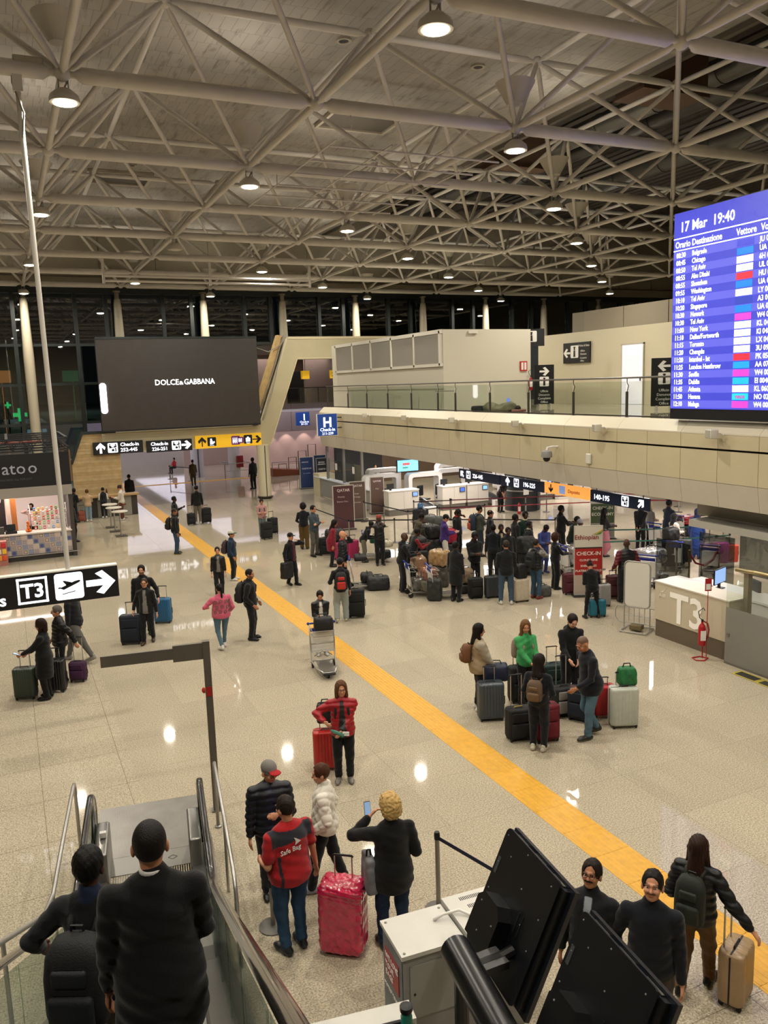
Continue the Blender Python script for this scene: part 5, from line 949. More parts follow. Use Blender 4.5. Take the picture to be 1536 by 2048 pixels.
for k,(x,w,s) in enumerate(((16.05,1.6,'#6c90e0'),(18.95,1.3,'#3f5fae'),(20.35,1.2,'#7fb0f0'),(24.2,1.3,'#6c90e0'),(27.2,1.3,'#6c90e0'),(30.2,1.3,'#6c90e0'))): desk(names[k],x,34.3,w,s)
for k,x in enumerate((17.85,21.75,25.6,28.6)): conveyor(f'black baggage conveyor between check-in desks, {ORD[k]} from the left',x,34.0)
for k,x in enumerate((16.9,18.9,21.0,24.4,27.4)): arch(f'white arch frame behind the check-in desks, {ORD[k]} from the left in the near row',x,36.2 if k%2 else 37.0)
for k,x in enumerate((18.2,22.4,26.2)): arch(f'white arch frame in the farther row of the check-in area, {ORD[k]} from the left',x,39.5)
pw = thing('counter_partition','long grey partition counter with white end left of the check-in desks','partition',(15.95,36.0,0)); MB().box(0,0,.05,.12,8,1.05).ob('partition_panel',M('#8c8a86',.45),pw); MB().box(-.05,7.2,0,.9,8.2,1.25).ob('end_block',M('#c9bf9f',.45),pw); MB().box(-.1,0,1.05,.3,8,1.10).ob('counter_top',M('#d6dbe6',.35),pw)
for k in range(3): MB().box(.0,1.2+2.4*k,1.1,.12,1.32+2.4*k,2.95).ob('steel_post',steel,pw); 
for k in range(2): MB().box(.05,1.35+2.4*k,1.15,.07,3.55+2.4*k,2.2).ob('pane',pane_g,pw); MB().box(.02,2.2+2.4*k,1.7,.04,2.45+2.4*k,2.05).ob('notice',whs,pw)
t = thing('info_display','bright blue information display above the check-in desks','screen',(18.25,36.6,2.1)); MB().box(-.62,0,-.32,.62,.08,.32).ob('housing',blk,t); MB().box(-.58,-.008,-.28,.58,0,.28).ob('display',M('#7cc4ec',.3,emit=1.3),t); MB().box(-.3,-.012,.02,.1,-.008,.14).ob('printed_bar',M('#d86a6a',.4,emit=.6),t); MB().box(-.3,-.012,-.14,.0,-.008,-.06).ob('printed_bar',M('#4aa080',.4,emit=.6),t); MB().cone((0,.05,-.3),(0,.05,-2.08),.05,n=8).ob('pole',steel,t)
for k in range(6):
    t = thing('office_chair',f'black office chair behind the check-in desks, {ORD[k]} from the left','chair',((16.6,18.6,19.6,21.0,24.8,27.8)[k],35.6,0),.4*k,'chairs behind the check-in desks'); MB().rbox(-.24,-.24,.44,.24,.24,.52,.03).ob('seat',blk,t); MB().rbox(-.22,.2,.62,.22,.27,1.15,.03).ob('backrest',blk,t); MB().cone((0,0,.06),(0,0,.44),.03,n=8).path([(0,.22,.5),(0,.27,.7)],.02,6).ob('stem',steel,t)
    for a in range(5): MB().path([(0,0,.06),(.27*cos(a*2*pi/5),.27*sin(a*2*pi/5),.04)],.018,5).ob('leg',rub,t)
dc = thing('drum_column','dark round drum column at the check-in barriers','column',(22.4,32.6,0)); MB().lathe([(.85,.0),(.85,2.98)],(0,0,0),28).ob('drum',M('#24282b',.35),dc,auto=40); MB().lathe([(.88,.95),(.88,1.0)],(0,0,0),28).ob('ring',alu,dc,auto=40)
for a in (-2.0,-1.2,-.4): MB().box(.86*cos(a)-.02,.86*sin(a)-.02,0,.86*cos(a)+.02,.86*sin(a)+.02,2.98).ob('seam_bar',M('#4a4f52',.4),dc)
struct('wall_checkin_back', MB().box(20.6,47.3,0,47,47.6,3.0), M('#6f5a48',.6), 'brown back wall of the check-in hall'); struct('wall_checkin_dark', MB().box(17.6,44.8,0,20.6,45.1,3.0), M('#141619',.5), 'dark kiosk wall left of the check-in desks')
# airline totems
totem('maroon airline totem with white lettering, nearest of the three',12.95,32.3,-8,.95,1.95,(('b',-.44,.06,.44,1.92,'#4c2a2e'),('t','QATAR',0,1.68,.17,'#d8ccc8'),('t','Priority',-.1,1.42,.10,'#b9a8a6'),('t','Business Class',-.05,1.22,.085,'#b9a8a6')))
totem('brown airline totem in the middle of the three',14.5,34.4,-8,.80,1.80,(('b',-.36,.06,.36,1.77,'#5a4640'),('t','QATAR',0,1.55,.14,'#d8ccc8'),('t','Oryx',-.05,1.2,.10,'#b9a8a6'),('t','Privilege',-.03,1.05,.09,'#b9a8a6'),('t','Economy',-.03,.8,.09,'#b9a8a6')))
totem('brown airline totem farthest of the three, beside the desk',16.0,35.5,-8,.70,1.80,(('b',-.32,.06,.32,1.77,'#5a453c'),('t','QATAR',0,1.55,.12,'#d8ccc8'),('t','Bags',0,1.2,.09,'#b9a8a6')))
totem('blue airline check-in totem left of the dark one near the portal',16.5,47.0,-5,.85,1.95,(('b',-.40,.06,.40,1.92,'#1b3060'),('t','CHECK-IN',0,1.2,.13,'#c9d2e6'),('t','AIRWAYS',-.1,1.6,.10,'#c9d2e6'),('t','ALL CLASSES',0,.92,.08,'#9fb0d0')))
totem('black airline check-in totem right of the blue one near the portal',17.2,46.0,-5,.85,1.92,(('b',-.40,.06,.40,1.89,'#12161e'),('t','BRITISH',-.1,1.62,.11,'#d8d8dc'),('t','AIRWAYS',-.1,1.50,.11,'#d8d8dc'),('t','CHECK-IN',0,1.2,.13,'#d8d8dc'),('t','CLUB',0,.92,.09,'#b9b9c0')),edge='#8f969c')
totem('second blue totem behind the black airline totem',17.9,48.4,-5,.8,1.9,(('b',-.37,.06,.37,1.87,'#1d2f5c'),('t','CHECK-IN',0,1.4,.11,'#c9d2e6')))
et = lambda: (('p',[(.16,1.80),(.36,1.86),(.42,1.95),(.26,1.86),(.10,1.80)],'#c9a83a'),('p',[(.14,1.77),(.34,1.80),(.42,1.92),(.24,1.81)],'#5a8a3a'))
totem('white and red Ethiopian check-in totem for cloud nine in front of the queue',14.75,18.2,-25,.82,2.05,(('b',-.39,1.42,.39,2.03,'#d8d0c0'),('b',-.39,.62,.39,1.40,'#a8241e'),('b',-.39,.08,.39,.60,'#b3a293'),('b',-.39,1.39,.39,1.43,'#2a2420',1),('t','Ethiopian',-.06,1.66,.185,'#8a2a22'),('t','CHECK-IN',0,1.20,.15,'#f0e6dc'),('t','CLOUD NINE',0,1.03,.085,'#f0e6dc'),('t','SHEBAMILES',0,.86,.085,'#f0e6dc'),('t','PLATINUM & GOLD',0,.72,.085,'#f0e6dc'))+et())
totem('white and green Ethiopian check-in economy totem further back',20.6,24.6,-25,.95,2.05,(('b',-.45,1.42,.45,2.03,'#d8d0c8'),('b',-.45,.62,.45,1.38,'#3f5232'),('b',-.45,.08,.45,.60,'#8a8578'),('t','Ethiopian',0,1.66,.19,'#8a2a22'),('t','CHECK-IN',0,1.16,.17,'#d6dac8'),('t','ECONOMY',0,.92,.17,'#d6dac8')))
# belt barriers: black line on the left, red lines by the desks, green on the right
lines = [('black',[(11.95,33.5),(11.94,29.3),(13.55,28.5),(16.4,26.6),(18.6,24.9)],'#14161f'),('black back',[(14.5,33.7),(14.72,32.0),(14.9,30.0),(16.4,30.2),(18.4,29.6)],'#14161f'),('short black',[(16.4,32.4),(18.0,31.8)],'#3a1a20'),('red near',[(16.4,30.0),(19.9,28.7),(22.6,27.6),(25.4,26.2)],'#6a1722'),('red middle',[(18.0,31.9),(21.2,30.6),(24.6,29.0),(27.5,27.6)],'#6a1722'),('red far',[(22.8,31.2),(25.6,30.0),(28.6,28.8)],'#6a1722'),('red back',[(23.5,28.4),(26.4,24.8),(28.2,22.4)],'#5c1a24'),('green near',[(17.2,20.6),(19.4,19.6),(21.4,19.2)],'#1c4a3c'),('green back',[(18.3,22.4),(20.2,21.4),(22.2,20.8)],'#1c4a3c'),('dark right',[(22.2,23.0),(24.4,22.2),(26.6,21.2)],'#14161f')]
n_ = 0
for nm,pts,c in lines:
    for k,(x,y) in enumerate(pts): stanchion(f'steel barrier post, {ORD[k]} from the left on the {nm} belt line',x,y)
    for k,(a,b) in enumerate(zip(pts,pts[1:])): belt(f'{nm} barrier belt, {ORD[k]} span from the left',a,b,c)
for k,(x,y) in enumerate(((18.2,18.3),)): stanchion('steel post with round foot beside the brass rope post',x,y,None,1.0)
stanchion('brass rope post right of the steel post near the T3 counter',18.1,17.7,None,.98,True); stanchion('brass rope post behind the T3 counter desk',19.5,17.9,None,.98,True); stanchion('brass rope post beside the cream and red totem',15.5,17.9,None,.98,True)
tag(MB().path([(18.1,17.7,.93),(18.4,17.74,.60),(18.85,17.8,.45),(19.25,17.86,.58),(19.5,17.9,.93)],.03,8).ob('velvet_rope',M('#7a1626',.8),smooth=True),'dark red velvet rope between two brass posts','rope')
for k,(x,y) in enumerate(((18.6,24.9),(21.2,30.6))):
    q = thing('notice_stand',['white notice board on a belt post at the near queue','white notice board on a belt post by the drum column'][k],'notice',(x,y-.05,1.0)); MB().box(-.14,-.01,.02,.14,.01,.36).ob('notice_board',whs,q); MB().box(-.02,-.02,-.05,.02,.02,.02).ob('clip',blk,q)
# T3 counter, glass screen
tc3 = thing('t3_counter','cream counter block with large white T3 lettering','counter',(13.76,12.3,0)); MB().box(0,0,.42,.62,2.2,1.35).ob('counter_body',M('#c6baa2',.45),tc3); MB().box(.02,.02,0,.6,2.18,.42).ob('plinth',M('#6d6152',.45,.2),tc3); MB().box(-.02,-.02,1.33,.64,2.22,1.36).ob('counter_top',M('#d9d1c0',.35),tc3)
text('T3',.98,M('#efe9dd',.4,emit=.12),tc3,(-.012,1.70,.50),'LEFT',.02,rot=(pi/2,0,R_(-90)),sx=.95); text('AdR',.12,M('#efe9dd',.5),tc3,(-.012,2.05,1.0),'LEFT',.01,rot=(pi/2,0,R_(-90))); 
lg = MB(); lg.add([(-.006,2.03,1.12),(-.006,1.93,1.16),(-.006,1.83,1.24),(-.006,1.95,1.12),(-.002,2.03,1.12),(-.002,1.93,1.16),(-.002,1.83,1.24),(-.002,1.95,1.12)],[(0,1,2,3),(7,6,5,4),(0,4,5,1),(1,5,6,2),(2,6,7,3),(3,7,4,0)]); lg.ob('logo',M('#efe9dd',.5),tc3)
gs = thing('glass_screen','frosted glass screen with steel post and brass-tone handrail right of the T3 counter','glass screen',(13.66,12.28,0)); fro = M('#8d8a82',.35,alpha=.78)
for k in range(3): MB().box(-.01,-1.65*(k+1)+.01,.04,.01,-1.65*k,1.25).ob('frosted_pane',fro,gs); MB().box(-.008,-1.65*(k+1)+.01,1.25,.008,-1.65*k,2.0).ob('clear_pane',pane_g,gs)
MB().box(-.02,-5,0,.02,0,.04).ob('floor_channel',steel,gs); MB().box(.40,-.20,1.0,.52,-.08,1.98).box(.42,-.19,0,.50,-.09,1.0).ob('post',M('#9b917c',.35,.6),gs,auto=40); MB().path([(.30,.05,2.02),(.42,-.5,2.02),(.42,-5,2.02)],.045,10).ob('handrail',M('#b3a274',.3,.7),gs,smooth=True); MB().box(-.03,-.12,.62,.03,-.06,.68).ob('glass_clamp',steel,gs)
for k,(x,y) in enumerate(((13.42,11.45),(13.40,10.85))): tag(MB().box(x-.11,y-.24,.001,x+.11,y+.24,.004).box(x-.15,y-.28,.0005,x+.15,y+.28,.002).ob('floor_tape',M(['#2a2926','#3a3833'][k],.6)),['black floor patch taped beside the glass screen','second floor patch nearer to us by the glass screen'][k],'floor tape')
for k,(x,y) in enumerate(((13.42,11.45),(13.40,10.85))): 
    o = [o for o in COL.objects if o.name.startswith('floor_tape')][k]; MB().box(x-.15,y-.29,.004,x+.15,y-.25,.006).box(x-.15,y+.25,.004,x+.15,y+.29,.006).box(x-.15,y-.25,.004,x-.11,y+.25,.006).box(x+.11,y-.25,.004,x+.15,y+.25,.006).ob('tape_edge',M('#b9a83a',.6),o)
# folding white board on a rail frame
fb = thing('notice_easel','white rounded notice easel on a grey tubular frame beside the T3 counter','easel',(13.62,14.95,0),R_(-62)); gt = M('#9c9a94',.4,.4)
MB().prism([(p[0],p[1]) for p in rrect(-.30,.62,.30,1.72,.10,4,0)],-.02,.0).ob('board',M('#d3d0c6',.4),fb); MB().path([(p[0],-.01,p[1]) for p in rrect(-.32,.60,.32,1.74,.11,4,0)]+[(.32,-.01,1.63)],.018,6).ob('frame',gt,fb)
q = MB(); q.path([(-.32,0,.62),(-.32,0,.06),(-.32,-.28,.03),(.32,-.28,.03),(.32,.3,.03),(-.32,.3,.03),(-.32,-.28,.03)],.016,6).path([(.32,0,.62),(.32,0,.05)],.016,6); 
for s in (-1,1): q.path([(.30*s,.02,.60),(.50*s,.05,.58),(.56*s,.05,.48),(.56*s,.05,.30),(.48*s,.05,.18),(.30*s,.02,.16)],.012,6)
for k in range(4): q.path([(-.2+.13*k,0,.60),(-.2+.13*k,0,.20)],.008,5)
q.path([(-.32,0,.38),(.32,0,.38)],.010,6).path([(-.32,0,.20),(.32,0,.20)],.012,6); q.ob('tube_stand',gt,fb); MB().rbox(-.16,-.1,.03,.14,.14,.17,.03).ob('ballast_bag',M('#6d5f40',.7),fb)
# white canopy slab and the staffed desk behind the T3 counter
struct('trim_canopy', MB().box(15.9,9,2.30,21,15.6,2.48).box(16.6,9,2.48,20,16.0,2.99), M('#c9c5b8',.45), 'white canopy slab under the balcony on the right')
wd = thing('service_desk','white service desk with monitor behind the T3 counter','desk',(15.3,11.6,0)); MB().box(0,0,0,.7,3.6,.95).ob('desk_body',dwh,wd); MB().box(-.04,-.04,.95,.74,3.64,1.0).ob('desk_top',dwh,wd); MB().rbox(-.3,2.7,0,.2,3.9,1.08,.1,4).ob('rounded_end',dwh,wd,auto=50); MB().box(-.31,3.2,.72,-.298,3.38,.86).ob('socket_plate',M('#a02428',.5),wd)
mn = thing('desk_monitor','monitor with pale blue screen on the white service desk','monitor',(15.50,14.15,1.0),R_(18)); MB().box(-.30,0,.12,.30,.03,.50).ob('housing',blk,mn); MB().box(-.28,-.006,.14,.28,0,.48).ob('display',M('#8fb2ea',.3,emit=1.0),mn); MB().box(-.03,.0,0,.03,.05,.2).box(-.12,-.08,0,.12,.1,.015).ob('stand',blk,mn)
oc = thing('office_chair','dark grey office chair behind the pale blue monitor','chair',(16.25,13.5,0),R_(70)); MB().rbox(-.25,-.25,.45,.25,.25,.54,.03).ob('seat',M('#2c2d30',.7),oc); MB().rbox(-.26,.2,.6,.26,.29,1.28,.06,4).ob('backrest',M('#3a3b3e',.7),oc,auto=60); MB().cone((0,0,.06),(0,0,.45),.03,n=8).path([(0,.23,.5),(0,.28,.7)],.025,6).ob('stem',steel,oc)
for a in range(5): MB().path([(0,0,.06),(.3*cos(a*2*pi/5),.3*sin(a*2*pi/5),.035)],.02,5).ob('leg',rub,oc)
w2 = thing('bag_drop_desk','rounded white bag-drop desk behind the frosted glass','desk',(16.9,12.0,0)); MB().rbox(-.4,-.9,0,.4,.9,1.02,.14,4).ob('desk_body',dwh,w2,auto=50); MB().rbox(-.46,-.95,1.0,.46,.95,1.06,.03).ob('desk_top',dwh,w2,auto=50); MB().box(-.41,-.5,.35,-.395,.2,.85).ob('opening',M('#4a4642',.6),w2)
for k in range(3): tag(MB().box(17.0+1.7*k,16.6,0.02,17.02+1.7*k,17.9,1.5).ob('clear_screen',glass('#cfd4d2',.7)),f'upright clear plastic screen behind the service desk, {ORD[k]} from the left','screen','clear screens by the service desk')
# passage behind the portal
col2 = thing('passage_column','white column with steel trim in the bright passage','column',(12.3,58.6,0)); MB().lathe([(.45,0),(.45,4.6)],(0,0,0),20).ob('shaft',M('#cfccd2',.4),col2,auto=40); MB().box(-.05,-.47,0,.05,-.44,4.6).ob('seam',M('#5a585e',.4),col2)
fp = thing('fire_point','white drum with red fire cabinet behind a steel rail','fire point',(14.6,57.0,0)); MB().lathe([(.42,0),(.42,4.5)],(0,0,0),18).ob('drum',M('#d3cfd0',.4),fp,auto=40); MB().box(.05,-.6,.7,.5,-.3,1.5).ob('cabinet',M('#8c1a22',.4),fp); MB().path([(-.9,-.8,1.0),(.9,-.8,1.0),(.9,.6,1.0),(-.9,.6,1.0),(-.9,-.8,1.0)],.03,6).path([(-.9,-.8,.5),(.9,-.8,.5)],.02,6).ob('guard_rail',steel,fp)
for sx in (-.9,.9): MB().cone((sx,-.8,0),(sx,-.8,1.0),.03,n=8).ob('guard_post',steel,fp)
for k,(x,y) in enumerate(((10.3,58.6),(11.3,56.4))): stanchion(['dark barrier post left of the man in red behind the portal','dark barrier post nearer to us behind the portal'][k],x,y,None)
belt('dark belt between the two posts behind the portal',(10.3,58.6),(11.3,56.4),'#14161f')
wr = thing('display_steps','row of black display frames on a terracotta ramp under the far gallery','display steps',(18.0,55.5,0)); MB().prism([(-1.2,0),(2.8,0),(2.8,.12),(-1.2,.55)],-.6,.6).ob('ramp',M('#8a4a30',.7),wr)
for k in range(4): q = MB(); a,b,hh = -.6+.75*k,.0+.75*k,.8+.42*k; q.path([(a,0,.2),(a,0,hh),(b,0,hh),(b,0,.2)],.03,5); q.ob('frame',blk,wr)
MB().path([(-1.3,-.7,1.0),(2.8,-.7,1.0)],.025,6).path([(-1.3,-.7,0),(-1.3,-.7,1.0)],.025,6).path([(.7,-.7,0),(.7,-.7,1.0)],.025,6).path([(2.8,-.7,0),(2.8,-.7,1.0)],.025,6).ob('guard_rail',steel,wr)
# ================================================================== THE PEOPLE (feet on the floor, metres)
# --- near the foot of the escalator
p_polo = person('broad man in red polo shirt and blue jeans with white lettering on his back',2.38,7.94,14,1.80,.011,'l',('fade','#241a14'),('polo','#a91c20','#2a2a31'),('jeans','#2f4a66'),('#1d2126','#15171a'),build=1.22,rh=(.36,.04,.82),lh=(-.22,.22,1.02),head=(10,4),fat=.02)
person('man in grey baseball cap with red brim and navy jacket, talking beside the red polo',2.50,9.03,172,1.72,.011,'l',('cap','#8d8a86','#77736e','#a3181f'),('puffer','#12151f','#131a30'),('trousers','#16171c'),lh=(-.06,.24,1.18),lel=(-.5,-.3,-.6),head=(24,6),glasses=True,build=1.12)
person('woman in cream quilted jacket standing behind the crimson wrapped suitcase',3.11,8.79,62,1.64,.011,'l',('short','#4a2a1a'),('quilt','#e9e4d6'),('trousers','#0f1118'),('#8d96a3','#d8d8d6'),rh=(.20,.10,.95),lh=(-.20,.12,.95),rel=(.5,-1,.0),lel=(-.5,-1,0),feet=((.10,-.22,.0),(-.09,.20,0)),head=(12,4),build=.98)
p_blond = person('blonde curly-haired woman in black parka and jeans, seen from behind, lifting a phone',3.40,7.46,-8,1.78,.011,'l',('curly','#c8a568'),('coat','#0d0d0f',None,.72),('jeans','#26344c'),('#1a1418','#d8cfc8'),lh=(-.17,.27,1.42),lel=(-1,-.1,-.6),rh=(.20,.22,1.05),head=(8,2),feet=((.10,.0,0),(-.12,.02,0)),build=1.08)
phone('dark red phone held up by the blonde woman in the black parka',p_blond,1,'#3a0f14',(0,.06,.07),80)
p_redw = person('woman in red puffer jacket and glasses with brown bob, leaning on a red suitcase',4.37,11.31,158,1.62,.011,'l',('bob','#5c3a22'),('puffer','#9c1420','#22201f'),('trousers','#0d0d10'),('#77726c','#8c8880'),rh=(.30,.20,1.16),rel=(.8,-.4,-.2),lh=(.02,.30,1.02),head=(8,-4),glasses=True,build=1.06)
p_mous = person('man with dark moustache and glasses in black jacket behind the black monitors',4.54,5.53,128,1.74,.0105,'m',('short','#20150f'),('jacket','#15161a','#9aa0a8'),('trousers','#15161a'),mous='#160e0a',glasses=True,head=(-4,-20),build=1.08)
p_navy = person('young man in dark navy jacket with short fade looking up at the monitors',4.85,5.07,134,1.80,.0105,'l',('fade','#15100d'),('jacket','#0e1119',None,None),('trousers','#4a3f3a'),mous='#6b4632',head=(-4,-20),lh=(-.27,.10,.80),rh=(.30,.14,.95),build=1.12)
p_tan = person('woman with long brown hair and tan trousers pulling a beige suitcase',5.82,5.47,-62,1.67,.0115,'l',('long','#2c1810'),('puffer','#0f1012'),('trousers','#6b4e2a'),('#12130f','#c9c4ac'),rh=(.55,-.06,.98),rel=(.2,-.6,-1),lh=(-.24,.16,.95),feet=((.10,.20,0),(-.10,-.16,.03)))
# --- middle of the hall
p_cart = person('woman in black leather jacket looking at her phone behind a luggage cart',6.23,17.23,165,1.55,.014,'l',('pony','#1a0f0b'),('leather','#101011','#c9c4bc'),('wide','#8b867c'),('#b7b3ac','#d0ccc5'),rh=(.10,.30,1.12),lh=(-.06,.32,1.10),head=(-5,28))
p_pink = person('woman in pink patterned sweater and blue leggings walking away with a phone',4.29,18.87,8,1.58,.014,'l',('pony','#120d0c'),('sweater','#c65a72'),('leggings','#4f6878'),('#d8d4cc','#e2ded6'),stride=.16,lh=(-.30,.26,1.12),lel=(-1,-.4,-.4),rh=(.28,.12,.95),build=1.26,fat=.03)
p_bk1 = person('man in black jacket with dark backpack standing with hands in pockets beside the guide strip',5.11,19.20,-118,1.78,.014,'m',('buzz','#1b130e'),('jacket','#101013',None,'hood'),('trousers','#121317'),rh=(.23,.12,.92),lh=(-.23,.12,.92),beard='#2b1d15',head=(-10,4))
person('woman in black leather biker jacket walking towards us with dark hair tied back',5.44,23.91,168,1.50,.016,'l',('pony','#140d0b'),('leather','#0f0f10','#6f6a60'),('trousers','#131215'),stride=.14)
p_bcap = person('man in blue jacket with white and green cap and patterned backpack on the guide strip',6.33,25.74,-118,1.62,.016,'m',('cap','#2a2018','#b9b6a6','#2f5c48'),('jacket','#14283e'),('trousers','#141518'),('#c9c6c0','#c9c6c0'),rh=(.24,.10,.88))
p_bag = person('man in black cap and black jacket walking with a black bag, hand at his face',7.79,24.04,-152,1.66,.015,'l',('cap','#161312','#111112'),('jacket','#101014','#4a1820'),('trousers','#141418'),lh=(-.12,.22,1.52),lel=(-.9,.1,-.5),rh=(.30,.02,.86),feet=((.07,-.10,.02),(-.07,.14,0)))
p_redbp = person('man in black top and light grey trousers with red and black backpack, back to us',7.64,19.48,-18,1.70,.014,'l',('cap','#161312','#131316'),('hoodie','#131316'),('wide','#8f958f'),('#b5ad95','#cfc8b4'),lh=(-.26,.20,1.05),feet=((.12,.06,0),(-.14,-.14,.06)))
p_bald = person('bald man in black puffer with red hood talking on the phone beside the empty cart',9.09,22.90,-112,1.76,.016,'l',('bald','#6b4a38'),('puffer','#121317','#9c1d20'),('trousers','#15161a'),lh=(-.10,.17,1.56),lel=(-.7,.3,-.8),head=(-6,0),collar='#a3191c',mous='#7a6255')
phone('black phone at the ear of the bald man in the black puffer',p_bald,1,'#111113',(0,0,.05),88)
person('woman in dark red coat behind the pink suitcases',9.83,25.82,-110,1.64,.018,'m',('long','#120c0a'),('coat','#7a1226',None,.60),('trousers','#15151a'),lean=12)
person('man in grey denim jacket and glasses with arms folded beside the belt barrier',9.94,27.83,-150,1.87,.016,'l',('short','#15100d'),('jacket','#3a444a'),('trousers','#55524a'),glasses=True,rh=(-.12,.24,1.18),lh=(.12,.22,1.14),rel=(.9,-.2,-.6),lel=(-.9,-.2,-.6),feet=((.13,.0,0),(-.13,0,0)))
person('man in black jumper and olive brown trousers, back to us, at the far cart',10.06,29.28,-30,1.76,.016,'m',('afro','#100c0a'),('sweater','#12131a'),('wide','#59441f'),rh=(.24,.24,1.0),lh=(-.24,.24,1.0))
p_scarf = person('woman in pink and white top checking papers between two black suitcases',9.48,32.93,172,1.58,.018,'m',('pony','#120d0b'),('hoodie','#b98a86','#d8d2c8'),('trousers','#5e6a6c'),rh=(.10,.28,1.12),lh=(-.10,.28,1.12),head=(0,20))
person('man in black hooded jacket and khaki trousers from behind with two suitcases',7.79,37.73,-8,1.79,.018,'m',('short','#120d0b'),('hoodie','#121214'),('trousers','#6a6456'),('#c9c6bf','#c9c6bf'))
p_sm = person('person in black with a phone standing behind the man with the backpack',6.30,35.30,-100,1.68,.020,'d',('short','#0e0a09'),('jacket','#0f0f11'),('trousers','#131316'),lh=(-.05,.35,1.25))
p_jn = person('man in black jacket and jeans with black backpack and yellow-soled trainers',5.53,31.16,-110,1.75,.016,'t',('buzz','#2a211c'),('jacket','#101012'),('jeans','#33455c'),('#1a1a17','#b5a828'),rh=(.26,.10,.85))
p_grey = person('man in grey sweater and open black jacket pulling a navy suitcase',2.76,20.30,160,1.63,.014,'l',('buzz','#3a2a20'),('jacket','#101012','#77746d'),('trousers','#0f1015'),('#3a2a1c','#3a2a1c'),rh=(.33,.05,.92),lh=(-.28,.06,.84),stride=.13,mous='#5a4030',glasses=True)
person('bearded man in black behind the grey sweater man with the blue suitcase',2.82,21.09,166,1.80,.015,'l',('short','#100b09'),('hoodie','#121214'),('trousers','#141417'),lh=(-.36,.06,.92),rh=(.26,.05,.84),beard='#15100c',build=1.08)
p_wl = person('woman in long black coat with brown bob holding out a phone beside the green suitcase',0.29,17.53,72,1.67,.0145,'l',('bob','#2a1811'),('coat','#0e0e10',None,.48),('trousers','#101013'),lh=(-.10,.42,1.05),rh=(.16,.36,1.0))
phone('phone in the outstretched hand of the woman in the long black coat',p_wl,1,'#2a1c18',(0,.10,.01),20)
p_gl = person('grey-haired man with glasses in black puffer holding the purple suitcase',0.65,18.45,98,1.68,.0145,'l',('short','#5d5650'),('puffer','#101116'),('trousers','#101013'),lh=(-.24,-.28,.92),rh=(.22,.12,.95),glasses=True)
p_wk = person('man striding behind the hanging T3 sign in black jacket and grey trousers',1.06,19.70,52,1.80,.015,'l',('short','#15100d'),('jacket','#101115'),('jogger','#5d5b57'),('#8a8680','#b9b5ac'),feet=((.08,.30,0),(-.08,-.40,.09)),lean=6)
# --- at the snack bar
p_d1 = person('person in black with black backpack leaning on the timber bar',2.65,41.71,-40,1.67,.020,'d',('short','#0d0a09'),('jacket','#101012'),('trousers','#101013'),rh=(.15,.34,1.1),lh=(-.15,.34,1.1),lean=10)
person('woman in beige jacket and light jeans at the timber bar',3.32,41.76,-4,1.56,.020,'l',('bun','#5a3b22'),('jacket','#b59a78'),('jeans','#7b95a3'),('#c9c5bc','#c9c5bc'),rh=(.15,.34,1.1),lh=(-.15,.34,1.1))
person('person in black and white jacket sitting at the timber bar',4.12,42.45,-8,1.52,.020,'l',('short','#100c0a'),('jacket','#15151a',None,None,'#cfc9bd'),('trousers','#15151c'),('#c9c5bc','#c9c5bc'),rh=(.15,.34,1.1),lh=(-.15,.34,1.1),lean=12)
person('woman in white jacket sitting at the end of the bar with her phone',4.83,41.21,70,1.71,.020,'l',('bun','#3a2417'),('jacket','#c9c1b2'),('trousers','#5a3020'),('#d3cfc8','#d3cfc8'),rh=(.1,.34,1.15),lh=(-.1,.34,1.15),head=(0,15))
person('man in long black coat walking away beside the timber wall',5.89,46.10,-20,1.72,.020,'t',('short','#0d0a09'),('coat','#0e0e11',None,.55),('trousers','#0f0f12'),stride=.16)
p_pil = person('person in black track top standing behind the shop pillar',2.22,36.27,-80,1.78,.020,'d',('short','#0d0a09'),('jacket','#0e0e10','#d0ccc6'),('trousers','#0e0e10'))
p_att = person('shop attendant in pale pink shirt with lanyard behind the counter',0.68,36.3,165,1.76,.018,'t',('short','#140d0a'),('shirt','#c9a9a2'),('trousers','#121216'),rh=(.10,.16,1.55),lh=(-.10,.16,1.55),rel=(1,.2,-.4),lel=(-1,.2,-.4),beard='#1a110d')
# --- far end
person('soldier in camouflage uniform walking away in the passage behind the portal',10.85,53.17,-6,1.71,.022,'m',('buzz','#241a12'),('shirt','#5b4d30'),('trousers','#5a4c30'),stride=.12)
person('man in red jacket sitting by the barrier in the bright hall behind the portal',11.42,62.68,120,1.50,.026,'m',('short','#120d0a'),('jacket','#a01a22'),('trousers','#16161a'),seat=.42,feet=((.14,.42,0),(-.14,.42,0)),rh=(.15,.36,.72),lh=(-.15,.36,.72))
person('person in black half hidden behind the portal column',13.69,48.98,20,1.93,.024,'d',('short','#0d0a09'),('jacket','#0f0f12'),('trousers','#0f0f12'))
person('distant person in black in the hall behind the portal, beside the column',18.51,68.73,0,1.50,.03,'m',('short','#0d0a09'),('jacket','#0f0f12'),('trousers','#0f0f12'))
person('distant walking person under the yellow sign',19.45,81.19,0,1.50,.03,'m',('short','#0d0a09'),('jacket','#2a2a30'),('trousers','#0f0f12'),stride=.15)
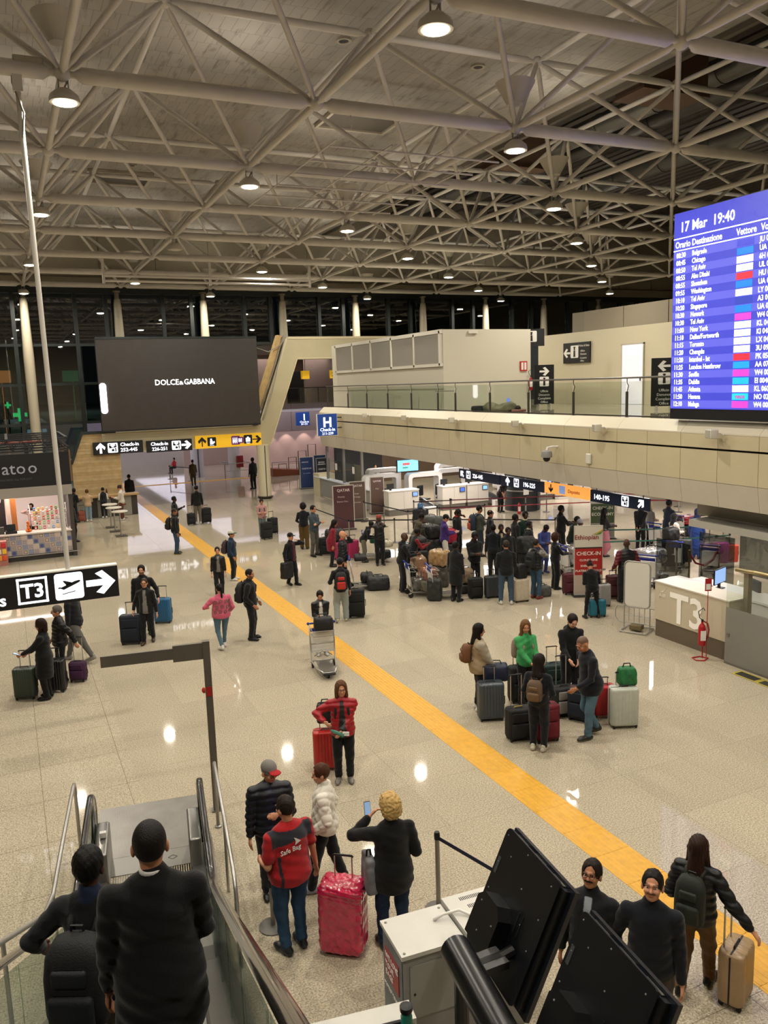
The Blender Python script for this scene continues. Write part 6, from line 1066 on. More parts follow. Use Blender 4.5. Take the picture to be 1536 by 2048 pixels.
# --- family group with suitcases
p_plaid = person('woman in beige shawl and plaid shirt with dark long hair',7.69,12.67,-108,1.68,.0135,'l',('long','#120b09'),('cape','#9c8a6c',None,None,'#a49a88'),('trousers','#101013'),('#d8d5cc','#d8d5cc'),lh=(-.14,.34,.82),rh=(.16,.34,.84),head=(-8,4))
p_green = person('woman in bright green jacket with long light brown hair and beige backpack strap',8.61,12.46,178,1.67,.0135,'l',('long','#6b4a2c'),('jacket','#3f9a58','#2f8a4a'),('trousers','#101013'),rh=(.08,.34,.98),lh=(-.10,.34,.98),head=(-20,8))
p_girl = person('girl in navy tracksuit with long dark hair and brown backpack, back to us',7.67,10.72,-52,1.66,.0125,'l',('long','#1c110d'),('sweater','#12151d'),('jogger','#12141c'),('#b9b3a0','#d8d2bf'),rh=(.22,.22,1.0),lh=(-.22,.22,1.0),head=(-30,6))
p_boy = person('teenage boy in black hoodie looking down at two suitcase handles',9.40,12.09,160,1.79,.013,'p',('short','#1d120e'),('hoodie','#0d0d0f'),('wide','#0f0f12'),rh=(.14,.34,.98),lh=(-.02,.36,.92),head=(8,26))
p_blz = person('man in dark navy blazer and jeans reaching back to the white suitcase',8.76,10.70,78,1.85,.012,'m',('shaved','#4a4038'),('blazer','#12141d'),('jeans','#55707f'),('#2a2724','#8a857c'),lh=(-.18,.34,.95),rh=(.42,-.22,1.0),rel=(.6,-.8,-.3),lean=10,head=(12,14),feet=((.10,-.14,.05),(-.08,.10,0)),build=1.1)
# --- the check-in queue
person('woman in black top and grey trousers leaning on a cart handle',11.07,25.88,-112,1.50,.018,'d',('bun','#0f0b09'),('hoodie','#141416'),('wide','#6d675c'),lean=30,rh=(.15,.46,1.02),lh=(-.15,.46,1.02),head=(0,-5))
person('man in rust orange beanie with hands at his mouth behind the carts',11.36,25.14,168,1.74,.018,'d',('beanie','#2a1610','#8a3a2c'),('leather','#131314'),('trousers','#121215'),rh=(.04,.16,1.48),lh=(-.04,.16,1.48))
p_bm = person('bald man in black with slippers pushing the cart of wrapped bundles',10.39,21.40,-104,1.79,.016,'d',('bald','#22150f'),('hoodie','#121214'),('wide','#141416'),('#0f0f10','#b9b5ac'),rh=(.14,.42,1.12),lh=(-.14,.42,1.12),lean=6)
person('man in dark top with red cuffs reaching over the luggage pile',11.25,22.43,-100,1.70,.018,'d',('short','#0c0908'),('sweater','#16161a',None,None,'#7a1a20'),('trousers','#131316'),rh=(.12,.5,1.2),lh=(-.12,.48,1.18),lean=16)
person('man in olive brown jacket bending over the carts, hand at his face',12.63,24.87,-104,1.74,.018,'d',('short','#0c0908'),('jacket','#4a4232'),('trousers','#131316'),rh=(.04,.24,1.42),lh=(-.16,.4,1.1),lean=18)
p_pur = person('man in purple track top with white stripes and black cap looking at a red phone',13.18,23.80,-112,1.76,.017,'l',('cap','#15110f','#17181a'),('jacket','#3c2366'),('trousers','#cfcabf'),rh=(.08,.36,1.15),lh=(-.06,.36,1.15),head=(0,22))
phone('red phone in the hands of the man in the purple track top',p_pur,0,'#b31a1a',(0,.08,.02),30)
person('person in black hoodie with red collar rubbing the face behind the carts',14.07,24.46,-150,1.78,.018,'d',('short','#0c0908'),('hoodie','#121315'),('trousers','#121215'),collar='#9c1c20',lh=(-.03,.18,1.55),head=(0,15))
person('person in long black puffer coat, back to us, beside the wrapped bags',11.21,19.63,-62,1.72,.015,'d',('short','#0c0908'),('coat','#111214',None,.52),('jogger','#15161a'))
p_str = person('man in black track suit with white stripes looking down at his passport',12.30,20.41,166,1.80,.016,'d',('short','#0c0908'),('jacket','#0f0f11',None,None,'#1a1a1c'),('trousers','#0f0f11','#b9b5ac'),rh=(.06,.32,1.14),lh=(-.08,.32,1.14),head=(0,28))
p_gs = person('man in grey-green sweater with arms folded and blue and orange backpack',14.98,24.47,-104,1.82,.017,'m',('short','#14100d'),('sweater','#464b40'),('trousers','#2a323c'),rh=(-.12,.24,1.18),lh=(.12,.22,1.14),rel=(.9,-.2,-.6),lel=(-.9,-.2,-.6),beard='#1c130e')
person('woman in black coat with one hand on her head beside the grey-green sweater',15.22,24.14,-120,1.66,.018,'m',('short','#15100d'),('coat','#131416',None,.7),('trousers','#131316'),lh=(-.06,.02,1.72),lel=(-1,.4,.2))
person('person in navy hooded jacket from behind in the thick of the queue',13.60,21.40,-30,1.72,.018,'d',('short','#0c0908'),('hoodie','#10141c'),('trousers','#131316'))
person('woman with cream scarf in the thick of the queue',14.05,21.64,160,1.64,.018,'d',('short','#0c0908'),('jacket','#1a1616','#b39a7a'),('trousers','#131316'))
person('young man in black facing us in the middle of the queue',13.87,20.97,165,1.66,.018,'d',('short','#0c0908'),('hoodie','#121416'),('trousers','#131316'))
person('man in black jacket with white patch facing right in the queue',15.10,22.40,-100,1.76,.018,'d',('short','#0c0908'),('jacket','#131517','#4a4b4c'),('trousers','#131316'))
person('tall man in green jacket with cream hood in the queue',15.58,22.52,170,1.80,.018,'d',('short','#0c0908'),('hoodie','#1c3226'),('trousers','#131316'),collar='#b9b08a')
person('person in black with pale collar stooping in front of the green jacket',15.15,21.68,-150,1.62,.018,'d',('short','#0c0908'),('hoodie','#141516'),('trousers','#131316'),collar='#a9a488')
person('person in blue and lime tracksuit looking down',15.34,21.16,176,1.63,.016,'d',('short','#0c0908'),('jacket','#2c3568',None,None,'#3a4a80'),('jogger','#2b3466'),('#1c2a55','#c9c9c9'),rh=(.1,.3,1.1),lh=(-.1,.3,1.1),head=(0,35),lean=8)
p_bj = person('man in black jacket and faded jeans from behind with hands together',12.25,18.62,-22,1.80,.0145,'l',('short','#2a211b'),('jacket','#0f1013'),('jeans','#3f5162'),('#b9b4a8','#d3cfc6'),rh=(.16,.26,1.08),lh=(-.16,.26,1.08),build=1.1,feet=((.13,0,0),(-.15,.06,0)))
p_vst = person('man in dark vest with grey sleeves and jeans, hand on chin',13.31,18.72,-72,1.71,.015,'m',('buzz','#2a211b'),('vest','#14161b','#77746c'),('jeans','#3c5468'),('#7a3020','#a03a20'),rh=(.03,.22,1.46),lh=(-.05,.24,1.2),rel=(.7,.1,-.9))
person('woman with big reddish hair in black reaching forward in the queue',14.42,19.31,-104,1.67,.015,'d',('curly','#3a1a10'),('sweater','#0f0f10'),('wide','#0f0f10'),rh=(.10,.42,1.12),lh=(-.14,.34,1.1),build=.96)
person('tall man in black behind the woman with reddish hair, facing right',17.25,22.77,-104,1.82,.017,'d',('short','#0a0807'),('jacket','#0c0d0f'),('trousers','#0c0d0f'),rh=(.14,.42,1.15),lh=(-.14,.42,1.15))
person('person in dark green coat bending over the luggage behind the white and red totem',16.69,21.47,-96,1.68,.018,'d',('short','#0a0807'),('jacket','#1a221c'),('trousers','#101012'),lean=18,rh=(.12,.45,1.0))
person('person in grey knit cap beside the white and red totem',16.63,20.95,-90,1.64,.018,'d',('beanie','#0a0807','#77777a'),('jacket','#14171a'),('trousers','#101012'))
p_cy = person('woman in black bending her head over the cyan suitcase',13.41,16.38,-20,1.50,.014,'m',('bun','#2b1a12'),('sweater','#0d0d0f'),('leggings','#0f0f12'),rh=(.16,.28,1.02),lh=(-.16,.28,1.02),lean=14,head=(0,30),feet=((.20,0,0),(-.20,0,0)),build=1.12)
p_rv = person('man in black quilted vest with dark red sleeves from behind',15.16,17.08,-18,1.77,.015,'d',('bald','#2a1a14'),('vest','#17181b','#5c1620'),('wide','#17181b'),build=1.2,rh=(.32,.14,.95),lh=(-.32,.14,.95),feet=((.13,0,0),(-.13,.05,0)))
person('woman in black top and dusty pink skirt beside the green check-in totem',18.56,22.08,-100,1.68,.018,'d',('long','#0e0a09'),('leather','#131314'),('skirt','#a0606a'),rh=(.1,.38,1.1),lh=(-.1,.38,1.1))
person('man in black suit with hands behind his back near the right barriers',20.27,22.15,-62,1.73,.017,'m',('shaved','#2a211c'),('jacket','#101114'),('trousers','#0f1013'),rh=(.06,-.20,.88),lh=(-.06,-.20,.88),rel=(1,-.3,0),lel=(-1,-.3,0))
person('white-haired woman in grey cardigan beside the man in the black suit',21.02,22.49,-90,1.60,.018,'l',('bob','#b9a684'),('sweater','#77736c'),('trousers','#15161a'),rh=(.1,.3,1.05),lh=(-.1,.3,1.05))
person('man in dark blue suit pushing a cart with a red suitcase',21.01,21.56,-92,1.82,.018,'d',('short','#0a0807'),('coat','#141a28',None,.7),('trousers','#10131c'),rh=(.14,.42,1.05),lh=(-.14,.42,1.05))
person('woman in white robe and black headscarf by the right-hand carts',19.84,20.11,-100,1.64,.018,'d',('scarf','#0e0d0d'),('robe','#c9c1b4'),('trousers','#c9c1b4'),rh=(.1,.34,1.1),lh=(-.1,.3,1.0))
person('person in blue skirt standing behind the pink wrapped luggage',20.84,20.08,-60,1.72,.018,'d',('scarf','#111a3a'),('robe','#16306a'),('skirt','#1c3f86'),('#0f0f10','#0f0f10'))
person('check-in clerk in light jacket with headset behind the far counter',19.02,42.35,170,1.66,.022,'l',('short','#2a211b'),('jacket','#8f938f','#1c1c20'),('trousers','#131316'))
person('person in black standing behind the dark totems at the far barrier',21.01,52.67,-40,1.58,.024,'d',('short','#0a0807'),('jacket','#0c0c0e'),('trousers','#0c0c0e'))
person('agent in black top leaning down at the conveyor behind the check-in desks',20.99,32.38,-170,1.66,.022,'m',('short','#1a120e'),('polo','#1c1519'),('trousers','#131316'),lean=35,rh=(.15,.5,.7))
# --- worn packs and prints
backpack('large black backpack on the man in the black jacket beside the guide strip',p_bk1,'#16181a',h=.50,w=.33)
backpack('patterned maroon backpack of the man in the white and green cap',p_bcap,'#3a2730','#4a3440')
backpack('red and black backpack of the man in light grey trousers',p_redbp,'#15151a','#b0281e',h=.48)
backpack('black backpack on the shoulders of the woman in the red puffer',p_redw,'#101113',h=.46)
backpack('black backpack of the man in jeans with yellow-soled trainers',p_jn,'#111214')
backpack('dark green backpack of the woman with long wavy hair',p_tan,'#1c2119','#232a1f',h=.50)
backpack('brown leather backpack on the girl in the navy tracksuit',p_girl,'#5b4632','#6a5138',h=.36,w=.27)
backpack('tan leather backpack of the woman in the beige shawl',p_plaid,'#6b4526',h=.36,w=.26)
backpack('beige backpack of the woman in the green jacket',p_green,'#8d7d6c',h=.42,dz=-.06)
backpack('blue and orange backpack on the man in the grey-green sweater',p_gs,'#1a2a3c','#b8482c',h=.55,w=.34,d=.2)
backpack('teal backpack of the woman between two black suitcases',p_scarf,'#1c4a4a',h=.36)
backpack('black backpack of the person at the timber bar',p_d1,'#131315')
backpack('black backpack of the man in the dark vest',p_vst,'#121316')
def shirt_text(P, s, size, z, x, y, col='#e6e0da'):
    return text(s,size,M(col,.7),P['root'],P['up']((x,y,z)),'LEFT',.01,'shirt_print',rot=(pi/2,0,0))
shirt_text(p_polo,'Safe Bag',.075,1.25,-.20,-.168)
poly(p_polo['root'],'shirt_logo',[(-.02,1.31),(.05,1.335),(.02,1.36),(-.03,1.395),(-.01,1.345)],M('#e6e0da',.7),-.166,.004)
# green chain pattern knitted into the pink sweater
gk = M('#4a5a40',.9)
for k,(a,z) in enumerate(((-.9,1.34),(-.3,1.36),(.35,1.34),(.95,1.33),(-.75,1.20),(-.15,1.21),(.5,1.19),(1.1,1.2),(-.95,1.06),(-.4,1.07),(.2,1.06),(.8,1.07))):
    rx_, ry_ = .245, .208; q = MB(); pts = []
    for i in range(9):
        t = 2*pi*i/8; aa = a+.17*cos(t); pts.append((rx_*sin(aa),-ry_*cos(aa)-.006,z+.036*sin(t)))
    q.path(pts,.008,5); q.path([pts[5],(rx_*sin(a-.15),-ry_*cos(a-.15)-.006,z-.075)],.008,5); q.ob('knitted_motif',gk,p_pink['root'])
# ================================================================== LUGGAGE
def on(P, dx, dy):                        # a floor place beside a person: dx to the right, dy in front
    r = P['root']; a = r.rotation_euler.z; return (r.location.x+dx*cos(a)-dy*sin(a), r.location.y+dx*sin(a)+dy*cos(a))
# near
wr_ = suitcase('tall suitcase wrapped in crumpled crimson film beside the red polo',2.89,7.70,-38,.36,.24,.76,'#8e1230','hard',.30,wheels=False,rough=.22,hcol='#a81c3c',band='#8e1230')
fm = SDF()
fm.rb((0,0,.42),(.18,.115,.33),.065)
rr_ = random.Random(7)
fmm = fm.mesh('wrap',.012,lin('#c41a48'),disp=lambda X,Y,Z: .006*np.sin(X*70+Z*22)*np.sin(Y*64-Z*30)+.007*np.sin(Z*150+X*20+Y*33)*np.exp(-((Z-.78)/.10)**2)+.004*np.abs(np.sin(Z*26+X*9)),clip=lambda X,Y,Z: .02-Z+0*X+0*Y)
fmm.materials.append(M('#c41a48',.18,noise=.25,nscale=14,bump=.8,bscale=22,coat=1)); link('film_wrap',fmm,wr_)
suitcase('bright red hard suitcase in front of the woman in the red puffer',4.28,11.83,-20,.44,.27,.66,'#b8231f','hard',.42,band='#141212')
blob('shoulder_bag','black handbag hung on the red suitcase handle','bag',(4.33,11.97,.74),(.13,.09,.16),-20,'#15151a',.6,.012,res=.014)
q = thing('water_bottle','green plastic bottle and papers in the hands of the woman in red','bottle',(p_redw['root'].matrix_basis@Vector((.02,.40,.99))),R_(150)); MB().path([(-.04,0,0),(.10,0,.06),(.16,0,.09)],[.03,.03,.012],10).ob('bottle_body',M('#4f8f7a',.15,alpha=.8),q,smooth=True); MB().box(-.12,-.01,.0,-.02,.01,.06).ob('paper',whs,q)
suitcase('beige hard-shell cabin suitcase at the right edge beside the yellow strip',6.09,5.20,24,.40,.26,.60,'#a68a66','hard',.42,band='#121212')
blob('tote_bag','grey tote bag under the arm of the blonde woman in the parka','bag',(*on(p_blond,-.24,.10),.70),(.05,.14,.20),-10,'#77767a',.7,.006,res=.016)
# left group
suitcase('large navy hard suitcase pulled by the man in the grey sweater',2.37,20.44,-20,.50,.30,.74,'#101826','soft',.28,band='#c9c6bf')
suitcase('bright blue hard suitcase behind the man in the grey sweater',3.41,21.91,-25,.46,.28,.68,'#1d5c86','hard',.30,band='#101214')
suitcase('dark green suitcase with red strap line at the left edge',-0.11,17.76,-18,.44,.28,.66,'#2f3b33','hard',.32,band='#6a1a1a',hcol='#1a1a1a')
suitcase('small purple soft suitcase of the grey-haired man',0.95,18.28,-25,.36,.24,.44,'#3a1438','soft',.52)
suitcase('black suitcase half hidden behind the woman in the long black coat',0.46,17.88,-18,.46,.28,.70,'#141518','hard',.2)
suitcase('slim dark suitcase left of the man in khaki trousers',7.44,37.64,0,.36,.24,.55,'#15181e','soft',.35)
suitcase('tall black suitcase right of the man in khaki trousers',8.18,37.79,0,.46,.28,.72,'#101113','soft',.1)
suitcase('black suitcase in front of the woman checking papers',9.42,32.17,10,.46,.28,.70,'#111214','soft',.2); suitcase('second black suitcase right behind the first, by the woman checking papers',9.98,33.14,10,.44,.28,.70,'#15161a','soft',.25)
blob('travel_bag','black bag carried by the man in the black cap','bag',(*on(p_bag,.32,.10),.30),(.20,.10,.26),-150,'#101013',.6,.008,res=.016)
suitcase('tall black suitcase beside the man with the red and black backpack',8.12,19.68,-20,.50,.32,.78,'#0f1012','soft',.1)
suitcase('black suitcase at the feet of the man in the denim jacket',10.35,27.77,-10,.46,.28,.66,'#141519','soft',.1); suitcase('pink suitcase behind the bald man on the phone',10.52,26.83,-10,.46,.28,.62,'#a3285a','hard',.2); suitcase('second pink suitcase to the right of the bald man on the phone',10.95,26.55,-10,.40,.26,.70,'#9c2454','hard',.15)
blob('travel_bag','large black holdall on top of the pink suitcases','bag',(10.47,27.07,.62),(.34,.22,.22),-10,'#101113',.6,.02,res=.022)
# family group
suitcase('slate grey ribbed suitcase in front of the woman in the beige shawl',7.66,12.20,-20,.48,.30,.72,'#3f474d','hard',.25,band='#1a1c1e')
blob('shoulder_bag','navy bag resting on the slate grey suitcase','bag',(7.91,12.41,.66),(.22,.14,.15),-30,'#141b33',.6,.012,res=.014)
suitcase('black suitcase in front of the woman in green',8.62,12.65,-10,.46,.28,.72,'#121315','soft',.35); suitcase('black soft suitcase with yellow handle beside the girl in navy',7.62,11.24,-12,.44,.28,.58,'#111113','soft',.55,hcol='#b9a03a')
suitcase('dark red suitcase behind the girl in navy',8.01,10.98,-12,.44,.28,.66,'#6a1420','soft',.1); suitcase('dark teal suitcase behind the grey and black one',9.28,12.48,-15,.44,.28,.70,'#1f3634','soft',.3)
suitcase('grey and black soft suitcase under the hands of the boy',8.93,11.70,-10,.42,.28,.56,'#15161a','soft',.55,pocket='#8a8680'); suitcase('navy suitcase with orange trim beside the man in the blazer',9.07,11.36,-60,.46,.28,.62,'#121a28','soft',.1,band='#b8642a'); suitcase('red suitcase behind the man in the blazer',9.54,11.31,-25,.42,.28,.60,'#a81a22','hard',.1)
suitcase('white ribbed hard suitcase reached by the man in the blazer',9.55,10.79,-22,.50,.30,.74,'#b9bcb0','hard',.22,band='#2a2c2a')
blob('shoulder_bag','bright green bag hung on the white suitcase','bag',(9.69,10.87,.74),(.15,.10,.16),-20,'#1c6a38',.6,.012,res=.014)
# queue
cart('empty luggage cart in front of the woman in the leather jacket',5.88,16.09,168); blob('laptop_bag','black bag in the basket of the cart in the middle of the hall','bag',(5.98,16.39,.86),(.20,.11,.15),168,'#121214',.6,.008,res=.014)
cart('luggage cart with a black jacket on it beside the bald man on the phone',9.53,22.36,-110); blob('travel_bag','black jacket folded on the cart handle beside the bald man','bag',(9.50,22.52,.90),(.24,.16,.07),-110,'#111113',.7,.012,res=.018); blob('travel_bag','round black holdall on the floor right of the empty cart','bag',(9.91,22.12,0),(.33,.24,.20),-20,'#12151a',.6,.02,res=.02); blob('travel_bag','flat black bag lying on the platform of the empty cart','bag',(9.77,22.64,.17),(.26,.18,.12),-110,'#101012',.6,.015,res=.02)
cart('luggage cart pushed by the woman in grey trousers',11.61,26.12,-112); blob('travel_bag','green plastic bag on the cart of the woman in grey trousers','bag',(11.85,26.57,.50),(.2,.16,.13),-20,'#1c4a34',.4,.02,res=.02); blob('travel_bag','cream sack on the cart of the woman in grey trousers','bag',(12.00,26.07,.42),(.25,.16,.10),-10,'#b9ae98',.6,.02,res=.02); suitcase('black case lying on the cart of the woman in grey trousers',11.67,25.49,-112,.40,.50,.24,'#131416','soft',0,z=.17,wheels=False)
cart('luggage cart loaded with wrapped brown bundles',10.69,20.80,-104)
bn = '#8f6f52'
for k,(x,y,z,r,c,l) in enumerate(((10.97,21.46,.66,(.28,.19,.19),bn,'striped brown wrapped bundle on top of the loaded cart'),(10.98,20.89,.44,(.30,.2,.17),'#8a5c4a','reddish striped wrapped bundle in the middle of the loaded cart'),(10.60,20.85,.17,(.20,.19,.18),'#5a5852','grey bag wrapped in clear film low on the loaded cart'),(10.84,20.57,.17,(.22,.2,.15),'#5d594c','olive bag wrapped in film at the nose of the loaded cart'),(11.70,21.44,.66,(.30,.22,.24),'#a08058','tan wrapped bundle with black handles right of the loaded cart'))):
    blob('wrapped_bundle',l,'bundle',(x,y,z),r,-104+k*9,c,.25,.018,26,.018,group='wrapped bundles on the carts',coat=1)
cart('luggage cart right of the loaded cart with the tan bundle',11.08,20.16,-104)
for k,(px,z,r,c,l) in enumerate((((12.14,23.72),.75,(.34,.22,.20),'#111214','large black holdall piled behind the loaded cart'),((13.29,25.02),.8,(.42,.26,.22),'#131417','long black holdall with white stripes on the luggage pile'),((14.46,27.03),.85,(.36,.24,.16),'#3a3d3a','grey green coat bundle on top of the luggage pile'),((11.18,22.67),.80,(.20,.14,.18),'#15161a','small black bag in front of the bald man in slippers'),((13.78,24.51),.62,(.26,.2,.26),'#a01a38','crimson bag in the middle of the luggage pile'),((10.77,20.09),.0,(.20,.16,.32),'#202320','dark green bag standing between the two loaded carts'),((11.94,20.37),.3,(.24,.2,.22),'#7d6a50','brown film-wrapped bag behind the person in the long coat'),((15.67,30.34),.95,(.10,.10,.10),'#3a6a96','light blue cap-like bundle on the luggage pile'))):
    blob('travel_bag',l,'bag',(*px,z),r,-100+k*13,c,.5,.02,22,.022,group='bags on the luggage pile')
for k in range(3): MB().path([((-.3+.1*k),-.24,.30),((-.3+.1*k),-.10,.44),((-.3+.1*k),.12,.44)],.010,5).ob('stripe',whs,[o for o in COL.objects if o.get('label','').startswith('long black holdall')][0])
for k,(px,r,c,l) in enumerate((((12.14,23.72),(.36,.26,.375),'#17181b','broad dark bag at the bottom of the luggage pile'),((13.29,25.02),(.42,.28,.40),'#1b1c20','long charcoal bag under the striped holdall'),((14.46,27.03),(.38,.28,.425),'#14171a','dark bag under the grey green coat bundle'),((13.78,24.51),(.28,.22,.31),'#22242a','square dark bag under the crimson bag'),((15.67,30.34),(.30,.24,.47),'#191a1d','tall dark bag under the light blue bundle'),((11.70,21.44),(.26,.2,.33),'#4a463e','brown-grey bag under the tan wrapped bundle'),((11.18,22.67),(.18,.14,.40),'#121316','upright black bag in front of the bald man in slippers'),((11.94,20.37),(.22,.18,.15),'#2a2620','low dark bag under the brown film-wrapped bag'))): blob('travel_bag',l,'bag',(*px,0),r,-100+k*13,c,.5,.02,22,.024,group='bags on the luggage pile')
suitcase('black suitcase standing in front of the man in the striped track suit',11.88,19.67,-12,.42,.28,.60,'#101113','soft',.1); suitcase('dark grey suitcase beside the black one in the queue',12.31,19.47,-12,.42,.28,.64,'#33363a','hard',.15); suitcase('cream hard suitcase with brown strap in the queue',12.76,18.68,-8,.44,.28,.66,'#b9ad98','hard',.15,band='#5a2a1a')
blob('travel_bag','black and white patterned bag on the floor behind the man in the vest','bag',(13.60,18.87,0),(.26,.16,.15),-10,'#4a4a48',.6,.02,res=.018); suitcase('burgundy suitcase left of the cream and red totem',14.42,18.62,-14,.40,.28,.62,'#4c1620','soft',.15); suitcase('burgundy suitcase right of the woman with the cyan suitcase',15.20,17.62,-20,.44,.30,.66,'#3f0f18','soft',.1); suitcase('cyan hard suitcase between the feet of the woman in black',13.60,16.43,-18,.46,.28,.46,'#0e6478','hard',.1,band='#0a3a46'); suitcase('silver suitcase behind the cyan one',14.41,17.12,-18,.36,.26,.62,'#8c8a86','hard',.1)
suitcase('dark suitcase in the thick of the queue behind the cream one',14.72,21.23,-10,.46,.3,.74,'#15181a','soft',.1); blob('travel_bag','huge black rucksack standing in the queue near the grey-green sweater','bag',(14.72,21.23,.74),(.26,.2,.26),0,'#16191a',.6,.02,res=.022); blob('travel_bag','black rucksack beside the man with hand on chin','bag',(12.82,18.77,.66),(.15,.13,.20),0,'#0f1012',.6,.015,res=.02)
cart('luggage cart with film-wrapped bags behind the cream and red totem',16.01,20.40,-100); blob('wrapped_bundle','silvery film-wrapped bundle left of the cream and red totem','bundle',(16.22,20.77,.3),(.28,.24,.30),0,'#77766f',.15,.02,26,.02,group='wrapped bundles on the carts',coat=1)
cart('luggage cart before the man in the vest with dark red sleeves',17.08,18.21,-60); blob('wrapped_bundle','large clear-film bundle in front of the man with dark red sleeves','bundle',(17.51,18.67,.55),(.40,.30,.22),0,'#8c8a86',.12,.025,24,.022,group='wrapped bundles on the carts',coat=1); blob('wrapped_bundle','crinkled silver bundle low beside the notice easel','bundle',(17.26,17.95,.05),(.18,.16,.18),0,'#8f8d88',.12,.025,24,.02,group='wrapped bundles on the carts',coat=1)
cart('luggage cart left of the woman in the white robe',21.06,21.94,-80); cart('luggage cart with black cases near the brass rope',19.12,19.24,-60)
suitcase('large black case leaning on the cart near the brass rope',18.86,19.24,-40,.52,.34,.78,'#101112','soft',0,z=.18,wheels=False); suitcase('dark grey case on the right of the black one near the brass rope',19.58,19.36,-40,.46,.30,.74,'#2a2b2c','hard',0,z=.18,wheels=False,tilt=-12); blob('travel_bag','round black bag on top of the black cases near the brass rope','bag',(19.06,19.44,.96),(.22,.18,.20),0,'#0d0e0f',.6,.02,res=.02)
cart('luggage cart with pink film-wrapped cases on the right',19.65,18.25,-60); suitcase('magenta film-wrapped case on the right-hand cart',19.87,18.59,-30,.50,.34,.70,'#8c1c50','soft',0,z=.18,wheels=False,rough=.15); suitcase('bright pink case beside the magenta one on the right-hand cart',20.47,18.71,-30,.46,.30,.66,'#b03a8a','hard',0,z=.18,wheels=False); suitcase('coral case at the end of the right-hand cart',20.88,18.62,-30,.36,.26,.56,'#b8442e','hard',0,z=.18,wheels=False)
cart('luggage cart pushed by the man in the dark blue suit',22.99,22.67,-92); suitcase('red suitcase lying on the cart of the man in the dark blue suit',23.20,22.77,-92,.50,.80,.30,'#a81a20','hard',0,z=.62,wheels=False); suitcase('dark blue case under the red suitcase on the same cart',23.20,22.77,-92,.48,.76,.40,'#1a1e30','soft',0,z=.18,wheels=False)
# folded away on the balcony: a sleeping traveller
slp = thing('sleeping_bag','traveller asleep on the balcony floor under an olive blanket','bedding',(17.1,26.4,5.03),R_(-70)); s = SDF(); s.ell((0,0,.10),(.75,.30,.16),.05).ell((.45,.05,.2),(.3,.22,.16),.08).ell((-.4,0,.15),(.3,.26,.2),.08)
me = s.mesh('bedding',.03,lin('#4a4a38'),disp=lambda X,Y,Z: .03*np.sin(X*11)*np.sin(Y*13+Z*6),clip=lambda X,Y,Z: -Z+0*X+0*Y); me.materials.append(M('#6b6650',.8,noise=.35,nscale=5)); link('blanket',me,slp); MB().ball((.85,.05,.13),(.11,.09,.10),10,8).ob('head',M('#2a1f18',.6),slp,smooth=True); MB().rbox(.7,-.2,0,1.1,.25,.08,.04).ob('pillow',M('#8a5a50',.8),slp); MB().rbox(-1.2,-.25,0,-.6,.2,.22,.08,3).ob('rolled_bag',M('#1a1c1e',.7),slp); MB().box(.3,.1,.32,.42,.12,.5).ob('phone',M('#6a86e0',.3,emit=.8),slp)
# ================================================================== ESCALATOR IN THE LEFT FOREGROUND
es = thing('escalator','down escalator with black handrails, glass sides and steel steps in the left foreground','escalator',(1.26,10.66,0),R_(171))
SLP = math.tan(R_(29)); Y0 = 2.5; YT = 12.2
ez = lambda y: 0 if y < Y0-.35 else ((y-Y0+.35)**2/(1.4)*SLP if y < Y0+.35 else (y-Y0)*SLP)
ss = M('#8f8c88',.28,.75,noise=.06,nscale=3); ssd = M('#5c5a57',.35,.7); brs = M('#a39f99',.30,.8)
# ribbed landing plate and comb plate
q = MB(); q.box(-.74,-1.45,-.01,.74,0,.004)
for k in range(58): x = -.72+.025*k; q.box(x,-1.44,.004,x+.010,-.01,.008)
q.ob('landing_plate',M('#8d8983',.38,.8,noise=.12,nscale=3),es); MB().box(-.54,0,-.01,.54,.42,.006).ob('comb_plate',M('#8a8782',.35,.8),es); MB().path([(-.34,.2,.007),(-.28,.25,.007),(-.22,.2,.007),(-.28,.15,.007),(-.34,.2,.007)],.004,4).ob('maker_badge',ssd,es)
sm = MB(); sm.box(-.5,0,-.20,.5,.40,-.012)
for k in range(33): x = -.495+.030*k; sm.box(x,0,-.012,x+.014,.398,0)
sme = sm.mesh('step'); sme.materials.append(M('#77746f',.4,.6))
for k in range(29): y = .42+.405*k; link('step',sme,es,(0,y,max(0,ez(y+.2)-.02) if ez(y+.2) > .03 else 0))
def strip(name, xs, za, zb, mat, y0, y1, n=26, parent=None):
    """band between heights za and zb over the step line, xs = (x0,x1)"""
    m = MB(); rings = []
    for i in range(n+1): y = y0+(y1-y0)*i/n; b = ez(y); rings.append([(xs[0],y,b+za),(xs[1],y,b+za),(xs[1],y,b+zb),(xs[0],y,b+zb)])
    return m.loft(rings).ob(name,mat,es)
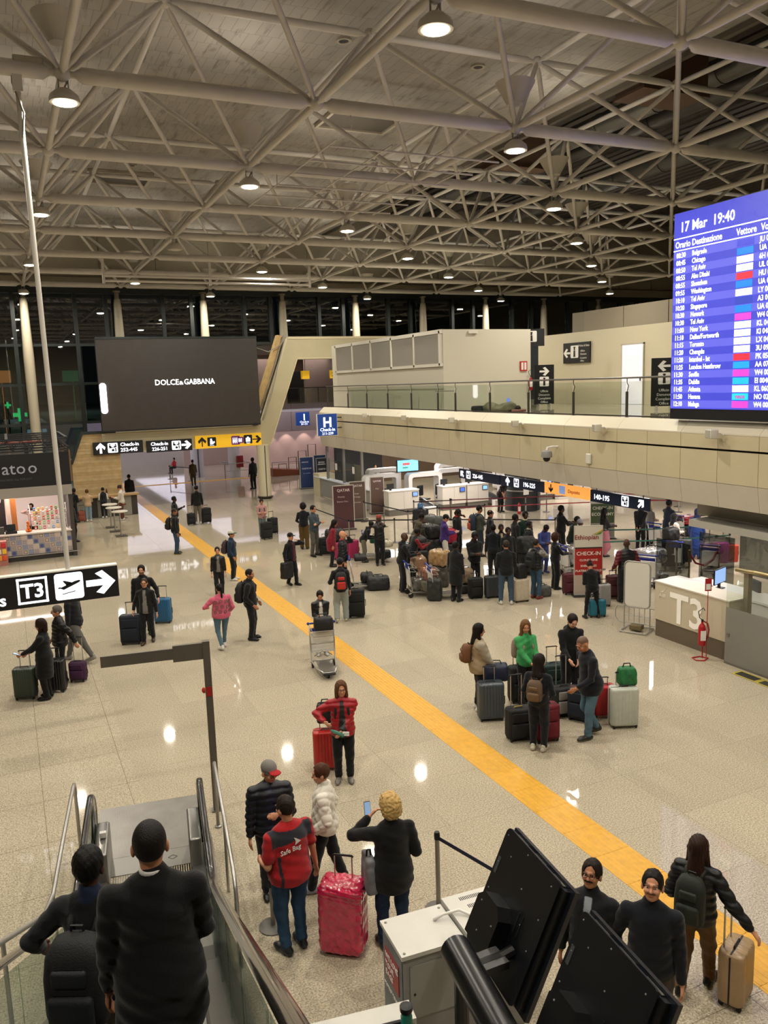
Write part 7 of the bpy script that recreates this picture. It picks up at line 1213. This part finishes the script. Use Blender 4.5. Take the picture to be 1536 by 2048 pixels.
for s in (-1,1):
    a = lambda p,q_: tuple(sorted((s*p,s*q_)))
    strip('skirt_panel',a(.505,.52),-.25,.14,ssd,.1,YT); strip('inner_deck',a(.52,.67),.10,.15,ss,.05,YT); strip('outer_deck',a(.67,.80),.10,.145,brs,-.05,YT); strip('outer_cladding',a(.79,.81),-2.0 if False else -.35,.12,ss,-.05,YT)
    n = 9
    for k in range(n): y0_, y1_ = .12+k*1.33, .12+(k+1)*1.33-.015; strip('glass_panel',a(.664,.676),.14,.90,glass('#eef4f1',.95),y0_,min(y1_,YT),6)
    pts = [(.55,.36),(.30,.34)]+[(.10+.315*cos(t),.655+.315*sin(t)) for t in [R_(-90-18*k) for k in range(1,10)]]+[(.10,.97)]+[(.3+.25*k,ez(.3+.25*k)+.97) for k in range(48)]
    m = MB(); rings = []
    for i,(y,z) in enumerate(pts):
        p0 = pts[max(i-1,0)]; p1 = pts[min(i+1,len(pts)-1)]; d = Vector((p1[0]-p0[0],p1[1]-p0[1])).normalized(); nn = Vector((-d.y,d.x))
        if i > 12 and nn.y < 0: nn = -nn
        rings.append([(s*.70+.042*cos(t),y+nn.x*.024*sin(t),z+nn.y*.024*sin(t)) for t in [2*pi*j/10 for j in range(10)]])
    m.loft(rings).ob('handrail_belt',M('#161412',.22,coat=.5),es,smooth=True)
    nl = MB(); nl.loft([[(s*.664+dx,.12+.30*cos(t)*1.0,.655+.29*sin(t)) for t in [2*pi*j/20 for j in range(20)]] for dx in (0,.012)]); nl.ob('newel_glass',glass('#eef4f1',.95),es)
    MB().rbox(min(s*.50,s*.66),-.10,0,max(s*.50,s*.66),.75,.52,.03).ob('newel_cover',ss,es,auto=50)
    # outer guard rail
    g_ = [(s*.93,-.38,0),(s*.93,-.38,.92),(s*.93,-.33,1.0),(s*.93,-.2,1.02),(s*.93,1.2,1.02)]+[(s*.93,2.2+.6*k,ez(2.2+.6*k)+1.0) for k in range(15)]
    if s < 0: g_ = g_[:5]+[(s*.93,2.2,1.02),(s*.93,2.5,.98),(s*.93,2.6,.85),(s*.93,2.6,0)]
    MB().path(g_,.024,8).ob('guard_rail',alu,es,smooth=True); MB().lathe([(.05,0),(.05,.02),(.03,.03)],(s*.93,-.38,0),12).ob('rail_foot',steel,es)
    for yy in ((2.2,4.6,7.0) if s > 0 else (1.2,)): MB().cone((s*.93,yy,ez(yy)-.1),(s*.93,yy,ez(yy)+1.0),.018,n=8).ob('rail_post',alu,es)
bt = MB(); rings = []
for i in range(25): y = .1+(YT-.1)*i/24; b = ez(y); rings.append([(-.79,y,max(b-1.0,-.05)),(.79,y,max(b-1.0,-.05)),(.79,y,b-.22),(-.79,y,b-.22)])
bt.loft(rings).ob('truss_casing',M('#6b6762',.5),es)
MB().box(.52,.30,.53,.60,.36,.60).ob('warning_sticker',whs,es)
# height-limit gate post with arm
gp_ = thing('gate_post','tall grey square post with a horizontal arm over the escalator foot','gate post',(1.26,10.66,0),R_(171)); gpm = M('#6d675e',.4,.5,noise=.05,nscale=4)
MB().box(-1.00,-.93,0,-.90,-.83,2.62).ob('post',gpm,gp_); MB().box(-.92,-.91,2.36,-.48,-.85,2.60).ob('arm_box',gpm,gp_); MB().box(-.50,-.90,2.40,.50,-.86,2.56).ob('arm',gpm,gp_); MB().lathe([(.04,0),(.045,.03),(.02,.05)],(0,0,0),14).ob('emergency_button',M('#b01a1c',.4),gp_,loc=(-.90,-.88,1.88),rot=(0,pi/2,0)); MB().box(-.905,-.92,1.84,-.893,-.84,1.92).ob('button_plate',M('#d8b92a',.5),gp_); MB().box(-.99,-.826,1.80,-.91,-.82,1.94).ob('red_label',M('#a01a1e',.5),gp_); MB().box(-1.03,-.95,0,-.87,-.80,.02).ob('foot_plate',steel,gp_)
E_ = lambda x,y: (1.26+cos(R_(171))*x-sin(R_(171))*y, 10.66+sin(R_(171))*x+cos(R_(171))*y)
stepz = lambda y: max(0, ez(.42+.405*math.floor((y-.42)/.405)+.2)-.02)
ya = 6.72; xa, yaw_ = E_(-.26,ya), -9
p_suit = person('man in black coat with shaved head, nearest figure on the escalator, back to us',xa[0],xa[1],-10,1.72,.0095,'m',('buzz','#120d0b'),('coat','#07070a',None,.62),('trousers','#0a0a0c'),('#0c0c0e','#0c0c0e'),rh=(.14,.30,1.04),lh=(-.27,.06,.84),rel=(.5,-.9,-.4),z=stepz(ya),collar='#0a0a0c',build=1.14)
MB().lathe([(.062,0),(.064,.026),(.060,.03)],p_suit['up']((0,-.008,1.510)),18).ob('shirt_collar',M('#d8d6d0',.7),p_suit['root'],smooth=True)
yb = 5.95; xb = E_(.13,yb)
p_esc = person('person in black hooded jacket and pale trousers on the escalator left of the black coat',xb[0],xb[1],-26,1.66,.0105,'d',('short','#0a0807'),('coat','#14161a',None,.80),('trousers','#8f8578'),('#151516','#d8d6d2'),lh=(-.42,.14,1.0),lel=(-.7,-.8,-.2),rh=(.26,.10,.9),z=stepz(yb),collar='#142038',feet=((.10,-.02,0),(-.10,.0,0)))
backpack('large dark backpack on the person holding the escalator handrail',p_esc,'#0e1013','#12161c',w=.36,d=.22,h=.56,dz=-.10,off=.03)
# ================================================================== WRAPPING KIOSK AND MONITORS IN THE RIGHT FOREGROUND
kc = thing('wrapping_kiosk','white baggage-wrapping cabinet with vents and a red sticker on its side','cabinet',(2.80,5.98,0),R_(-4)); kw = M('#cfccc4',.4,noise=.03,nscale=4); kg = M('#8d8b86',.45)
MB().box(0,0,0,1.25,.52,1.07).ob('cabinet_body',kg,kc); MB().box(-.02,-.02,1.07,.62,.54,1.11).ob('cabinet_top',kw,kc); MB().box(.64,-.02,1.09,1.3,.56,1.15).ob('vented_top',kw,kc)
for k in range(4):
    for j in range(13): MB().box(.80+.018*j+.03*k,.45-.13*k,1.15,.808+.018*j+.03*k,.50-.13*k,1.1525).ob('vent_slot',blk,kc) if (k*13+j) < 60 else None
for px_,py_ in ((.02,.02),(.02,.49),(.58,.02),(.58,.49)): MB().lathe([(.014,0),(.012,.006)],(px_,py_,1.11),8).ob('screw',steel,kc)
MB().box(.06,-.012,.45,.56,0,.98).ob('hatch_door',M('#97958f',.45),kc); MB().cone((.10,-.013,.70),(.10,-.020,.70),.012,n=8).ob('lock',blk,kc)
MB().path([(.45,.33,1.12),(.55,.32,1.16),(.70,.28,1.19),(.78,.20,1.17),(.80,.16,1.15)],.014,8).ob('cable_hose',whs,kc,smooth=True)
MB().box(-.008,.02,.1,0,.50,1.04).ob('side_graphic',M('#5f6a74',.35,noise=.5,nscale=3),kc); MB().box(-.014,.10,.62,-.008,.44,.92).ob('red_sticker',M('#a01f26',.4),kc)
for k,s in enumerate(('WE LOVE','YOUR','BAGS')): text(s,.075,whs,kc,(-.017,.42,.83-.09*k),'LEFT',.01,rot=(pi/2,0,R_(-90)))
MB().ball((-.014,.14,.84),(.004,.03,.03),10,6).ob('white_badge',whs,kc)
text('PROTECT YOUR BAGGAGE',.045,whs,kc,(-.011,.48,.50),'LEFT',.005,rot=(pi/2,0,R_(-90)))
bkm = M('#0d0f14',.32,noise=.15,nscale=2); scr_ = M('#b9bcc0',.3,.8)
def tv(label, loc, rot, tilt):
    t = thing('monitor',label,'monitor',loc,0,'hanging monitors'); t.rotation_euler = (R_(-tilt),0,R_(rot)); w, h = .98, 1.06
    MB().box(-w/2,.05,-h,w/2,.09,0).ob('bezel',M('#15181f',.25),t); MB().box(-w/2+.02,.09,-h+.02,w/2-.02,.094,-.02).ob('display',M('#0a0a0c',.15),t); MB().box(-w/2+.05,.0,-h+.04,w/2-.05,.05,-.03).ob('chassis',M('#08090b',.4),t)
    p = [(a[0],a[1]) for a in rrect(-w/2,-h+.02,w/2-.10,.0,.06,5,0)]; MB().prism(p,-.02,.0).ob('back_cover',bkm,t)
    for a,b in ((-.44,-.06),(-.44,-.30),(-.44,-.54),(-.1,-.05),(.30,-.08),(.30,-.36),(.30,-.62),(-.02,-.30),(-.30,-.18),(.12,-.52)): MB().ball((a,-.021,b),.007,6,4).ob('screw',scr_,t)
    for k in range(3): MB().rbox(-.40+.30*k,.02,-.028,-.22+.30*k,.045,-.018,.004,2).ob('top_slot',M('#4a4a3c',.5),t)
    MB().box(-.46,-.024,-.40,-.42,-.02,-.26).ob('vent_grid',M('#3a3c40',.6),t); MB().box(.06,-.024,-.62,.075,-.02,-.45).box(.12,-.024,-.62,.135,-.02,-.45).ob('slot_mark',blk,t)
    m = MB(); m.prism([(-.36,-.90),(.02,-.90),(.02,-.58),(-.06,-.50),(-.28,-.50),(-.36,-.57)],-.15,-.02); m.ob('mount_box',M('#0c0d0f',.35),t)
    for a,b in ((-.28,-.58),(-.04,-.66),(-.2,-.80)): MB().ball((a,-.152,b),.008,6,4).ob('screw',scr_,t)
    return t
tv('large black monitor seen from behind, the farther of the two by the kiosk',(3.57,4.995,2.40),-97,24); tv('large black monitor seen from behind, the nearer one at the lower right',(3.425,3.815,2.40),-97,24)
ms = thing('monitor_mast','thick black tube carrying the two monitors above the kiosk','mast',(0,0,0)); dv = Vector((-.156,-.988,0)); A_ = Vector((2.86,5.12,1.74))
MB().path([A_,A_+dv*1.2,A_+dv*3.4],.125,20).ob('tube',M('#0f0f10',.28),ms,auto=40); MB().path([A_+Vector((.02,-.05,-.05)),A_+Vector((.02,-.05,-1.74))],.06,12).ob('upright',M('#0f0f10',.3),ms)
for k in (.25,1.45): p = A_+dv*k; MB().path([p,p+Vector((.30,0,.0)),p+Vector((.42,0,.02))],.045,8).box(p.x+.10,p.y-.10,p.z-.03,p.x+.32,p.y+.10,p.z+.03).ob('bracket_arm',M('#111113',.35),ms)
# wrapping tray at the bottom edge
wt = thing('wrapping_tray','white wrapping table with black mesh crate at the bottom edge','table',(2.06,5.44,0),R_(-9)); MB().box(-.55,.2,0,.62,.42,.86).ob('table_body',kw,wt); MB().box(-.6,-.5,.78,.6,.2,.82).ob('shelf',M('#77756f',.5),wt); MB().rbox(-.62,.0,.5,-.45,.4,.88,.06,4).ob('corner_roll',whs,wt,auto=50)
q = MB()
for k in range(22): q.box(-.42+.04*k,-.30,.86,-.41+.04*k,.18,.875)
for k in range(9): q.box(-.44,-.30+.058*k,.86,.48,-.288+.058*k,.872)
q.ob('mesh_crate',blk,wt); MB().path([(-.46,.19,.87),(.5,.19,.87)],.02,8).ob('crate_rim',blk,wt)
q = thing('water_bottle','green bottle standing at the end of the wrapping table','bottle',(2.58,5.48,.82)); MB().lathe([(.045,0),(.05,.02),(.05,.16),(.02,.22)],(0,0,0),12).ob('bottle_body',M('#2f8a78',.15),q,smooth=True); MB().lathe([(.05,.2),(.055,.21),(.055,.25),(.03,.26)],(0,0,0),12).ob('cap',blk,q,auto=40)
stanchion('near belt post with black head behind the white cabinet',4.14,7.80,None,1.0); belt('dark blue belt running from the near post to the kiosk',(4.14,7.80),(4.42,6.75),'#141a3a',z=.93)
stanchion('barrier post whose round steel foot shows behind the red polo',2.29,8.42,None,.6)
